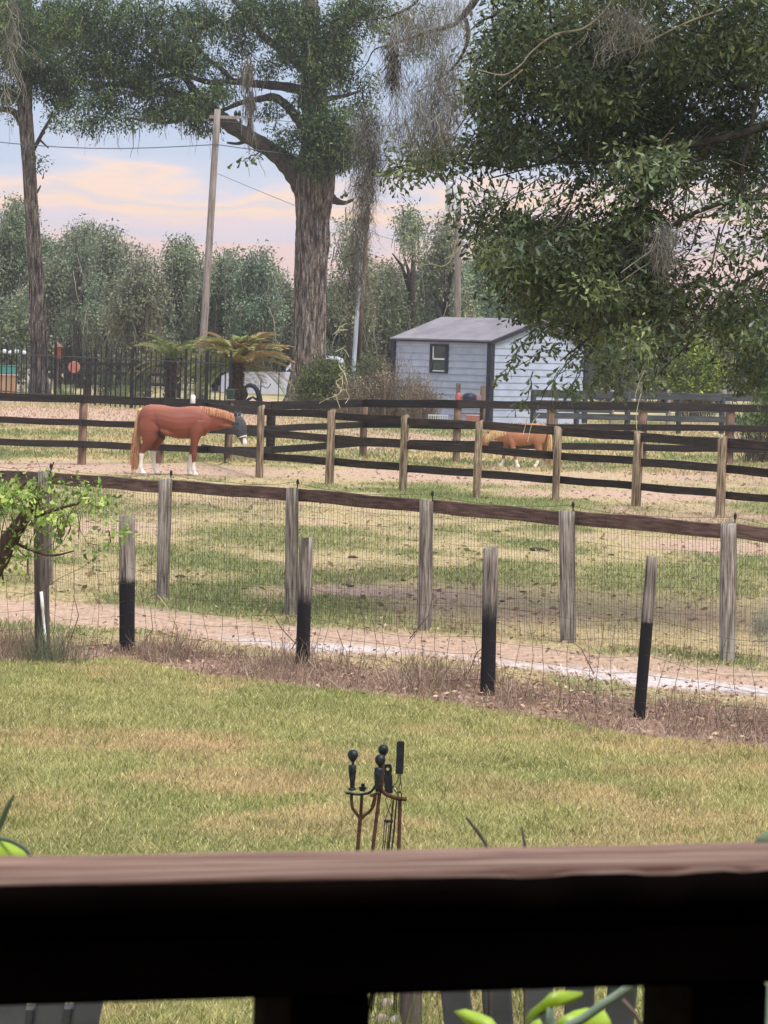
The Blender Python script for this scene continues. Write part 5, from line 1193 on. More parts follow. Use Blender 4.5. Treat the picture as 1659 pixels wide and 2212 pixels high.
hg.location = HM.to_translation(); W[hg.name] = Matrix.Translation(hg.location)
trunk = [(-.585, 0, 1.10, .10, .10), (-.555, 0, 1.10, .21, .17), (-.48, 0, 1.10, .285, .235), (-.36, 0, 1.105, .31, .27), (-.2, 0, 1.135, .285, .275), (-.02, 0, 1.10, .295, .295), (.16, 0, 1.065, .315, .31), (.32, 0, 1.065, .325, .29), (.46, 0, 1.085, .325, .255), (.58, 0, 1.08, .32, .225), (.70, 0, 1.04, .28, .19), (.79, 0, .99, .21, .15), (.84, 0, .96, .12, .10)]
neck = [(.50, 0, 1.17, .22, .15), (.62, 0, 1.15, .265, .15), (.76, 0, 1.145, .255, .125), (.90, 0, 1.15, .232, .105), (1.05, 0, 1.155, .20, .09), (1.18, 0, 1.155, .168, .08), (1.29, 0, 1.135, .14, .076), (1.37, 0, 1.11, .11, .07)]
head = [(1.345, 0, 1.22, .05, .05), (1.365, 0, 1.16, .10, .075), (1.385, 0, 1.09, .125, .088), (1.415, 0, 1.00, .125, .085), (1.45, 0, .91, .10, .07), (1.48, 0, .83, .078, .058), (1.51, 0, .76, .066, .052), (1.535, 0, .70, .062, .052), (1.55, 0, .665, .05, .045), (1.557, 0, .645, .02, .02)]
def leg(y, pts):                      # (x, z, fore-aft radius, sideways radius)
    return [(a[0], y, a[1], a[2] * (1.16 if a[1] < .46 else 1), a[3] * (1.16 if a[1] < .46 else 1)) for a in pts]
hindN = leg(-.15, [(-.34, 1.10, .20, .12), (-.36, .95, .23, .13), (-.36, .82, .185, .12), (-.385, .70, .13, .095), (-.42, .60, .088, .07), (-.465, .52, .062, .05), (-.50, .46, .056, .043), (-.51, .40, .046, .037), (-.512, .32, .035, .03), (-.515, .22, .034, .029), (-.52, .15, .041, .035), (-.508, .105, .036, .032), (-.485, .07, .040, .038), (-.475, .045, .055, .050), (-.465, .0, .066, .058)])
hindF = leg(.15, [(-.28, 1.05, .20, .11), (-.24, .88, .20, .12), (-.235, .76, .15, .10), (-.26, .64, .10, .075), (-.30, .54, .068, .055), (-.33, .47, .056, .044), (-.325, .40, .045, .037), (-.30, .30, .036, .03), (-.285, .20, .034, .029), (-.28, .14, .041, .035), (-.262, .10, .036, .032), (-.24, .07, .040, .038), (-.225, .045, .055, .05), (-.215, .0, .066, .058)])
foreN = leg(-.12, [(.62, 1.12, .17, .10), (.60, .96, .16, .11), (.57, .84, .125, .095), (.555, .72, .088, .072), (.55, .60, .066, .055), (.548, .50, .052, .046), (.55, .43, .052, .046), (.545, .36, .040, .036), (.54, .26, .033, .029), (.54, .18, .034, .03), (.545, .135, .040, .035), (.557, .095, .034, .032), (.572, .065, .040, .038), (.58, .04, .054, .05), (.588, .0, .066, .058)])
foreF = leg(.12, [(.58, 1.05, .15, .09), (.55, .86, .12, .09), (.52, .72, .085, .07), (.495, .60, .064, .054), (.475, .50, .051, .045), (.465, .43, .051, .045), (.45, .36, .040, .036), (.43, .26, .033, .029), (.418, .18, .034, .03), (.415, .135, .040, .035), (.422, .095, .034, .032), (.435, .065, .040, .038), (.442, .04, .054, .05), (.448, .0, .066, .058)])
musc = [[(-.50, -.10, 1.16, .05, .05), (-.44, -.165, 1.10, .14, .07), (-.36, -.175, 1.02, .17, .08), (-.27, -.16, .92, .13, .07), (-.22, -.15, .84, .07, .05)],
        [(.36, -.13, 1.26, .04, .04), (.46, -.175, 1.16, .10, .055), (.58, -.165, 1.05, .13, .06), (.68, -.13, .97, .09, .05), (.72, -.11, .92, .04, .04)],
        [(.60, -.15, 1.0, .06, .05), (.53, -.165, .92, .095, .055), (.50, -.15, .84, .06, .04)],
        [(.20, -.16, .84, .04, .04), (.0, -.20, .86, .07, .06), (-.14, -.19, .90, .05, .05)],
        [(.64, 0, .98, .10, .12), (.69, 0, .90, .10, .12), (.67, 0, .83, .07, .09)],
        [(1.0, -.05, 1.05, .03, .03), (1.15, -.055, 1.03, .035, .03), (1.30, -.05, 1.02, .03, .03)], [(-.50, -.02, 1.30, .05, .06), (-.36, -.06, 1.34, .08, .10), (-.2, -.05, 1.33, .06, .08)]]
me = remesh([subd(x_) for x_ in (trunk, neck, head, hindN, hindF, foreN, foreF)] + [subd(m_) for m_ in musc], .011, 6)
Cch = np.array(lin((134, 75, 58))); Cwh = np.array(lin((226, 216, 206))); Cdk = np.array(lin((104, 56, 44))); Chf = np.array(lin((150, 136, 124)))
def horse_col(co):
    x, y, z = co.T; n = fbm(x * 3 + 9, z * 3 + y, 1, 1, 2)[:, None]; c = Cch[None] * (.92 + .16 * n) * (.97 + .06 * RS.random((len(x), 1)))
    n2 = vnoise(x * 9, z * 9 + y * 5, 1, 1, 3)
    def mixc(c, k, m): return c * (1 - m[:, None]) + np.array(k)[None] * m[:, None]
    hind = x < .1; th = np.where(hind, np.where(y < 0, .45, .46), np.where(y < 0, .27, .42))
    lim = th + .05 * (n2 - .5) + np.where(hind, 0, .10 * (x > .55) * 0)
    c = mixc(c, Cdk, sm(.80, .55, z) * .55 * (1 - sm(.9, 1.2, x)))  # darker brown legs, plus shading painted onto the lower belly
    c = mixc(c, Cwh, sm(.02, -.02, z - lim) * (x < 1))
    c = mixc(c, Chf, sm(.05, .03, z) * (x < 1))
    c = mixc(c, lin((196, 130, 104)), sm(1.28, 1.42, z) * .45)  # painted highlight along the topline
    c = mixc(c, Cdk, np.exp(-((x + .205 + (z - 1.1) * .25) / .022) ** 2) * sm(.82, .95, z) * (1 - sm(1.2, 1.36, z)) * .5)  # flank crease shade put into the coat colour
    c = mixc(c, Cdk, np.exp(-((x - .70 + (z - 1.1) * .3) / .03) ** 2) * sm(.8, .95, z) * (1 - sm(1.15, 1.3, z)) * .45)  # painted shade line in front of the shoulder
    c = mixc(c, Cdk, np.exp(-((x - .44 - (z - .9) * .2) / .03) ** 2) * sm(.72, .8, z) * (1 - sm(.95, 1.1, z)) * .5)  # crease behind the elbow, shaded by colour
    hd = (x > 1.3) & (z < 1.2)
    c = mixc(c, lin((92, 96, 100)), sm(.80, .74, z) * hd)
    c = mixc(c, lin((232, 226, 222)), sm(.016, .0, np.abs(y) * .35 - (x - 1.505)) * sm(.60, .68, z) * sm(.84, .76, z) * hd)
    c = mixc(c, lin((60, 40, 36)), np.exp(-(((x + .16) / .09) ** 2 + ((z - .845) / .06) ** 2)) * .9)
    return c
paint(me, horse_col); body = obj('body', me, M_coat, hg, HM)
# sheath
obj('sheath', MB().tube([(-.21, 0, .88), (-.17, 0, .83), (-.12, 0, .79), (-.085, 0, .74), (-.08, 0, .71)], [.05, .06, .05, .03, .012], 10).mesh(True), mat('dark skin', lin((70, 54, 52)), .6), hg, HM)
# fly mask with ears
mk = [(1.362, 0, 1.225, .085, .078), (1.375, 0, 1.17, .125, .094), (1.395, 0, 1.09, .152, .106), (1.425, 0, 1.00, .152, .102), (1.458, 0, .91, .126, .088), (1.487, 0, .83, .100, .075), (1.492, 0, .815, .094, .07)]
mbm = MB(); s_mk = subd(mk); mbm.tube([Vector(p_[:3]) for p_ in s_mk], [p_[3] for p_ in s_mk], 20, True, ry=[p_[4] for p_ in s_mk], up=(0, 1, 0))
M_mesh = noise_mat('grey fly mesh', lin((60, 60, 62)), lin((86, 86, 90)), (1, 1, 1), 30, 3, .7, .2, .004)
mask = obj('fly_mask', mbm.mesh(True), M_mesh, hg, HM)
for sy, dx in ((-.05, -.01), (.05, .05)):
    obj('ear_cover', MB().tube([(1.36 + dx, sy, 1.22), (1.365 + dx, sy * 1.2, 1.26), (1.372 + dx, sy * 1.35, 1.30), (1.385 + dx, sy * 1.4, 1.345)], [.030, .036, .026, .004], 10, ry=[.022, .024, .018, .004]).mesh(True), mat('dark ear cloth', lin((60, 64, 78)), .7), mask, HM)
    obj('eye_cup', MB().tube([(1.415, sy * 1.55, 1.07), (1.418, sy * 1.95, 1.065), (1.42, sy * 2.1, 1.062)], [.055, .045, .015], 14, up=(0, 0, 1)).mesh(True), mat('dark fly mesh', lin((58, 62, 68)), .7), mask, HM)
obj('nose_band', MB().tube([(1.487, 0, .838), (1.494, 0, .812)], [.102, .096], 20, cap=False, ry=[.077, .074], up=(0, 1, 0)).mesh(True), mat('white fleece', lin((222, 220, 216)), .9), mask, HM)
# tail, mane
def hair(st, d, lens, wid, pal, segs, wig, grav): 
    n = len(st); pal = np.array([lin(q) for q in pal]); v, f, cl, _ = strands(st, d, lens, wid, segs, wig, grav, pal[RS.integers(0, len(pal), n)] * RS.uniform(.75, 1.2, (n, 1)), .5); return mesh_np(v, f, cols=cl)
mb_ = MB().tube([(-.55, 0, 1.33), (-.60, 0, 1.27), (-.625, 0, 1.1), (-.63, 0, .9), (-.64, 0, .6), (-.645, 0, .35), (-.63, 0, .16), (-.62, 0, .10)], [.03, .045, .055, .065, .07, .065, .04, .01], 12, ry=[.03, .04, .05, .06, .065, .06, .04, .01], up=(0, 1, 0))
tm = mb_.mesh(True); paint(tm, lambda co: np.array(lin((214, 172, 128)))[None] * (.8 + .5 * vnoise(co[:, 0] * 90, co[:, 2] * 3, 1, 1, 4))[:, None]); tl = obj('tail', tm, M_hair, hg, HM)
n = 500; t = RS.random(n); st = np.stack([-.60 - .04 * t + RS.normal(0, .012, n), RS.normal(0, .03, n), 1.3 - t * .5], -1)
obj('tail_hair', hair(st, np.stack([RS.normal(-.06, .05, n), RS.normal(0, .05, n), -np.ones(n)], -1), RS.uniform(.5, .85, n), .012, [(212, 160, 118), (188, 130, 92), (226, 186, 146)], 7, .035, .02), M_hair, tl, HM, kind='stuff')
n = 700; t = RS.random(n); cx_ = .62 + t * .70; cz_ = np.interp(cx_, [.55, .62, .76, .9, 1.05, 1.18, 1.3, 1.36], [1.385, 1.41, 1.398, 1.38, 1.352, 1.32, 1.272, 1.24])
st = np.stack([cx_, RS.normal(-.015, .012, n), cz_ + .004], -1)
obj('mane', hair(st, np.stack([RS.normal(.12, .15, n), -.85 * np.ones(n), -.35 + RS.normal(0, .1, n)], -1), RS.uniform(.10, .20, n), .013, [(222, 160, 118), (206, 140, 102), (232, 184, 146)], 6, .06, .32), M_hair, hg, HM, kind='stuff')

# small sorrel pony grazing, facing left (built facing +x and mirrored)
pg = thing('pony', 'small sorrel pony with flaxen mane and tail standing head down behind the paddock fence', 'pony')
sP = G(1118, 1010); kP = 100.4 / 100.4 * 1.0
PM = Matrix.Translation((P(1132, 1000, sP.y).x, sP.y, 0)) @ Matrix.Rotation(rad(3), 4, 'Z')
pg.location = PM.to_translation(); W[pg.name] = Matrix.Translation(pg.location)
def mir(pts): return [(-a[0], *a[1:]) for a in subd(pts)]
ptr = [(-.475, 0, .73, .09, .08), (-.45, 0, .74, .16, .13), (-.37, 0, .765, .215, .175), (-.22, 0, .765, .22, .205), (-.05, 0, .725, .24, .225), (.1, 0, .71, .245, .235), (.24, 0, .71, .24, .215), (.36, 0, .69, .215, .17), (.45, 0, .65, .165, .13), (.51, 0, .61, .09, .08)]
pnk = [(.26, 0, .76, .19, .13), (.40, 0, .735, .19, .115), (.53, 0, .71, .155, .09), (.65, 0, .695, .125, .07), (.76, 0, .675, .10, .06), (.84, 0, .65, .07, .055)]
phd = [(.83, 0, .72, .05, .05), (.845, 0, .66, .095, .07), (.855, 0, .58, .10, .07), (.865, 0, .49, .08, .058), (.875, 0, .40, .06, .046), (.882, 0, .34, .053, .045), (.885, 0, .31, .04, .035)]
pf1 = leg(-.11, [(.30, .74, .13, .08), (.28, .58, .10, .075), (.265, .48, .065, .055), (.245, .38, .047, .04), (.225, .30, .042, .037), (.20, .20, .028, .025), (.175, .12, .033, .029), (.165, .075, .030, .028), (.15, .045, .040, .038), (.14, 0, .052, .048)])
pf2 = leg(.11, [(.36, .72, .13, .08), (.37, .57, .10, .075), (.39, .47, .062, .052), (.415, .37, .045, .04), (.43, .30, .042, .037), (.445, .20, .028, .025), (.455, .12, .033, .029), (.47, .075, .03, .028), (.49, .045, .04, .038), (.50, 0, .052, .048)])
ph1 = leg(-.12, [(-.30, .76, .17, .09), (-.29, .62, .15, .09), (-.29, .50, .09, .065), (-.315, .40, .058, .046), (-.335, .33, .045, .037), (-.32, .26, .033, .028), (-.29, .17, .028, .025), (-.275, .115, .034, .029), (-.255, .07, .03, .028), (-.235, .045, .04, .038), (-.225, 0, .052, .048)])
ph2 = leg(.12, [(-.34, .76, .17, .09), (-.36, .62, .15, .09), (-.39, .50, .09, .065), (-.435, .40, .058, .046), (-.465, .33, .045, .037), (-.465, .26, .033, .028), (-.46, .17, .028, .025), (-.455, .115, .034, .029), (-.44, .07, .03, .028), (-.425, .045, .04, .038), (-.415, 0, .052, .048)])
me = remesh([mir(x_) for x_ in (ptr, pnk, phd, pf1, pf2, ph1, ph2)], .0095, 8)
def pony_col(co):
    x, y, z = co.T; c = np.array(lin((176, 122, 92)))[None] * (.75 + .5 * fbm(x * 4 + 3, z * 4 + y, 1, 1, 2))[:, None]
    n2 = vnoise(x * 9, z * 9 + y * 5, 1, 1, 3); lo_ = sm(.60, .35, z)[:, None]; c = c * (1 - lo_ * .4) + np.array(lin((130, 74, 54)))[None] * lo_ * .4
    m = sm(.02, -.02, z - .15 - .04 * n2) * (np.abs(x) < .7); c = c * (1 - m[:, None]) + np.array(lin((230, 218, 204)))[None] * m[:, None]
    return c
paint(me, pony_col); obj('body', me, M_coat, pg, PM)
for sy in (-.045, .045): obj('ear', MB().tube([(-.80, sy, .73), (-.80, sy * 1.3, .77), (-.815, sy * 1.5, .82)], [.022, .024, .004], 8).mesh(True), mat('pony ear', lin((176, 108, 74)), .6), pg, PM)
n = 800; t = RS.random(n); cx_ = .36 + t * .48; cz_ = np.interp(cx_, [.3, .4, .53, .65, .76, .84], [.945, .915, .86, .815, .77, .72])
obj('mane', hair(np.stack([-cx_, RS.normal(-.012, .01, n), cz_ + .004], -1), np.stack([RS.normal(-.1, .15, n), -.8 * np.ones(n), -.3 * np.ones(n)], -1), RS.uniform(.12, .26, n), .011, [(226, 190, 136), (206, 166, 112), (238, 214, 170)], 6, .07, .30), M_hair, pg, PM, kind='stuff')
n = 260; obj('forelock', hair(np.stack([-.845 + RS.normal(0, .01, n), RS.normal(-.03, .02, n), .72 + 0 * RS.random(n)], -1), np.stack([-.2 * np.ones(n), -.3 * np.ones(n), -np.ones(n)], -1), RS.uniform(.08, .2, n), .01, [(226, 190, 136), (206, 166, 112)], 4, .06, .1), M_hair, pg, PM, kind='stuff')
tm = MB().tube([(.455, 0, .90), (.50, 0, .86), (.535, 0, .72), (.55, 0, .5), (.55, 0, .34), (.54, 0, .26)], [.02, .04, .055, .065, .05, .012], 10, up=(0, 1, 0)).mesh(True); paint(tm, lambda co: np.array(lin((206, 164, 116)))[None] * (.8 + .5 * vnoise(co[:, 0] * 90, co[:, 2] * 3, 1, 1, 4))[:, None])
tl = obj('tail', tm, M_hair, pg, PM)
n = 500; t = RS.random(n); obj('tail_hair', hair(np.stack([.50 + .05 * t + RS.normal(0, .012, n), RS.normal(0, .025, n), .87 - t * .35], -1), np.stack([RS.normal(.03, .06, n), RS.normal(0, .06, n), -np.ones(n)], -1), RS.uniform(.3, .55, n), .011, [(216, 176, 124), (190, 146, 98), (232, 204, 158)], 6, .05, .02), M_hair, tl, PM, kind='stuff')

# ------------------------------------------------------------------ near oak whose trunk stands outside the frame on the right
YN = 34.0
no = thing('near_oak', 'near oak with leafy boughs hanging into the upper right of the picture', 'tree', (6.8, YN, 0))
bark_trunk_pts = [(6.8, -.2, .55), (6.8, .3, .42), (6.75, 1.5, .34), (6.7, 3, .31), (6.6, 4.6, .28), (6.5, 6.5, .22), (6.4, 9, .12)]
obj('trunk', MB().tube([(a, YN, z) for a, z, r in bark_trunk_pts], [r for a, z, r in bark_trunk_pts], 20).mesh(True), M_bark, no)
GREEN_NEAR = [lin((82, 96, 60)), lin((98, 112, 66)), lin((60, 74, 48)), lin((124, 132, 86)), lin((88, 104, 80))]
def BN(px, py, rx, ry, n, Y=YN, dy=1.6): return B(px, py, rx, ry, n, Y + random.uniform(-1, 1), dy)
bl = [BN(1350, -20, 330, 70, 300), BN(1130, 90, 100, 90, 170), BN(1290, 110, 120, 90, 230), BN(1450, 130, 130, 100, 250), BN(1600, 120, 110, 110, 210), BN(1070, 200, 80, 50, 90), BN(1250, 230, 120, 70, 190), BN(1420, 270, 140, 80, 240), BN(1600, 290, 100, 90, 170),
      BN(1120, 290, 90, 45, 90), BN(1280, 315, 90, 38, 64), BN(1100, 340, 110, 26, 60), BN(980, 330, 90, 26, 40), BN(910, 345, 70, 20, 26), BN(860, 365, 60, 16, 14), BN(1210, 372, 90, 22, 14), BN(1370, 370, 90, 45, 70), BN(1480, 370, 80, 40, 36), BN(1630, 380, 60, 44, 40), BN(1395, 440, 45, 60, 48),
      BN(1450, 470, 60, 40, 12), BN(1560, 450, 90, 36, 18), BN(1280, 420, 60, 26, 9), BN(1180, 430, 60, 30, 9), BN(1340, 500, 60, 40, 60), BN(1080, 495, 80, 30, 60), BN(1180, 515, 90, 32, 80), BN(1280, 535, 80, 36, 70), BN(1120, 540, 90, 44, 110), BN(1230, 575, 100, 44, 120), BN(1350, 565, 80, 46, 70),
      BN(1460, 550, 80, 30, 16), BN(1580, 560, 90, 40, 18), BN(1640, 500, 50, 40, 20), BN(1150, 600, 90, 40, 90), BN(1270, 630, 110, 46, 130), BN(1390, 640, 90, 50, 110), BN(1500, 640, 90, 50, 34), BN(1620, 650, 70, 50, 50), BN(1190, 655, 70, 28, 34), BN(1310, 695, 90, 34, 70), BN(1400, 700, 80, 36, 70),
      BN(1350, 740, 66, 26, 34), BN(1312, 772, 34, 18, 8), BN(1415, 740, 36, 30, 14), BN(1400, 790, 28, 30, 12), BN(1320, 810, 30, 18, 7), BN(1610, 730, 60, 50, 60), BN(1640, 800, 45, 50, 44), BN(1560, 700, 50, 30, 30), BN(1645, 850, 24, 24, 6), BN(1500, 700, 50, 26, 16),
      BN(1200, 715, 36, 16, 7), BN(1160, 690, 40, 18, 8), BN(1225, 745, 26, 14, 3), BN(1050, 440, 40, 20, 8), BN(1520, 400, 150, 30, 10, YN + 4), BN(1760, 60, 130, 130, 190), BN(1780, 280, 130, 130, 170), BN(1780, 500, 120, 120, 120), BN(1770, 720, 100, 90, 80), BN(1990, 150, 130, 200, 220), BN(1990, 480, 120, 180, 150), BN(1500, -160, 420, 90, 260), BN(1320, 120, 320, 130, 200, YN + 5, 2.0), BN(1280, 610, 200, 80, 30, YN + 4, 2.0)]
bl = [(c_, r_, max(2, int(n_ * .50))) for c_, r_, n_ in bl]
C, D, Nn, Ls, Ws, col, cs, bc = crown_arrays(bl, 42, .098, .082, .029, GREEN_NEAR, pw=[.3, .24, .26, .08, .12], droop=.35, flat=.7, tone=.3)
v, f, cl = leaves_mesh(C, D, Nn, Ls, Ws, col, 'oak')
obj('crown', mesh_np(v, f, cols=cl), M_leafnear, no, kind='stuff')
pull = cs + np.array([1.2, 0, .5])
v1, f1, c1, _ = twigs_arrays(cs, pull, .011, lin((96, 84, 72)), .55, .5)
obj('twigs', mesh_np(v1, f1, cols=c1), M_moss, no, kind='stuff')
limbs(no, [
    [(1700, -20, 26), (1659, 4, 20), (1600, 14, 17), (1555, 40, 15), (1520, 72, 14), (1480, 80, 10), (1440, 82, 8), (1390, 100, 5), (1330, 112, 3)],
    [(1345, -40, 16), (1320, -2, 15), (1290, 40, 13), (1270, 60, 9), (1240, 66, 7), (1205, 82, 5), (1170, 95, 4), (1130, 98, 3)] if False else
    [(1045, -40, 17), (1030, -5, 16), (1008, 25, 14), (985, 50, 11), (960, 60, 9), (920, 70, 7), (880, 85, 5), (840, 98, 4), (808, 108, 3), (790, 140, 2.4), (760, 165, 2)],
    [(1005, 40, 10), (1012, 75, 9), (1000, 115, 7), (975, 150, 5), (940, 175, 3), (900, 200, 2)],
    [(1120, -30, 8), (1100, 8, 7), (1070, 32, 6), (1040, 45, 5), (1020, 62, 3), (1006, 78, 2)],
    [(920, -20, 7), (890, 12, 6), (868, 25, 6), (850, 32, 5), (830, 38, 4), (800, 42, 2)],
    [(1180, -30, 5), (1188, 20, 5), (1190, 60, 4), (1188, 92, 3)],
    [(1659, 150, 12), (1640, 190, 11), (1625, 260, 10), (1610, 330, 9), (1602, 370, 9), (1600, 400, 7), (1570, 440, 6), (1530, 468, 5), (1480, 470, 4), (1430, 500, 3)],
    [(1540, 75, 7), (1552, 130, 6), (1570, 170, 6), (1620, 192, 7), (1680, 200, 8)],
    [(1600, 405, 5), (1580, 450, 4), (1560, 500, 3), (1550, 540, 2)],
    [(1560, -20, 18), (1500, 60, 12), (1380, 180, 10), (1290, 260, 8), (1220, 330, 6), (1150, 360, 4), (1060, 385, 3)],
    [(1720, 250, 22), (1560, 300, 16), (1420, 320, 12), (1300, 350, 8), (1200, 350, 6), (1100, 362, 4), (960, 345, 3)],
    [(1720, 420, 20), (1600, 430, 14), (1500, 460, 10), (1400, 520, 8), (1280, 560, 6), (1160, 580, 4)],
    [(1720, 560, 16), (1600, 620, 12), (1480, 690, 9), (1420, 780, 5), (1370, 830, 3)] if False else [(1720, 560, 12), (1620, 600, 9), (1560, 660, 7), (1500, 730, 5), (1440, 790, 4), (1400, 830, 3)],
    [(1400, 640, 6), (1320, 690, 5), (1260, 740, 4), (1210, 780, 3)]], YN - .6, M_limb)
def fine(root, specs, Y, m, nm, w=1.0):
    for pts in specs:
        limbs(root, [[(a, b_, c_ * w) for a, b_, c_ in pts]], Y, m, nm)
fine(no, [[(1330, -10, 5), (1300, 30, 5), (1258, 62, 4.5), (1200, 74, 4), (1150, 110, 3.6), (1130, 135, 3.4), (1105, 155, 3.2), (1080, 162, 3), (1030, 150, 2)],
          [(1560, 20, 4), (1480, 50, 4), (1400, 90, 3), (1350, 108, 2), (1310, 130, 2)], [(1400, -10, 3.4), (1380, 40, 3), (1330, 80, 3), (1290, 110, 2)],
          [(1130, 150, 3), (1100, 175, 2.6), (1075, 195, 2)], [(1560, 445, 4), (1500, 470, 3.4), (1440, 520, 3), (1380, 560, 2.4), (1340, 590, 2)], [(1480, 540, 3), (1400, 570, 2.6), (1340, 610, 2)]], YN - 1.9, M_pale, 'dead_twig')

# single leaves of the lowest sprays, each its own piece
def oak_leaf(L_=.09, Wd=.036, lob=0.0):
    outl = [(0, .02), (.25, .13), (.45, .28 + lob), (.62, .34 - lob), (.8, .5 + lob), (.93, .38), (1, .02)]
    vs = [(x * L_, 0, .004 * math.sin(x * 3.1)) for x, y in outl] + [(x * L_, y * Wd, .010 * y) for x, y in outl] + [(x * L_, -y * Wd, .010 * y) for x, y in outl]
    n = len(outl); fs = []
    for i in range(n - 1): fs += [(i, i + 1, n + i + 1, n + i), (i, 2 * n + i, 2 * n + i + 1, i + 1)]
    fs2 = fs; me = mesh_np(vs, np.array(fs2), cols=np.repeat(np.array([GREEN_NEAR[int(lob * 100) % 2]]), len(vs), 0)); me.materials.append(M_leafnear); return me
LV = [oak_leaf(.085, .032, 0), oak_leaf(.095, .036, .06), oak_leaf(.07, .030, .11)]
sprays = [[(1262, 745, 1), (1215, 800, 1), (1175, 850, 1), (1150, 900, 1)], [(1210, 740), (1165, 765), (1120, 790)], [(1240, 760), (1200, 820), (1190, 870)], [(1200, 700), (1150, 715), (1100, 745)], [(1160, 730), (1115, 760), (1115, 775)],
          [(1110, 775), (1090, 800), (1070, 815)], [(1260, 780), (1240, 830), (1245, 850)], [(1300, 800), (1280, 830), (1270, 850)], [(1280, 760), (1250, 800), (1225, 860)], [(1330, 810), (1345, 840), (1335, 860)], [(1420, 790), (1410, 830), (1400, 850)],
          [(560, 330), (530, 345), (513, 352)], [(1150, 800), (1140, 860), (1105, 890)], [(980, 380), (975, 430), (968, 470)], [(1000, 390), (985, 420), (990, 460)], [(790, 392), (760, 400), (752, 412)]]
nl = 0
for si, sp in enumerate(sprays):
    Ys = YN - 1.2 + random.uniform(-.4, .4)
    if si == 11: Ys = YN
    pts = [P(q[0], q[1], Ys) for q in sp]
    PP = []
    for i in range(len(pts) - 1):
        for q in range(4): PP.append(pts[i].lerp(pts[i + 1], q / 4) + Vector((random.gauss(0, .01), random.gauss(0, .02), random.gauss(0, .01))))
    PP.append(pts[-1]); obj('twig', MB().tube(PP, [.006 * (1 - .6 * i / len(PP)) for i in range(len(PP))], 5).mesh(True), M_limb, no)
    for rep in range(20 if si not in (11, 15) else 7):
        if nl >= 298: break
        p_ = PP[random.randrange(1, len(PP))] + Vector((random.gauss(0, .025), random.gauss(0, .03), random.gauss(0, .02)))
        R_ = Matrix.Rotation(random.uniform(-.6, .6), 4, 'Z') @ Matrix.Rotation(random.uniform(.3, 2.8), 4, 'Y') @ Matrix.Rotation(random.uniform(-1.5, 1.5), 4, 'X')
        obj('leaf', LV[nl % 3], None, no, Matrix.Translation(p_) @ R_ @ Matrix.Scale(random.uniform(.75, 1.2), 4)); nl += 1

# spanish moss in front of the big oak
MS = np.array([lin((146, 142, 132)), lin((172, 168, 156)), lin((120, 114, 106)), lin((192, 188, 172))]) * .9
moss_clump('large curtain of grey spanish moss hanging from the near oak at the top middle', [(900, 60, 90, 60, 3), (960, 20, 60, 60, 2), (955, 150, 40, 60, 2.4), (930, 220, 60, 60, 2.2), (880, 270, 70, 50, 2), (860, 180, 60, 60, .8), (960, 260, 30, 50, 1.2)], 2700, (.12, .42), .0045, YN - 1.4, MS, .35, 10, .42, .10)
moss_clump('long narrow column of spanish moss hanging right of the big oak trunk', [(790, 270, 34, 40, 1.5), (800, 330, 30, 50, 2), (790, 400, 26, 50, 2), (782, 470, 18, 40, 1.2), (776, 530, 14, 40, 1.0), (774, 590, 12, 30, .7), (770, 640, 10, 30, .3)], 2500, (.08, .28), .0042, YN - 1.2, MS * .8, .2, 8, .45, .16)
moss_clump('wisp of spanish moss beside the hanging column, with dark dead leaves', [(848, 110, 14, 40, 1), (850, 150, 8, 30, 1)], 260, (.1, .3), .007, YN - 1.3, MS * .5, .1, 7, .3, .2)
moss_clump('tangle of pale spanish moss at the top right above the leafy boughs', [(1340, 25, 60, 30, 1.3), (1370, 60, 45, 30, 1), (1310, 80, 30, 30, .4)], 330, (.14, .4), .005, YN - 2, MS, .25, 10, .45, .08)
moss_clump('small moss tuft hanging low in the right boughs', [(1440, 500, 30, 24, 1), (1430, 540, 22, 24, .8)], 300, (.12, .34), .005, YN - 2, MS * .8, .15, 8, .34, .14)
moss_clump('curly wisp of spanish moss hanging at the top left corner', [(22, 10, 12, 20, 1), (26, 70, 10, 30, 1), (24, 130, 10, 30, 1), (14, 190, 10, 20, .5)], 110, (.2, .45), .006, 30, MS * 1.1, .08, 10, .36, .14)
# the pale curly strand in front of the fences
def curl(ptlists, Y, r, label):
    mb_ = MB()
    for pts in ptlists:
        P3 = [P(a, b_, Y) for a, b_ in pts]; PP = []
        for i in range(len(P3) - 1):
            p0 = P3[max(i - 1, 0)]; p1 = P3[i]; p2 = P3[i + 1]; p3 = P3[min(i + 2, len(P3) - 1)]
            for q in range(5):
                t = q / 5; PP.append(.5 * ((2 * p1) + (p2 - p0) * t + (2 * p0 - 5 * p1 + 4 * p2 - p3) * t * t + (3 * p1 - p0 - 3 * p2 + p3) * t ** 3) + Vector((0, .05 * math.sin(i + q * .3), 0)))
        PP.append(P3[-1]); mb_.tube(PP, [r * (1 - .5 * i / len(PP)) for i in range(len(PP))], 5)
    return tag(obj('moss_strand', mb_.mesh(True), noise_mat('pale curly strand', lin((170, 164, 132)), lin((206, 202, 168)), ns=20)), label, 'moss strand')
def Z7(pts): return [((1100 + a / 3.318) / 1.8228, (1050 + b_ / 3.318) / 1.8228) for a, b_ in pts]
curl([Z7([(790, 1240), (775, 1280), (800, 1330), (840, 1370), (865, 1440), (890, 1530), (870, 1610), (895, 1660), (910, 1710), (860, 1790)]), Z7([(840, 1370), (775, 1415), (820, 1450), (825, 1560)]), Z7([(820, 1450), (745, 1505), (765, 1560), (805, 1600), (790, 1650), (730, 1690), (620, 1730), (520, 1785)]),
      Z7([(805, 1600), (840, 1615), (870, 1610)]), Z7([(735, 1680), (760, 1760), (790, 1840)])], YN - 2, .0052, 'pale curly moss strand hanging in front of the rails right of the big oak')
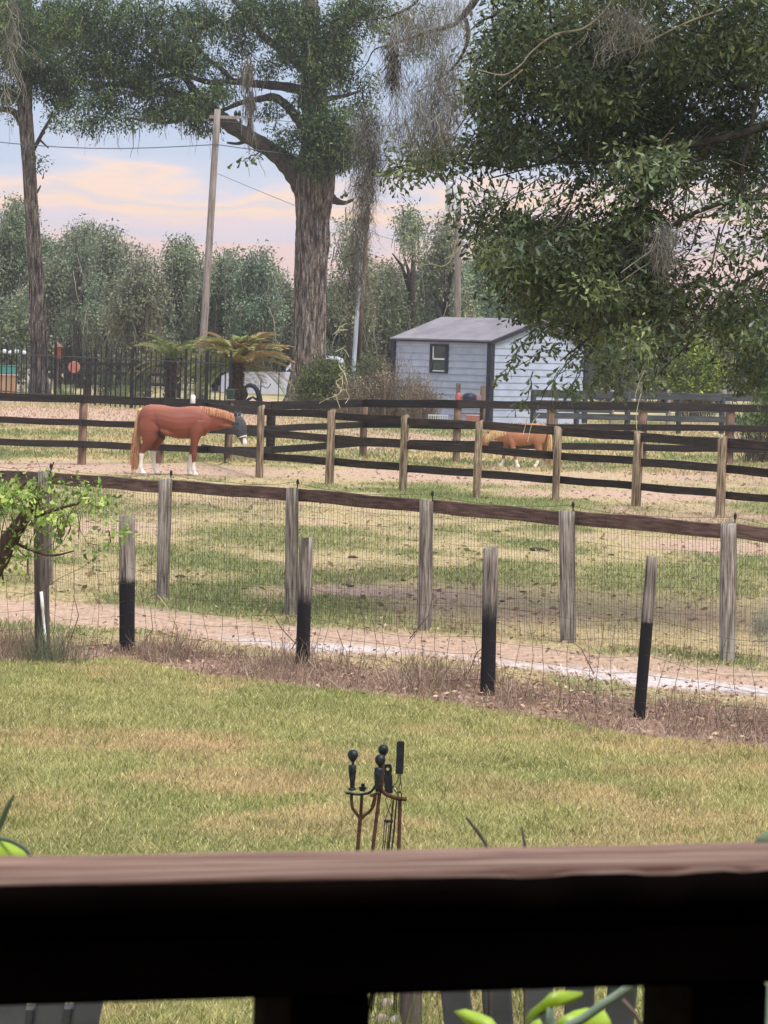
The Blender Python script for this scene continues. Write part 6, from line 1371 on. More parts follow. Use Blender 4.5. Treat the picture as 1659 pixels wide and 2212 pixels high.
curl([Z7([(860, 1040), (825, 1065), (730, 1115)]), Z7([(825, 1065), (870, 1110), (910, 1180)]), Z7([(825, 1065), (800, 1135)])], YN - 2, .004, 'small pale forked twig above the roof of the pickup')
curl([Z7([(880, 740), (790, 790), (760, 840), (690, 890)]), Z7([(780, 830), (745, 895)]), Z7([(780, 830), (890, 825)])], YN - 2, .004, 'small pale curly twig left of the thin leaning pole')
curl([[(985, 520), (975, 560), (955, 575), (930, 570), (905, 576)], [(1000, 520), (985, 545), (960, 560)]], YN - 1, .006, 'pale looping vine hanging left of the pole with the transformer')
curl([[(1165, 895), (1150, 915), (1140, 955)], [(1140, 900), (1130, 940)], [(1385, 850), (1375, 900), (1380, 960)], [(1392, 800), (1380, 830), (1372, 860)]], YN - 2, .004, 'thin pale stems dangling before the rails under the oak boughs')

# ------------------------------------------------------------------ young tree at the left edge with bright green leaves
Yg = 18.0
yt = thing('young_tree', 'young tree with bright green leaves and a dark leaning trunk at the left edge', 'tree', (P(-60, 1260, Yg).x, Yg, 0))
limbs(yt, [[(-110, 1420, 60), (-60, 1310, 52), (-10, 1220, 46), (25, 1160, 38), (48, 1125, 30), (70, 1090, 18), (95, 1060, 9)], [(48, 1125, 12), (90, 1110, 9), (140, 1095, 6), (200, 1080, 4)], [(20, 1165, 9), (60, 1185, 7), (110, 1200, 5), (160, 1190, 3)], [(-20, 1120, 10), (20, 1080, 7), (60, 1040, 4)], [(8, 1260, 4), (-4, 1195, 5), (-20, 1150, 5)], [(14, 1140, 3), (34, 1180, 3), (58, 1205, 2)],
    [(120, 1100, 4), (126, 1150, 3), (134, 1170, 2)]], Yg, noise_mat('dark smooth bark', lin((52, 38, 34)), lin((86, 64, 58)), (1, 1, .5), 20, 6, .8, .6, .01), 'branch')
GB = [lin((150, 176, 84)), lin((124, 156, 70)), lin((172, 192, 104)), lin((100, 132, 62)), lin((186, 200, 110))]
bl = [B(-10, 1052, 44, 24, 18, Yg, .5), B(20, 1070, 44, 22, 14, Yg, .5), B(62, 1058, 34, 20, 10, Yg, .5), B(-10, 1104, 30, 14, 5, Yg, .5), B(85, 1110, 36, 16, 10, Yg, .4), B(130, 1115, 22, 12, 6, Yg, .4), B(160, 1060, 40, 16, 7, Yg, .4), B(215, 1075, 40, 18, 7, Yg, .4), B(110, 1040, 30, 14, 5, Yg, .4),
      B(90, 1170, 30, 14, 3, Yg, .4), B(50, 1150, 36, 18, 4, Yg, .4), B(245, 1130, 26, 26, 6, Yg, .4), B(100, 1140, 30, 16, 6, Yg, .4), B(60, 1200, 34, 16, 3, Yg, .4), B(200, 1190, 26, 16, 2, Yg, .4), B(20, 1230, 24, 20, 2, Yg, .4)]
C, D, Nn, Ls, Ws, col, cs, bc = crown_arrays(bl, 13, .038, .036, .021, GB, droop=.3, tone=.16)
v, f, cl = leaves_mesh(C, D, Nn, Ls, Ws, col, 'oak'); obj('crown', mesh_np(v, f, cols=cl), leaf_mat('young leaf', .35, .45, .35), yt, kind='stuff')
v1, f1, c1, _ = twigs_arrays(cs, np.repeat(np.array([tuple(P(30, 1120, Yg))]), len(cs), 0), .004, lin((96, 84, 60)), .8, .6); obj('twigs', mesh_np(v1, f1, cols=c1), M_twig, yt, kind='stuff')

# ------------------------------------------------------------------ bare stems and twigs in the weed strip
def stem(pts, Y, r, label, c_=(110, 92, 80)):
    P3 = [P(a, b_, Y) for a, b_ in pts]
    return tag(obj('dry_stem', MB().tube(P3, [r * (1 - .6 * i / len(P3)) for i in range(len(P3))], 5).mesh(True), mat('stem', lin(c_), .9)), label, 'stem', 'dry stems in the weed strip')
SLL = ['dark curving stem just left of the leaning painted post, leaning left', 'dark arching stem crossing behind the leaning painted post', 'dark curved stem at the foot of the fourth mesh post', 'short forked dark stem left of the fourth mesh post foot', 'pale dry stem right of the first painted post', 'pale stem at the foot of the leaning painted post', 'pale stem lying right of the leaning painted post', 'pale upright stem between the two middle painted posts', 'pale stem left of the sharp painted post base', 'dark stem leaning right against the third painted post', 'thin brown stem between the third and fourth painted posts', 'thin brown stem right of the leaning painted post', 'dark thin stem just right of the first painted post', 'dark thin stem right of the white pipe']
SL = 'x'; si_ = -1
for pts, c_ in (([(655, 1408), (610, 1360), (585, 1320), (572, 1290)], (98, 78, 68)), ([(630, 1402), (665, 1345), (668, 1300), (640, 1262)], (98, 78, 68)), ([(885, 1380), (925, 1330), (935, 1290), (930, 1260)], (98, 78, 68)), ([(870, 1390), (860, 1420), (905, 1360)], (98, 78, 68)),
                ([(385, 1360), (360, 1310), (340, 1285)], (196, 176, 140)), ([(665, 1500), (662, 1470), (678, 1440), (665, 1425)], (190, 170, 140)), ([(740, 1495), (720, 1475), (700, 1460)], (180, 160, 134)), ([(812, 1440), (840, 1400), (850, 1370)], (186, 168, 138)), ([(1310, 1510), (1320, 1500), (1300, 1470)], (190, 172, 146)),
                ([(1010, 1460), (1030, 1410), (1060, 1385), (1090, 1390)], (100, 82, 70)), ([(1280, 1450), (1255, 1400), (1225, 1380)], (112, 92, 78)), ([(735, 1440), (742, 1400), (728, 1360)], (110, 90, 76)), ([(300, 1400), (330, 1360), (325, 1310)], (104, 84, 72)), ([(150, 1390), (170, 1330), (160, 1290)], (104, 84, 72))):
    Ys = 28.6 + (pts[0][0] - 300) * -.0022
    p_ = [(a, b_) for a, b_ in pts]; q = G(pts[0][0], pts[0][1]); Ys = min(max(q.y, 25.5), 31)
    si_ += 1; stem(p_, Ys, .005, SLL[si_], c_)
bl = None
n = 260; c0 = G(105, 1432); st = np.array([tuple(c0)]) + RS.normal(0, 1, (n, 3)) * np.array([.14, .12, 0]); d = np.stack([RS.normal(0, .35, n), RS.normal(0, .3, n), np.ones(n)], -1)
v, f, cl, _ = strands(st, d, RS.uniform(.12, .42, n), .005, 5, .14, .05, np.array(lin((120, 122, 96)))[None] * RS.uniform(.5, 1.4, (n, 1)), .3)
tag(obj('weed_clump', mesh_np(v, f, cols=cl), M_twig), 'grey green weed clump at the foot of the white pipe', 'weeds')
n = 500; c0 = P(1648, 1350, 27.0); st = np.array([tuple(c0)]) + RS.normal(0, 1, (n, 3)) * np.array([.05, .05, .06]); d = unit(n)
v, f, cl, _ = strands(st, d, RS.uniform(.05, .16, n), .003, 6, .5, .05, np.array(lin((168, 166, 146)))[None] * RS.uniform(.6, 1.3, (n, 1)), .6)
tag(obj('moss_ball', mesh_np(v, f, cols=cl), M_moss), 'fuzzy grey moss ball caught on the wire at the right picture edge', 'moss')

# ------------------------------------------------------------------ clods and droppings lying in the near paddock
M_clod = noise_mat('dark clod', lin((62, 52, 48)), lin((96, 82, 74)), ns=30)
CLL = ['dark clod left of the second painted post, beside a smaller one', 'small dark clod just right of a bigger one, left in the near paddock', 'small dark clod at the far left of the near paddock', 'dark clod between the second and third mesh fence posts', 'small dark clod right of the leaning painted post', 'small dark clod low between the third and fourth mesh posts', 'dark clod touching the right side of the fourth mesh fence post', 'faint clod in the middle of the near paddock grass', 'largest dark clod, left half of a pair before the fifth mesh post', 'right clod of the pair just left of the fifth mesh post', 'dark clod right of the top of the sharp painted post', 'small clod right behind the sharp painted post top', 'dark clod just right of the last mesh fence post', 'dark clod by the foot of the fourth paddock fence post', 'clod high between the fifth mesh post and the sharp painted post', 'clod left of the fourth mesh post, half way down', 'clod under the top board between fourth and fifth mesh posts', 'clod in the green patch right of the sharp painted post', 'clod right of the third painted post, half way down', 'clod close to the left side of the last mesh post', 'clod near the ground right of the third painted post', 'lowest clod between the third and fourth mesh posts']
clods = [(390, 1248, 14), (422, 1264, 10), (205, 1233, 8), (762, 1206, 13), (760, 1232, 8), (758, 1268, 10), (938, 1196, 9), (820, 1230, 8), (1158, 1190, 18), (1180, 1191, 10), (1525, 1214, 11), (1478, 1214, 8), (1610, 1222, 9), (1045, 1078, 11), (1320, 1200, 9), (870, 1255, 9), (1075, 1150, 9), (1500, 1250, 8), (1130, 1280, 9), (1580, 1215, 9), (1085, 1300, 8), (745, 1264, 8)]
for n_, (a, b_, s_) in enumerate(clods):
    q = G(a, b_); r = s_ / 2 * q.y / FPX; o = lump('clod', (q.x, q.y, r * .35), (r * 1.5, r, r * .62), M_clod, None, None, n_ + 3, 7, .5)
    tag(o, CLL[n_], 'clod', 'dark clods in the near paddock')

# ------------------------------------------------------------------ fireplace tool set on the lawn
YT = 13.6; sT = YT / FPX
def T(zx, zy, dy=0): return P(713.2 + zx / 7.56, 1580 + zy / 7.56, YT + dy)
def px7(w_): return w_ / 7.56 * sT / 2
def spline(pts, k=5):
    PP = []
    for i in range(len(pts) - 1):
        p0 = pts[max(i - 1, 0)]; p1 = pts[i]; p2 = pts[i + 1]; p3 = pts[min(i + 2, len(pts) - 1)]
        for q in range(k):
            t = q / k; PP.append(.5 * ((2 * p1) + (p2 - p0) * t + (2 * p0 - 5 * p1 + 4 * p2 - p3) * t * t + (3 * p1 - p0 - 3 * p2 + p3) * t ** 3))
    return PP + [pts[-1]]
def rod(pts, w_, dy=0, taper=1.0, n=10): 
    PP = spline([T(a, b_, dy) for a, b_ in pts]); return MB().tube(PP, [px7(w_) * (1 + (taper - 1) * i / len(PP)) for i in range(len(PP))], n)
def groundend(a, b_, dy=0):       # lower end of a rod carried on down to the lawn
    p1, p2 = T(*a, dy), T(*b_, dy); d = p2 - p1; return p1 + d * (p1.z / -d.z) if d.z < 0 else p2
def long_rod(pts, w_, dy=0, n=10, stop=.012):
    PP = spline([T(a, b_, dy) for a, b_ in pts]); d = (PP[-1] - PP[-2]); e = PP[-1] + d * ((PP[-1].z - stop) / -d.z); PP.append(PP[-1].lerp(e, .5)); PP.append(e); return MB().tube(PP, px7(w_), n)
stand = thing('tool_stand', 'rusty iron stand with curled hooks holding fireplace tools on the lawn', 'tool stand', groundend((1130, 1000), (1125, 1900)))
obj('post', long_rod([(866, 420), (858, 620), (848, 840), (812, 980), (790, 1150), (740, 1550), (702, 1880)], 62).mesh(True), M_rust, stand)
obj('arm', rod([(250, 1000), (330, 1012), (450, 1028), (560, 1022), (650, 995), (715, 930), (745, 870)], 44, -.01).mesh(True), M_darkmetal, stand)
obj('arm', rod([(835, 860), (838, 930), (865, 985), (930, 1035), (1050, 1082), (1150, 1104), (1240, 1105)], 66, -.012).mesh(True), M_rust, stand)
obj('arm_tip', MB().tube([T(1225, 1103, -.012), T(1252, 1104, -.012)], px7(78), 6).mesh(), M_rust, stand)
def knob(cx_, cy_, w_, dy=0): 
    prof = [(.001, -.5), (.22, -.485), (.40, -.36), (.5, -.14), (.5, .08), (.42, .28), (.28, .46), (.16, .62), (.10, .80), (.09, .95)]
    return MB().tube([T(cx_, cy_ + w_ * z, dy) for r, z in prof], [px7(w_) * 2 * r for r, z in prof], 14)
obj('finial', knob(868, 300, 172).mesh(True), M_darkmetal, stand)
c_ = T(500, 0); 
# log fork with ball handle
t1 = thing('log_fork', 'leftmost fireplace tool with a ball handle and a forked iron shaft', 'fireplace tool', groundend((480, 1500), (450, 1930)), 'fireplace tools in the stand')
def grip(cx_, y0, y1, w0, w1, dy=0): return MB().tube([T(cx_, y0, dy), T(cx_, y0 + 12, dy), T(cx_, y0 + (y1 - y0) * .3, dy), T(cx_, y0 + (y1 - y0) * .75, dy), T(cx_, y1 - 20, dy), T(cx_, y1, dy)], [px7(w0 * .8), px7(w0), px7(w0 * 1.0), px7(w1 * 1.1), px7(w1), px7(w1 * 1.05)], 12)
obj('knob', knob(372, 385, 178).mesh(True), M_darkmetal, t1)
obj('handle', grip(363, 545, 920, 128, 78).mesh(True), M_darkmetal, t1)
obj('collar', MB().tube([T(358, 915), T(358, 930), T(358, 950), T(358, 965)], [px7(90), px7(135), px7(135), px7(80)], 12).mesh(True), M_darkmetal, t1)
obj('fork', rod([(350, 1030), (350, 1150), (372, 1260), (440, 1350), (490, 1420)], 52).tube(*(lambda PP: (PP, px7(50), 10))(spline([T(a, b_) for a, b_ in ((740, 1030), (732, 1120), (700, 1230), (640, 1310), (560, 1375), (500, 1440))]))).mesh(True), M_rust, t1)
obj('shaft', long_rod([(492, 1410), (484, 1500), (468, 1700), (452, 1900)], 68).mesh(True), M_rust, t1)
obj('rod', rod([(518, 1040), (512, 1150), (498, 1400)], 56, .03).mesh(True), M_rust, t1)
obj('nut', MB().tube([T(535, 850, .03), T(535, 900, .03)], px7(72), 6).tube([T(530, 905, .03), T(530, 950, .03)], [px7(130), px7(120)], 12).tube([T(528, 955, .03), T(528, 975, .03)], px7(90), 10).mesh(), M_darkmetal, t1)
# second ball-handled tool
t2 = thing('poker', 'middle fireplace tool with the lower ball handle in front of the stand post', 'fireplace tool', groundend((800, 1040), (700, 1900), -.04), 'fireplace tools in the stand')
obj('knob', knob(818, 465, 178, -.05).mesh(True), M_darkmetal, t2)
obj('handle', MB().tube([T(795, 590, -.05), T(793, 605, -.05), T(786, 700, -.05), T(776, 820, -.05), T(768, 940, -.05), T(766, 985, -.05)], [px7(105), px7(140), px7(140), px7(108), px7(66), px7(50)], 12).mesh(True), M_darkmetal, t2)
obj('bracket', rod([(650, 1050), (690, 1040), (760, 1020), (810, 1015)], 50, -.04).mesh(True), M_rust, t2)
obj('shaft', rod([(728, 1040), (712, 1130), (680, 1230)], 46, -.02).mesh(True), M_rust, t2)
# flat handled fork with hole
def flat_handle(cx0, cy0, cx1, cy1, w_, dy, hole):
    a, c = T(cx0, cy0, dy), T(cx1, cy1, dy); ax = (c - a); Ln = ax.length; ax.normalize(); sd_ = Vector((0, 1, 0)).cross(ax).normalized()
    hw = px7(w_); N_ = 16; outer = []
    for i in range(N_ + 1):
        t = math.pi * i / N_; outer.append((-hw * math.cos(t) if True else 0, hw * .55 * (1 - math.sin(t))))
    if hole:
        ringo = [(hw * math.cos(t), hw * 1.3 - hw * 1.25 * math.sin(t) if math.sin(t) >= 0 else hw * 1.3 - hw * 1.3 * math.sin(t)) for t in np.linspace(0, 2 * math.pi, 25)[:-1]]
        ro = []
        for t in np.linspace(0, 2 * math.pi, 25)[:-1]:
            x_, y_ = math.cos(t), math.sin(t); k = 1 / max(abs(x_) ** 4 + abs(y_) ** 4, 1e-9) ** .25; ro.append((hw * x_ * k, hw * 1.15 - hw * 1.15 * y_ * k))
        ri = [(hw * .36 * math.cos(t), hw * 1.15 - hw * .40 * math.sin(t)) for t in np.linspace(0, 2 * math.pi, 25)[:-1]]
        vs = []; n = 24
        for off in (-.007, .007):
            for rr_ in (ro, ri): vs += [a + sd_ * x_ + ax * y_ + Vector((0, off, 0)) for x_, y_ in rr_]
        fs = []
        for k in range(n):
            k2 = (k + 1) % n; fs += [(k, k2, n + k2, n + k), (2 * n + k, 3 * n + k, 3 * n + k2, 2 * n + k2), (k, 2 * n + k, 2 * n + k2, k2), (n + k, n + k2, 3 * n + k2, 3 * n + k)]
        mb_ = MB().add(vs, fs); st_ = hw * 2.3
    else: mb_ = MB(); st_ = 0
    M, _ = frame(a + ax * st_, c, (0, 1, 0)); mb_.cbox(a + ax * (st_ + Ln) / 2, ((Ln - st_) / 2, .007, hw), .003, M.to_3x3().to_4x4() @ Matrix(((1, 0, 0, 0), (0, 0, 1, 0), (0, -1, 0, 0), (0, 0, 0, 1))) @ Matrix.Rotation(math.pi / 2, 4, 'X') if False else Matrix(((ax.x, 0, sd_.x, 0), (ax.y, 1, sd_.y, 0), (ax.z, 0, sd_.z, 0), (0, 0, 0, 1))))
    return mb_
t3 = thing('grill_fork', 'fireplace tool with a flat black handle pierced by a hole, its wires ending in tines', 'fireplace tool', groundend((960, 1400), (900, 1900)), 'fireplace tools in the stand')
M_flat = noise_mat('flat black coating', lin((24, 26, 28)), lin((40, 42, 46)), ns=30, rough=.6)
obj('handle', flat_handle(938, 535, 958, 1010, 138, .02, True).mesh(), M_flat, t3)
obj('wire_shank', rod([(908, 1080), (912, 1160), (950, 1270), (985, 1360), (1010, 1440)], 15, .01, n=6).tube(*(lambda PP: (PP, px7(15), 6))(spline([T(a, b_, .015) for a, b_ in ((1000, 1080), (992, 1170), (958, 1280), (925, 1360), (898, 1440))]))).mesh(True), M_black, t3)
obj('crossbar', MB().tube([T(880, 1462, .01), T(1028, 1466, .01)], px7(48), 8).mesh(True), M_black, t3)
for a, b_ in ((892, 858), (928, 888), (968, 926), (1008, 966)): obj('tine', long_rod([(a, 1480), ((a + b_) / 2, 1690), (b_, 1900)], 17, .01, 6).mesh(True), M_black, t3)
t4 = thing('grill_turner', 'tallest fireplace tool with a plain flat black handle at the right', 'fireplace tool', groundend((1130, 1200), (1118, 1900)), 'fireplace tools in the stand')
obj('handle', flat_handle(1154, 165, 1130, 690, 128, .0, False).cbox(T(1154, 172), (px7(110), .008, px7(34)), .004).mesh(), M_flat, t4)
for pts in (((1100, 690), (1112, 740), (1085, 830), (1030, 900), (1050, 960), (1110, 1020)), ((1160, 690), (1140, 760), (1160, 860), (1160, 950), (1140, 1010)), ((1130, 690), (1150, 780), (1130, 900), (1125, 1000)), ((1030, 900), (1080, 920), (1110, 1000))):
    obj('wire_shank', rod(pts, 17, .0, n=6).mesh(True), M_black, t4)
obj('ring', MB().tube(spline([T(a, b_, -.02) for a, b_ in ((1108, 1010), (1140, 985), (1165, 1020), (1160, 1080), (1130, 1105), (1108, 1070), (1108, 1010))]), px7(22), 8).mesh(True), M_rust, t4)
obj('shaft', long_rod([(1140, 1120), (1134, 1400), (1122, 1900)], 66, .0).mesh(True), M_rust, t4)
t5 = thing('skewer_pair', 'two thin rusty skewers hanging between the fork and the right shaft', 'skewers', groundend((1080, 1130), (1010, 1900)), 'fireplace tools in the stand')
obj('skewer', long_rod([(1035, 1110), (1015, 1300), (985, 1600), (950, 1900)], 30, .03, 8).mesh(True), M_rust, t5)
obj('skewer', long_rod([(1088, 1115), (1070, 1300), (1045, 1600), (1008, 1900)], 28, .02, 8).mesh(True), M_black, t5)

# things by the foot of the stand, seen below the porch rail
M_rock = noise_mat('pale rock', lin((150, 128, 116)), lin((206, 190, 180)), ns=6)
for n_, (a, b_, s_) in enumerate(((838, 2172, 38), (826, 2200, 30), (858, 2206, 34))):
    q = G(a, b_ + 12); r = s_ / 2 * q.y / FPX
    tag(lump('rock', (q.x, q.y, r * .7), (r, r, r * .8), M_rock, None, None, n_ + 31, 8, .3), ('largest pale rock under the porch rail beside the fire tools', 'leftmost small rock under the porch rail', 'small rock between the larger rock and the dark stump')[n_], 'rock')
q = G(886, 2222); tag(obj('dark_stump', MB().tube([(q.x, q.y, z) for z in (-.05, 0, .05, .18, .2)], [.05, .048, .045, .042, .036], 10).mesh(True), M_darkpost), 'short dark stump on the lawn right of the pale rocks', 'stump')
n = 420; x = RS.uniform(-.1, .62, n); st = np.stack([x, RS.uniform(13.2, 14.2, n), 0 * x], -1); d = np.stack([RS.normal(.05, .25, n), RS.normal(0, .2, n), np.ones(n)], -1)
v, f, cl, _ = strands(st, d, RS.uniform(.06, .22, n), .004, 5, .1, .04, np.array([lin((120, 134, 72)), lin((176, 170, 112)), lin((86, 104, 60))])[RS.integers(0, 3, n)] * RS.uniform(.7, 1.3, (n, 1)), .2)
obj('tall_grass', mesh_np(v, f, cols=cl), M_grass, kind='stuff')

# ------------------------------------------------------------------ two grey slatted garden chairs seen under the rail
M_plas = noise_mat('grey weathered plastic', lin((70, 71, 78)), lin((88, 89, 96)), ns=5, rough=.5, bump=.05)
def garden_chair(cx_, cy_, rz, label, lean=.28):
    root = thing('garden_chair', label, 'chair', (cx_, cy_, 0), 'grey slatted garden chairs on the lawn'); R = Matrix.Translation((cx_, cy_, 0)) @ Matrix.Rotation(rz, 4, 'Z')
    # the back faces the porch; +y is the sitter's front
    for k in range(6):
        a = (k - 2.5) * .045; w_ = .0385; h_ = .78 + .07 * math.cos((k - 2.5) * .6)
        Mk_ = R @ Matrix.Translation(((k - 2.5) * .078, -.02, .26)) @ Matrix.Rotation(lean, 4, 'X') @ Matrix.Rotation(a, 4, 'Y')
        obj('back_slat', MB().cbox((0, 0, h_ / 2), (w_, .010, h_ / 2), .006).mesh(), M_plas, root, Mk_)
    for z_ in (.18, .52): obj('back_rail', MB().cbox((0, .02, 0), (.25, .012, .03), .005).mesh(), M_plas, root, R @ Matrix.Translation((0, -.02 - .0 - math.sin(lean) * z_, .26 + z_ * math.cos(lean))) @ Matrix.Rotation(lean, 4, 'X'))
    for k in range(5): obj('seat_slat', MB().cbox((0, 0, 0), (.26, .042, .010), .005).mesh(), M_plas, root, R @ Matrix.Translation((0, .06 + k * .095, .28 + k * .022)))
    for sx in (-1, 1):
        obj('armrest', MB().cbox((0, 0, 0), (.06, .36, .012), .006).mesh(), M_plas, root, R @ Matrix.Translation((sx * .33, .18, .58)))
        obj('leg', MB().cbox((0, 0, .285), (.02, .05, .285), .006).mesh(), M_plas, root, R @ Matrix.Translation((sx * .31, .42, 0)))
        obj('leg', MB().cbox((0, 0, .285), (.02, .05, .285), .006).mesh(), M_plas, root, R @ Matrix.Translation((sx * .31, -.12, 0)))
qa = P(60, 2180, 9.6); garden_chair(qa.x - .12, 9.6, rad(14), 'grey slatted garden chair glimpsed under the porch rail at the lower left')
qa = P(1215, 2180, 9.4); garden_chair(qa.x, 9.4, rad(-6), 'grey slatted garden chair glimpsed under the porch rail behind the lime green leaves')

# ------------------------------------------------------------------ porch: rail, balusters, floor; unseen roof and walls added for shade
RT = EYE - .39
nl0, nr0 = G(0, 1908, RT), G(1659, 1875, RT); dr_ = (nr0 - nl0).normalized(); nn_ = Vector((-dr_.y, dr_.x, 0))
fl0 = G(0, 1842, RT); Wd_ = (fl0 - nl0).dot(nn_)
e0, e1 = nl0 - dr_ * 2.2, nl0 + dr_ * 3.0; mid = (e0 + e1) / 2
porch = thing('porch_rail', 'dark stained wooden porch rail with shade-dark sides and a lit pinkish top across the bottom foreground', 'railing', (mid.x, mid.y, 1.1))
M_cap = noise_mat('lit pink rail cap', lin((126, 82, 62)), lin((208, 166, 140)), (.5, 14, 14), 7, 10, .75, .8, .004, lo=.38, hi=.60, c3=lin((222, 188, 164)))  # paler tone carries the skylight on the rail top
M_capd = noise_mat('shade dark porch stain', lin((26, 18, 15)), lin((42, 30, 25)), (.2, 1, 1), 16, 6, .95, .4, .004, spec=.03)  # stain darkened further to hold the porch shade
Mr = Matrix(((dr_.x, nn_.x, 0, mid.x), (dr_.y, nn_.y, 0, mid.y), (0, 0, 1, RT), (0, 0, 0, 1))); Lr2 = (e1 - e0).length
# cap: many cross sections, uneven worn front edge
N_ = 260; vs = []; fs = []
for i in range(N_ + 1):
    x = -Lr2 / 2 + Lr2 * i / N_; s = .0022 * math.sin(x * 9) + .0016 * math.sin(x * 31 + 1) + .001 * math.sin(x * 83)
    xs_ = x + Lr2 / 2 - 2.2      # metres from the left end of the visible stretch
    chip = 0
    for c0_, w_, dp in ((.405, .028, .006), (.515, .026, .0055), (.58, .012, .004)):
        chip = max(chip, dp * max(0, 1 - ((xs_ - c0_) / w_) ** 4))
    prof_ = [(.000, -.040), (-.0005 + s * .3, -.014 - chip), (.006 + s + chip * .9, -.003 - chip * .5), (.013 + s + chip, -.0003), (Wd_ * .35, .0), (Wd_ * .7, .0005 + s * .3), (Wd_ - .012 + s, -.001), (Wd_, -.008), (Wd_, -.040)]
    vs += [(x, a, b_) for a, b_ in prof_]
n = 9
for i in range(N_):
    for k in range(n): fs.append((i * n + k, (i + 1) * n + k, (i + 1) * n + (k + 1) % n, i * n + (k + 1) % n))
fs += [tuple(range(n)), tuple(N_ * n + k for k in range(n - 1, -1, -1))]
cap_me = MB().add(vs, fs).mesh(True)
# shade is painted in: dark front and back faces, lit pinkish top
cap_me.materials.append(M_cap); cap_me.materials.append(M_capd)
for p_ in cap_me.polygons:
    if p_.index < N_ * n and p_.index % n in (0, 1, 7, 8): p_.material_index = 1
obj('rail_cap', cap_me, None, porch, Mr)
obj('apron', MB().cbox((0, .019, -.0645), (Lr2 / 2, .018, .0240), .002).mesh(), M_capd, porch, Mr)
obj('apron', MB().cbox((0, Wd_ - .019, -.0645), (Lr2 / 2, .018, .0240), .002).mesh(), M_capd, porch, Mr)
def along(px, py, back=0.0):        # where a picture column meets the vertical front plane of the rail
    d = ray(px, py); n__ = nn_; p0 = nl0 + nn_ * back; t = (p0 - CAM).dot(n__) / d.dot(n__); q = CAM + d * t; return (q - mid).dot(dr_)
xb0, xb1 = along(632, 2180), along(806, 2180); bw = abs(xb1 - xb0)
xb2 = along(1502, 2170); per = xb2 - xb0
dep = .105
for k in range(-7, 9):
    xl = xb0 + per * k
    if abs(xl) > Lr2 / 2 - .1: continue
    hb = (RT - .0885 - 1.11) / 2
    obj('baluster', MB().cbox((xl + bw / 2, dep / 2 + .004, -.0888 - hb), (bw / 2, dep / 2, hb), .003).mesh(), M_capd, porch, Mr)
obj('bottom_rail', MB().cbox((0, .06, RT * 0 - (RT - 1.16)), (Lr2 / 2, .045, .035), .004).mesh(), M_capd, porch, Mr)
M_porch = noise_mat('dark brown porch boards', lin((36, 27, 23)), lin((54, 42, 36)), (1, .1, 1), 10, 5, .8, .3, .004)
def slab(name, x0, x1, y0, y1, z0, z1):
    mb_ = MB().cbox(((x0 + x1) / 2, (y0 + y1) / 2, (z0 + z1) / 2), ((x1 - x0) / 2, (y1 - y0) / 2, (z1 - z0) / 2), .004)
    return obj(name, mb_.mesh(), M_porch, None, Matrix(((dr_.x, nn_.x, 0, mid.x), (dr_.y, nn_.y, 0, mid.y), (0, 0, 1, 0), (0, 0, 0, 1))), kind='structure')
for k in range(26): slab('floor_board', -2.6, 2.6, -4.6 + k * .19, -4.6 + k * .19 + .182, 1.06, 1.10)
slab('foundation', -2.6, 2.6, -4.6, .25, -.2, 1.055)
slab('added_porch_roof', -3.4, 3.4, -4.8, -.45, 3.42, 3.56)  # unseen roof, added to shade the rail face; set back to leave its top lit
slab('added_porch_wall', -2.7, 2.7, -4.72, -4.61, 1.0, 3.42)  # unseen walls, added to keep light off the rail face
slab('added_porch_wall', -2.72, -2.61, -4.6, .1, 1.0, 3.42)
slab('added_porch_wall', 2.61, 2.72, -4.6, .1, 1.0, 3.42)
# plants just outside the rail
M_lime = noise_mat('lime green leaf', lin((132, 162, 30)), lin((164, 192, 52)), (1, 1, 1), 20, 4, .4, .1, .003, spec=.5)
N, K, b = nodes(M_lime)
def lobed_leaf(pts, Y, label=None, thick=.0015, curl_=.03):
    # pts: outline in picture units, filled as a fan around its spine and bent in depth
    P3 = [P(a, b_, Y + curl_ * math.sin(a * .02)) for a, b_ in pts]; c = sum(P3, Vector()) / len(P3) + Vector((0, -.012, 0)); n = len(P3)
    vs = [c] + P3 + [c + Vector((0, thick, 0))] + [p_ + Vector((0, thick, 0)) for p_ in P3]
    fs = [(0, 1 + k, 1 + (k + 1) % n) for k in range(n)] + [(n + 1, n + 2 + (k + 1) % n, n + 2 + k) for k in range(n)] + [(1 + k, n + 2 + k, n + 2 + (k + 1) % n, 1 + (k + 1) % n) for k in range(n)]
    return MB().add(vs, fs)
def Z6(pts): return [((2016 + a * .6076) / 1.8228, (3000 + b_ * .6076) / 1.8228) for a, b_ in pts]
YL = 3.9
lp = thing('leafy_plant', 'plant with large lime green leaves and a thick stem under the rail', 'plant', (P(1200, 2212, YL).x, YL, 0))
obj('leaf', lobed_leaf(Z6([(85, 1698), (90, 1660), (120, 1610), (170, 1570), (210, 1535), (245, 1500), (300, 1485), (370, 1485), (460, 1492), (455, 1520), (400, 1560), (340, 1575), (270, 1582), (240, 1610), (190, 1640), (130, 1665)]), YL).mesh(True), M_lime, lp)
obj('leaf', lobed_leaf(Z6([(285, 1698), (330, 1650), (400, 1615), (480, 1595), (560, 1600), (610, 1625), (640, 1680), (650, 1740), (560, 1760), (400, 1770), (290, 1750)]), YL + .05).mesh(True), M_lime, lp)
obj('leaf', lobed_leaf(Z6([(90, 1720), (140, 1680), (180, 1665), (200, 1700), (190, 1760), (120, 1780)]), YL - .05).mesh(True), M_lime, lp)
obj('leaf', lobed_leaf([(980, 2185), (1005, 2180), (1035, 2188), (1062, 2200), (1080, 2222), (1075, 2250), (1040, 2240), (1010, 2215)], YL + .1).mesh(True), M_lime, lp)
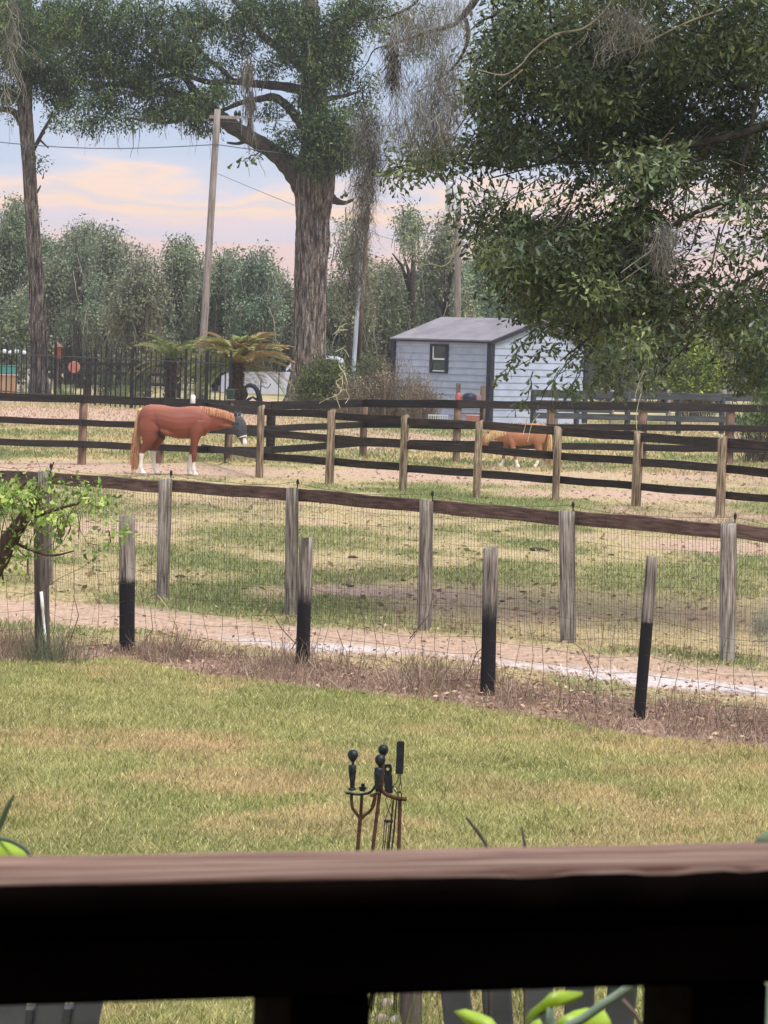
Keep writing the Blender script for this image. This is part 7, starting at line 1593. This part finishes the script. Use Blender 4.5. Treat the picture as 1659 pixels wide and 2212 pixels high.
obj('leaf', lobed_leaf([(1290, 2230), (1340, 2215), (1372, 2240), (1350, 2290), (1300, 2280)], YL + .1).mesh(True), M_lime, lp)
M_stem = noise_mat('grey green stem', lin((108, 128, 106)), lin((150, 166, 140)), ns=12, rough=.5)
sp_ = [P(*q, YL - .03) for q in ((1372, 2122), (1340, 2146), (1300, 2172), (1260, 2200), (1220, 2222), (1190, 2260), (1180, 2330))]; sp_.append(Vector((sp_[-1].x - .03, YL, .9))); sp_.append(Vector((sp_[-1].x, YL, 0)))
obj('stem', MB().tube(spline(sp_), .0052, 8).mesh(True), M_stem, lp)
obj('twig', MB().tube([P(*q, YL + .2) for q in ((1345, 2160), (1372, 2190), (1392, 2230))], .0028, 6).mesh(True), M_oldwood, lp)
# leaf with dark rim at the left edge, blade, right edge leaf, thin twigs
YQ = 4.4
def yardplant(name, label, cat, parts, root_x):
    r_ = thing(name, label, cat, (root_x, YQ, 0))
    for nm, mb_, m in parts: obj(nm, mb_.mesh(True), m, r_)
    return r_
gx = P(-20, 1850, YQ).x
yardplant('potted_plant', 'broad green leaf with a dark rim poking above the rail at the left edge', 'plant',
    [('leaf', lobed_leaf([(-60, 1850), (-40, 1822), (-10, 1812), (20, 1818), (45, 1832), (60, 1845), (58, 1870), (0, 1880), (-50, 1875)], YQ), M_lime),
     ('leaf_rim', MB().tube(spline([P(*q, YQ - .004) for q in ((-60, 1826), (-20, 1811), (8, 1813), (34, 1822), (58, 1838), (72, 1860))]), .0028, 6), noise_mat('grey green rim', lin((66, 78, 66)), lin((120, 132, 116)), ns=14)),
     ('stem', MB().tube([P(0, 1870, YQ), Vector((gx, YQ, 1.2)), Vector((gx, YQ, 0))], .005, 6), M_stem)], gx)
M_blade = mat('dark green blade', lin((78, 92, 62)), .5)
def bladeleaf(pts, Y, w_):
    PP = spline([P(*q, Y) for q in pts]); n = len(PP); return MB().tube(PP, [w_ * math.sin(.25 + 2.8 * (1 - i / (n - 1))) + .0006 for i in range(n)], 6, ry=[.0012] * n, up=(0, 1, 0))
gx = P(-30, 1850, YQ).x
yardplant('strap_plant', 'dark pointed strap leaf rising at the left edge above the rail', 'plant', [('leaf', bladeleaf([(-40, 1900), (-20, 1830), (2, 1778), (16, 1745), (31, 1716)], YQ, .0035), M_blade), ('stem', MB().tube([P(-40, 1895, YQ), Vector((gx - .02, YQ, 1.2)), Vector((gx - .02, YQ, 0))], .004, 6), M_stem)], gx)
gx = P(1670, 1850, YQ).x
yardplant('corner_plant', 'grey green leaf just above the rail at the right edge', 'plant', [('leaf', lobed_leaf([(1628, 1822), (1640, 1806), (1655, 1796), (1690, 1790), (1700, 1830), (1660, 1840)], YQ), mat('grey green leaf', lin((112, 128, 96)), .5)), ('stem', MB().tube([P(1672, 1830, YQ), Vector((gx, YQ, 1.2)), Vector((gx, YQ, 0))], .004, 6), M_stem)], gx)
for pts, r, lb in ((((1060, 1850), (1049, 1822), (1030, 1794), (1007, 1766)), .0035, 'dark bare twig slanting up behind the rail, the longer of two'), (((1137, 1850), (1133, 1820), (1127, 1786)), .003, 'short dark twig sticking up behind the rail, right of the longer one')):
    PP = [P(*q, 6.0) for q in pts]; PP = [Vector((PP[0].x + .02, 6.0, 0)), Vector((PP[0].x + .02, 6.0, .9))] + PP
    tag(obj('bare_twig', MB().tube(PP, [r * 1.4, r * 1.2] + [r] * (len(PP) - 3) + [r * .6], 6).mesh(True), M_darkpost), lb, 'twig')
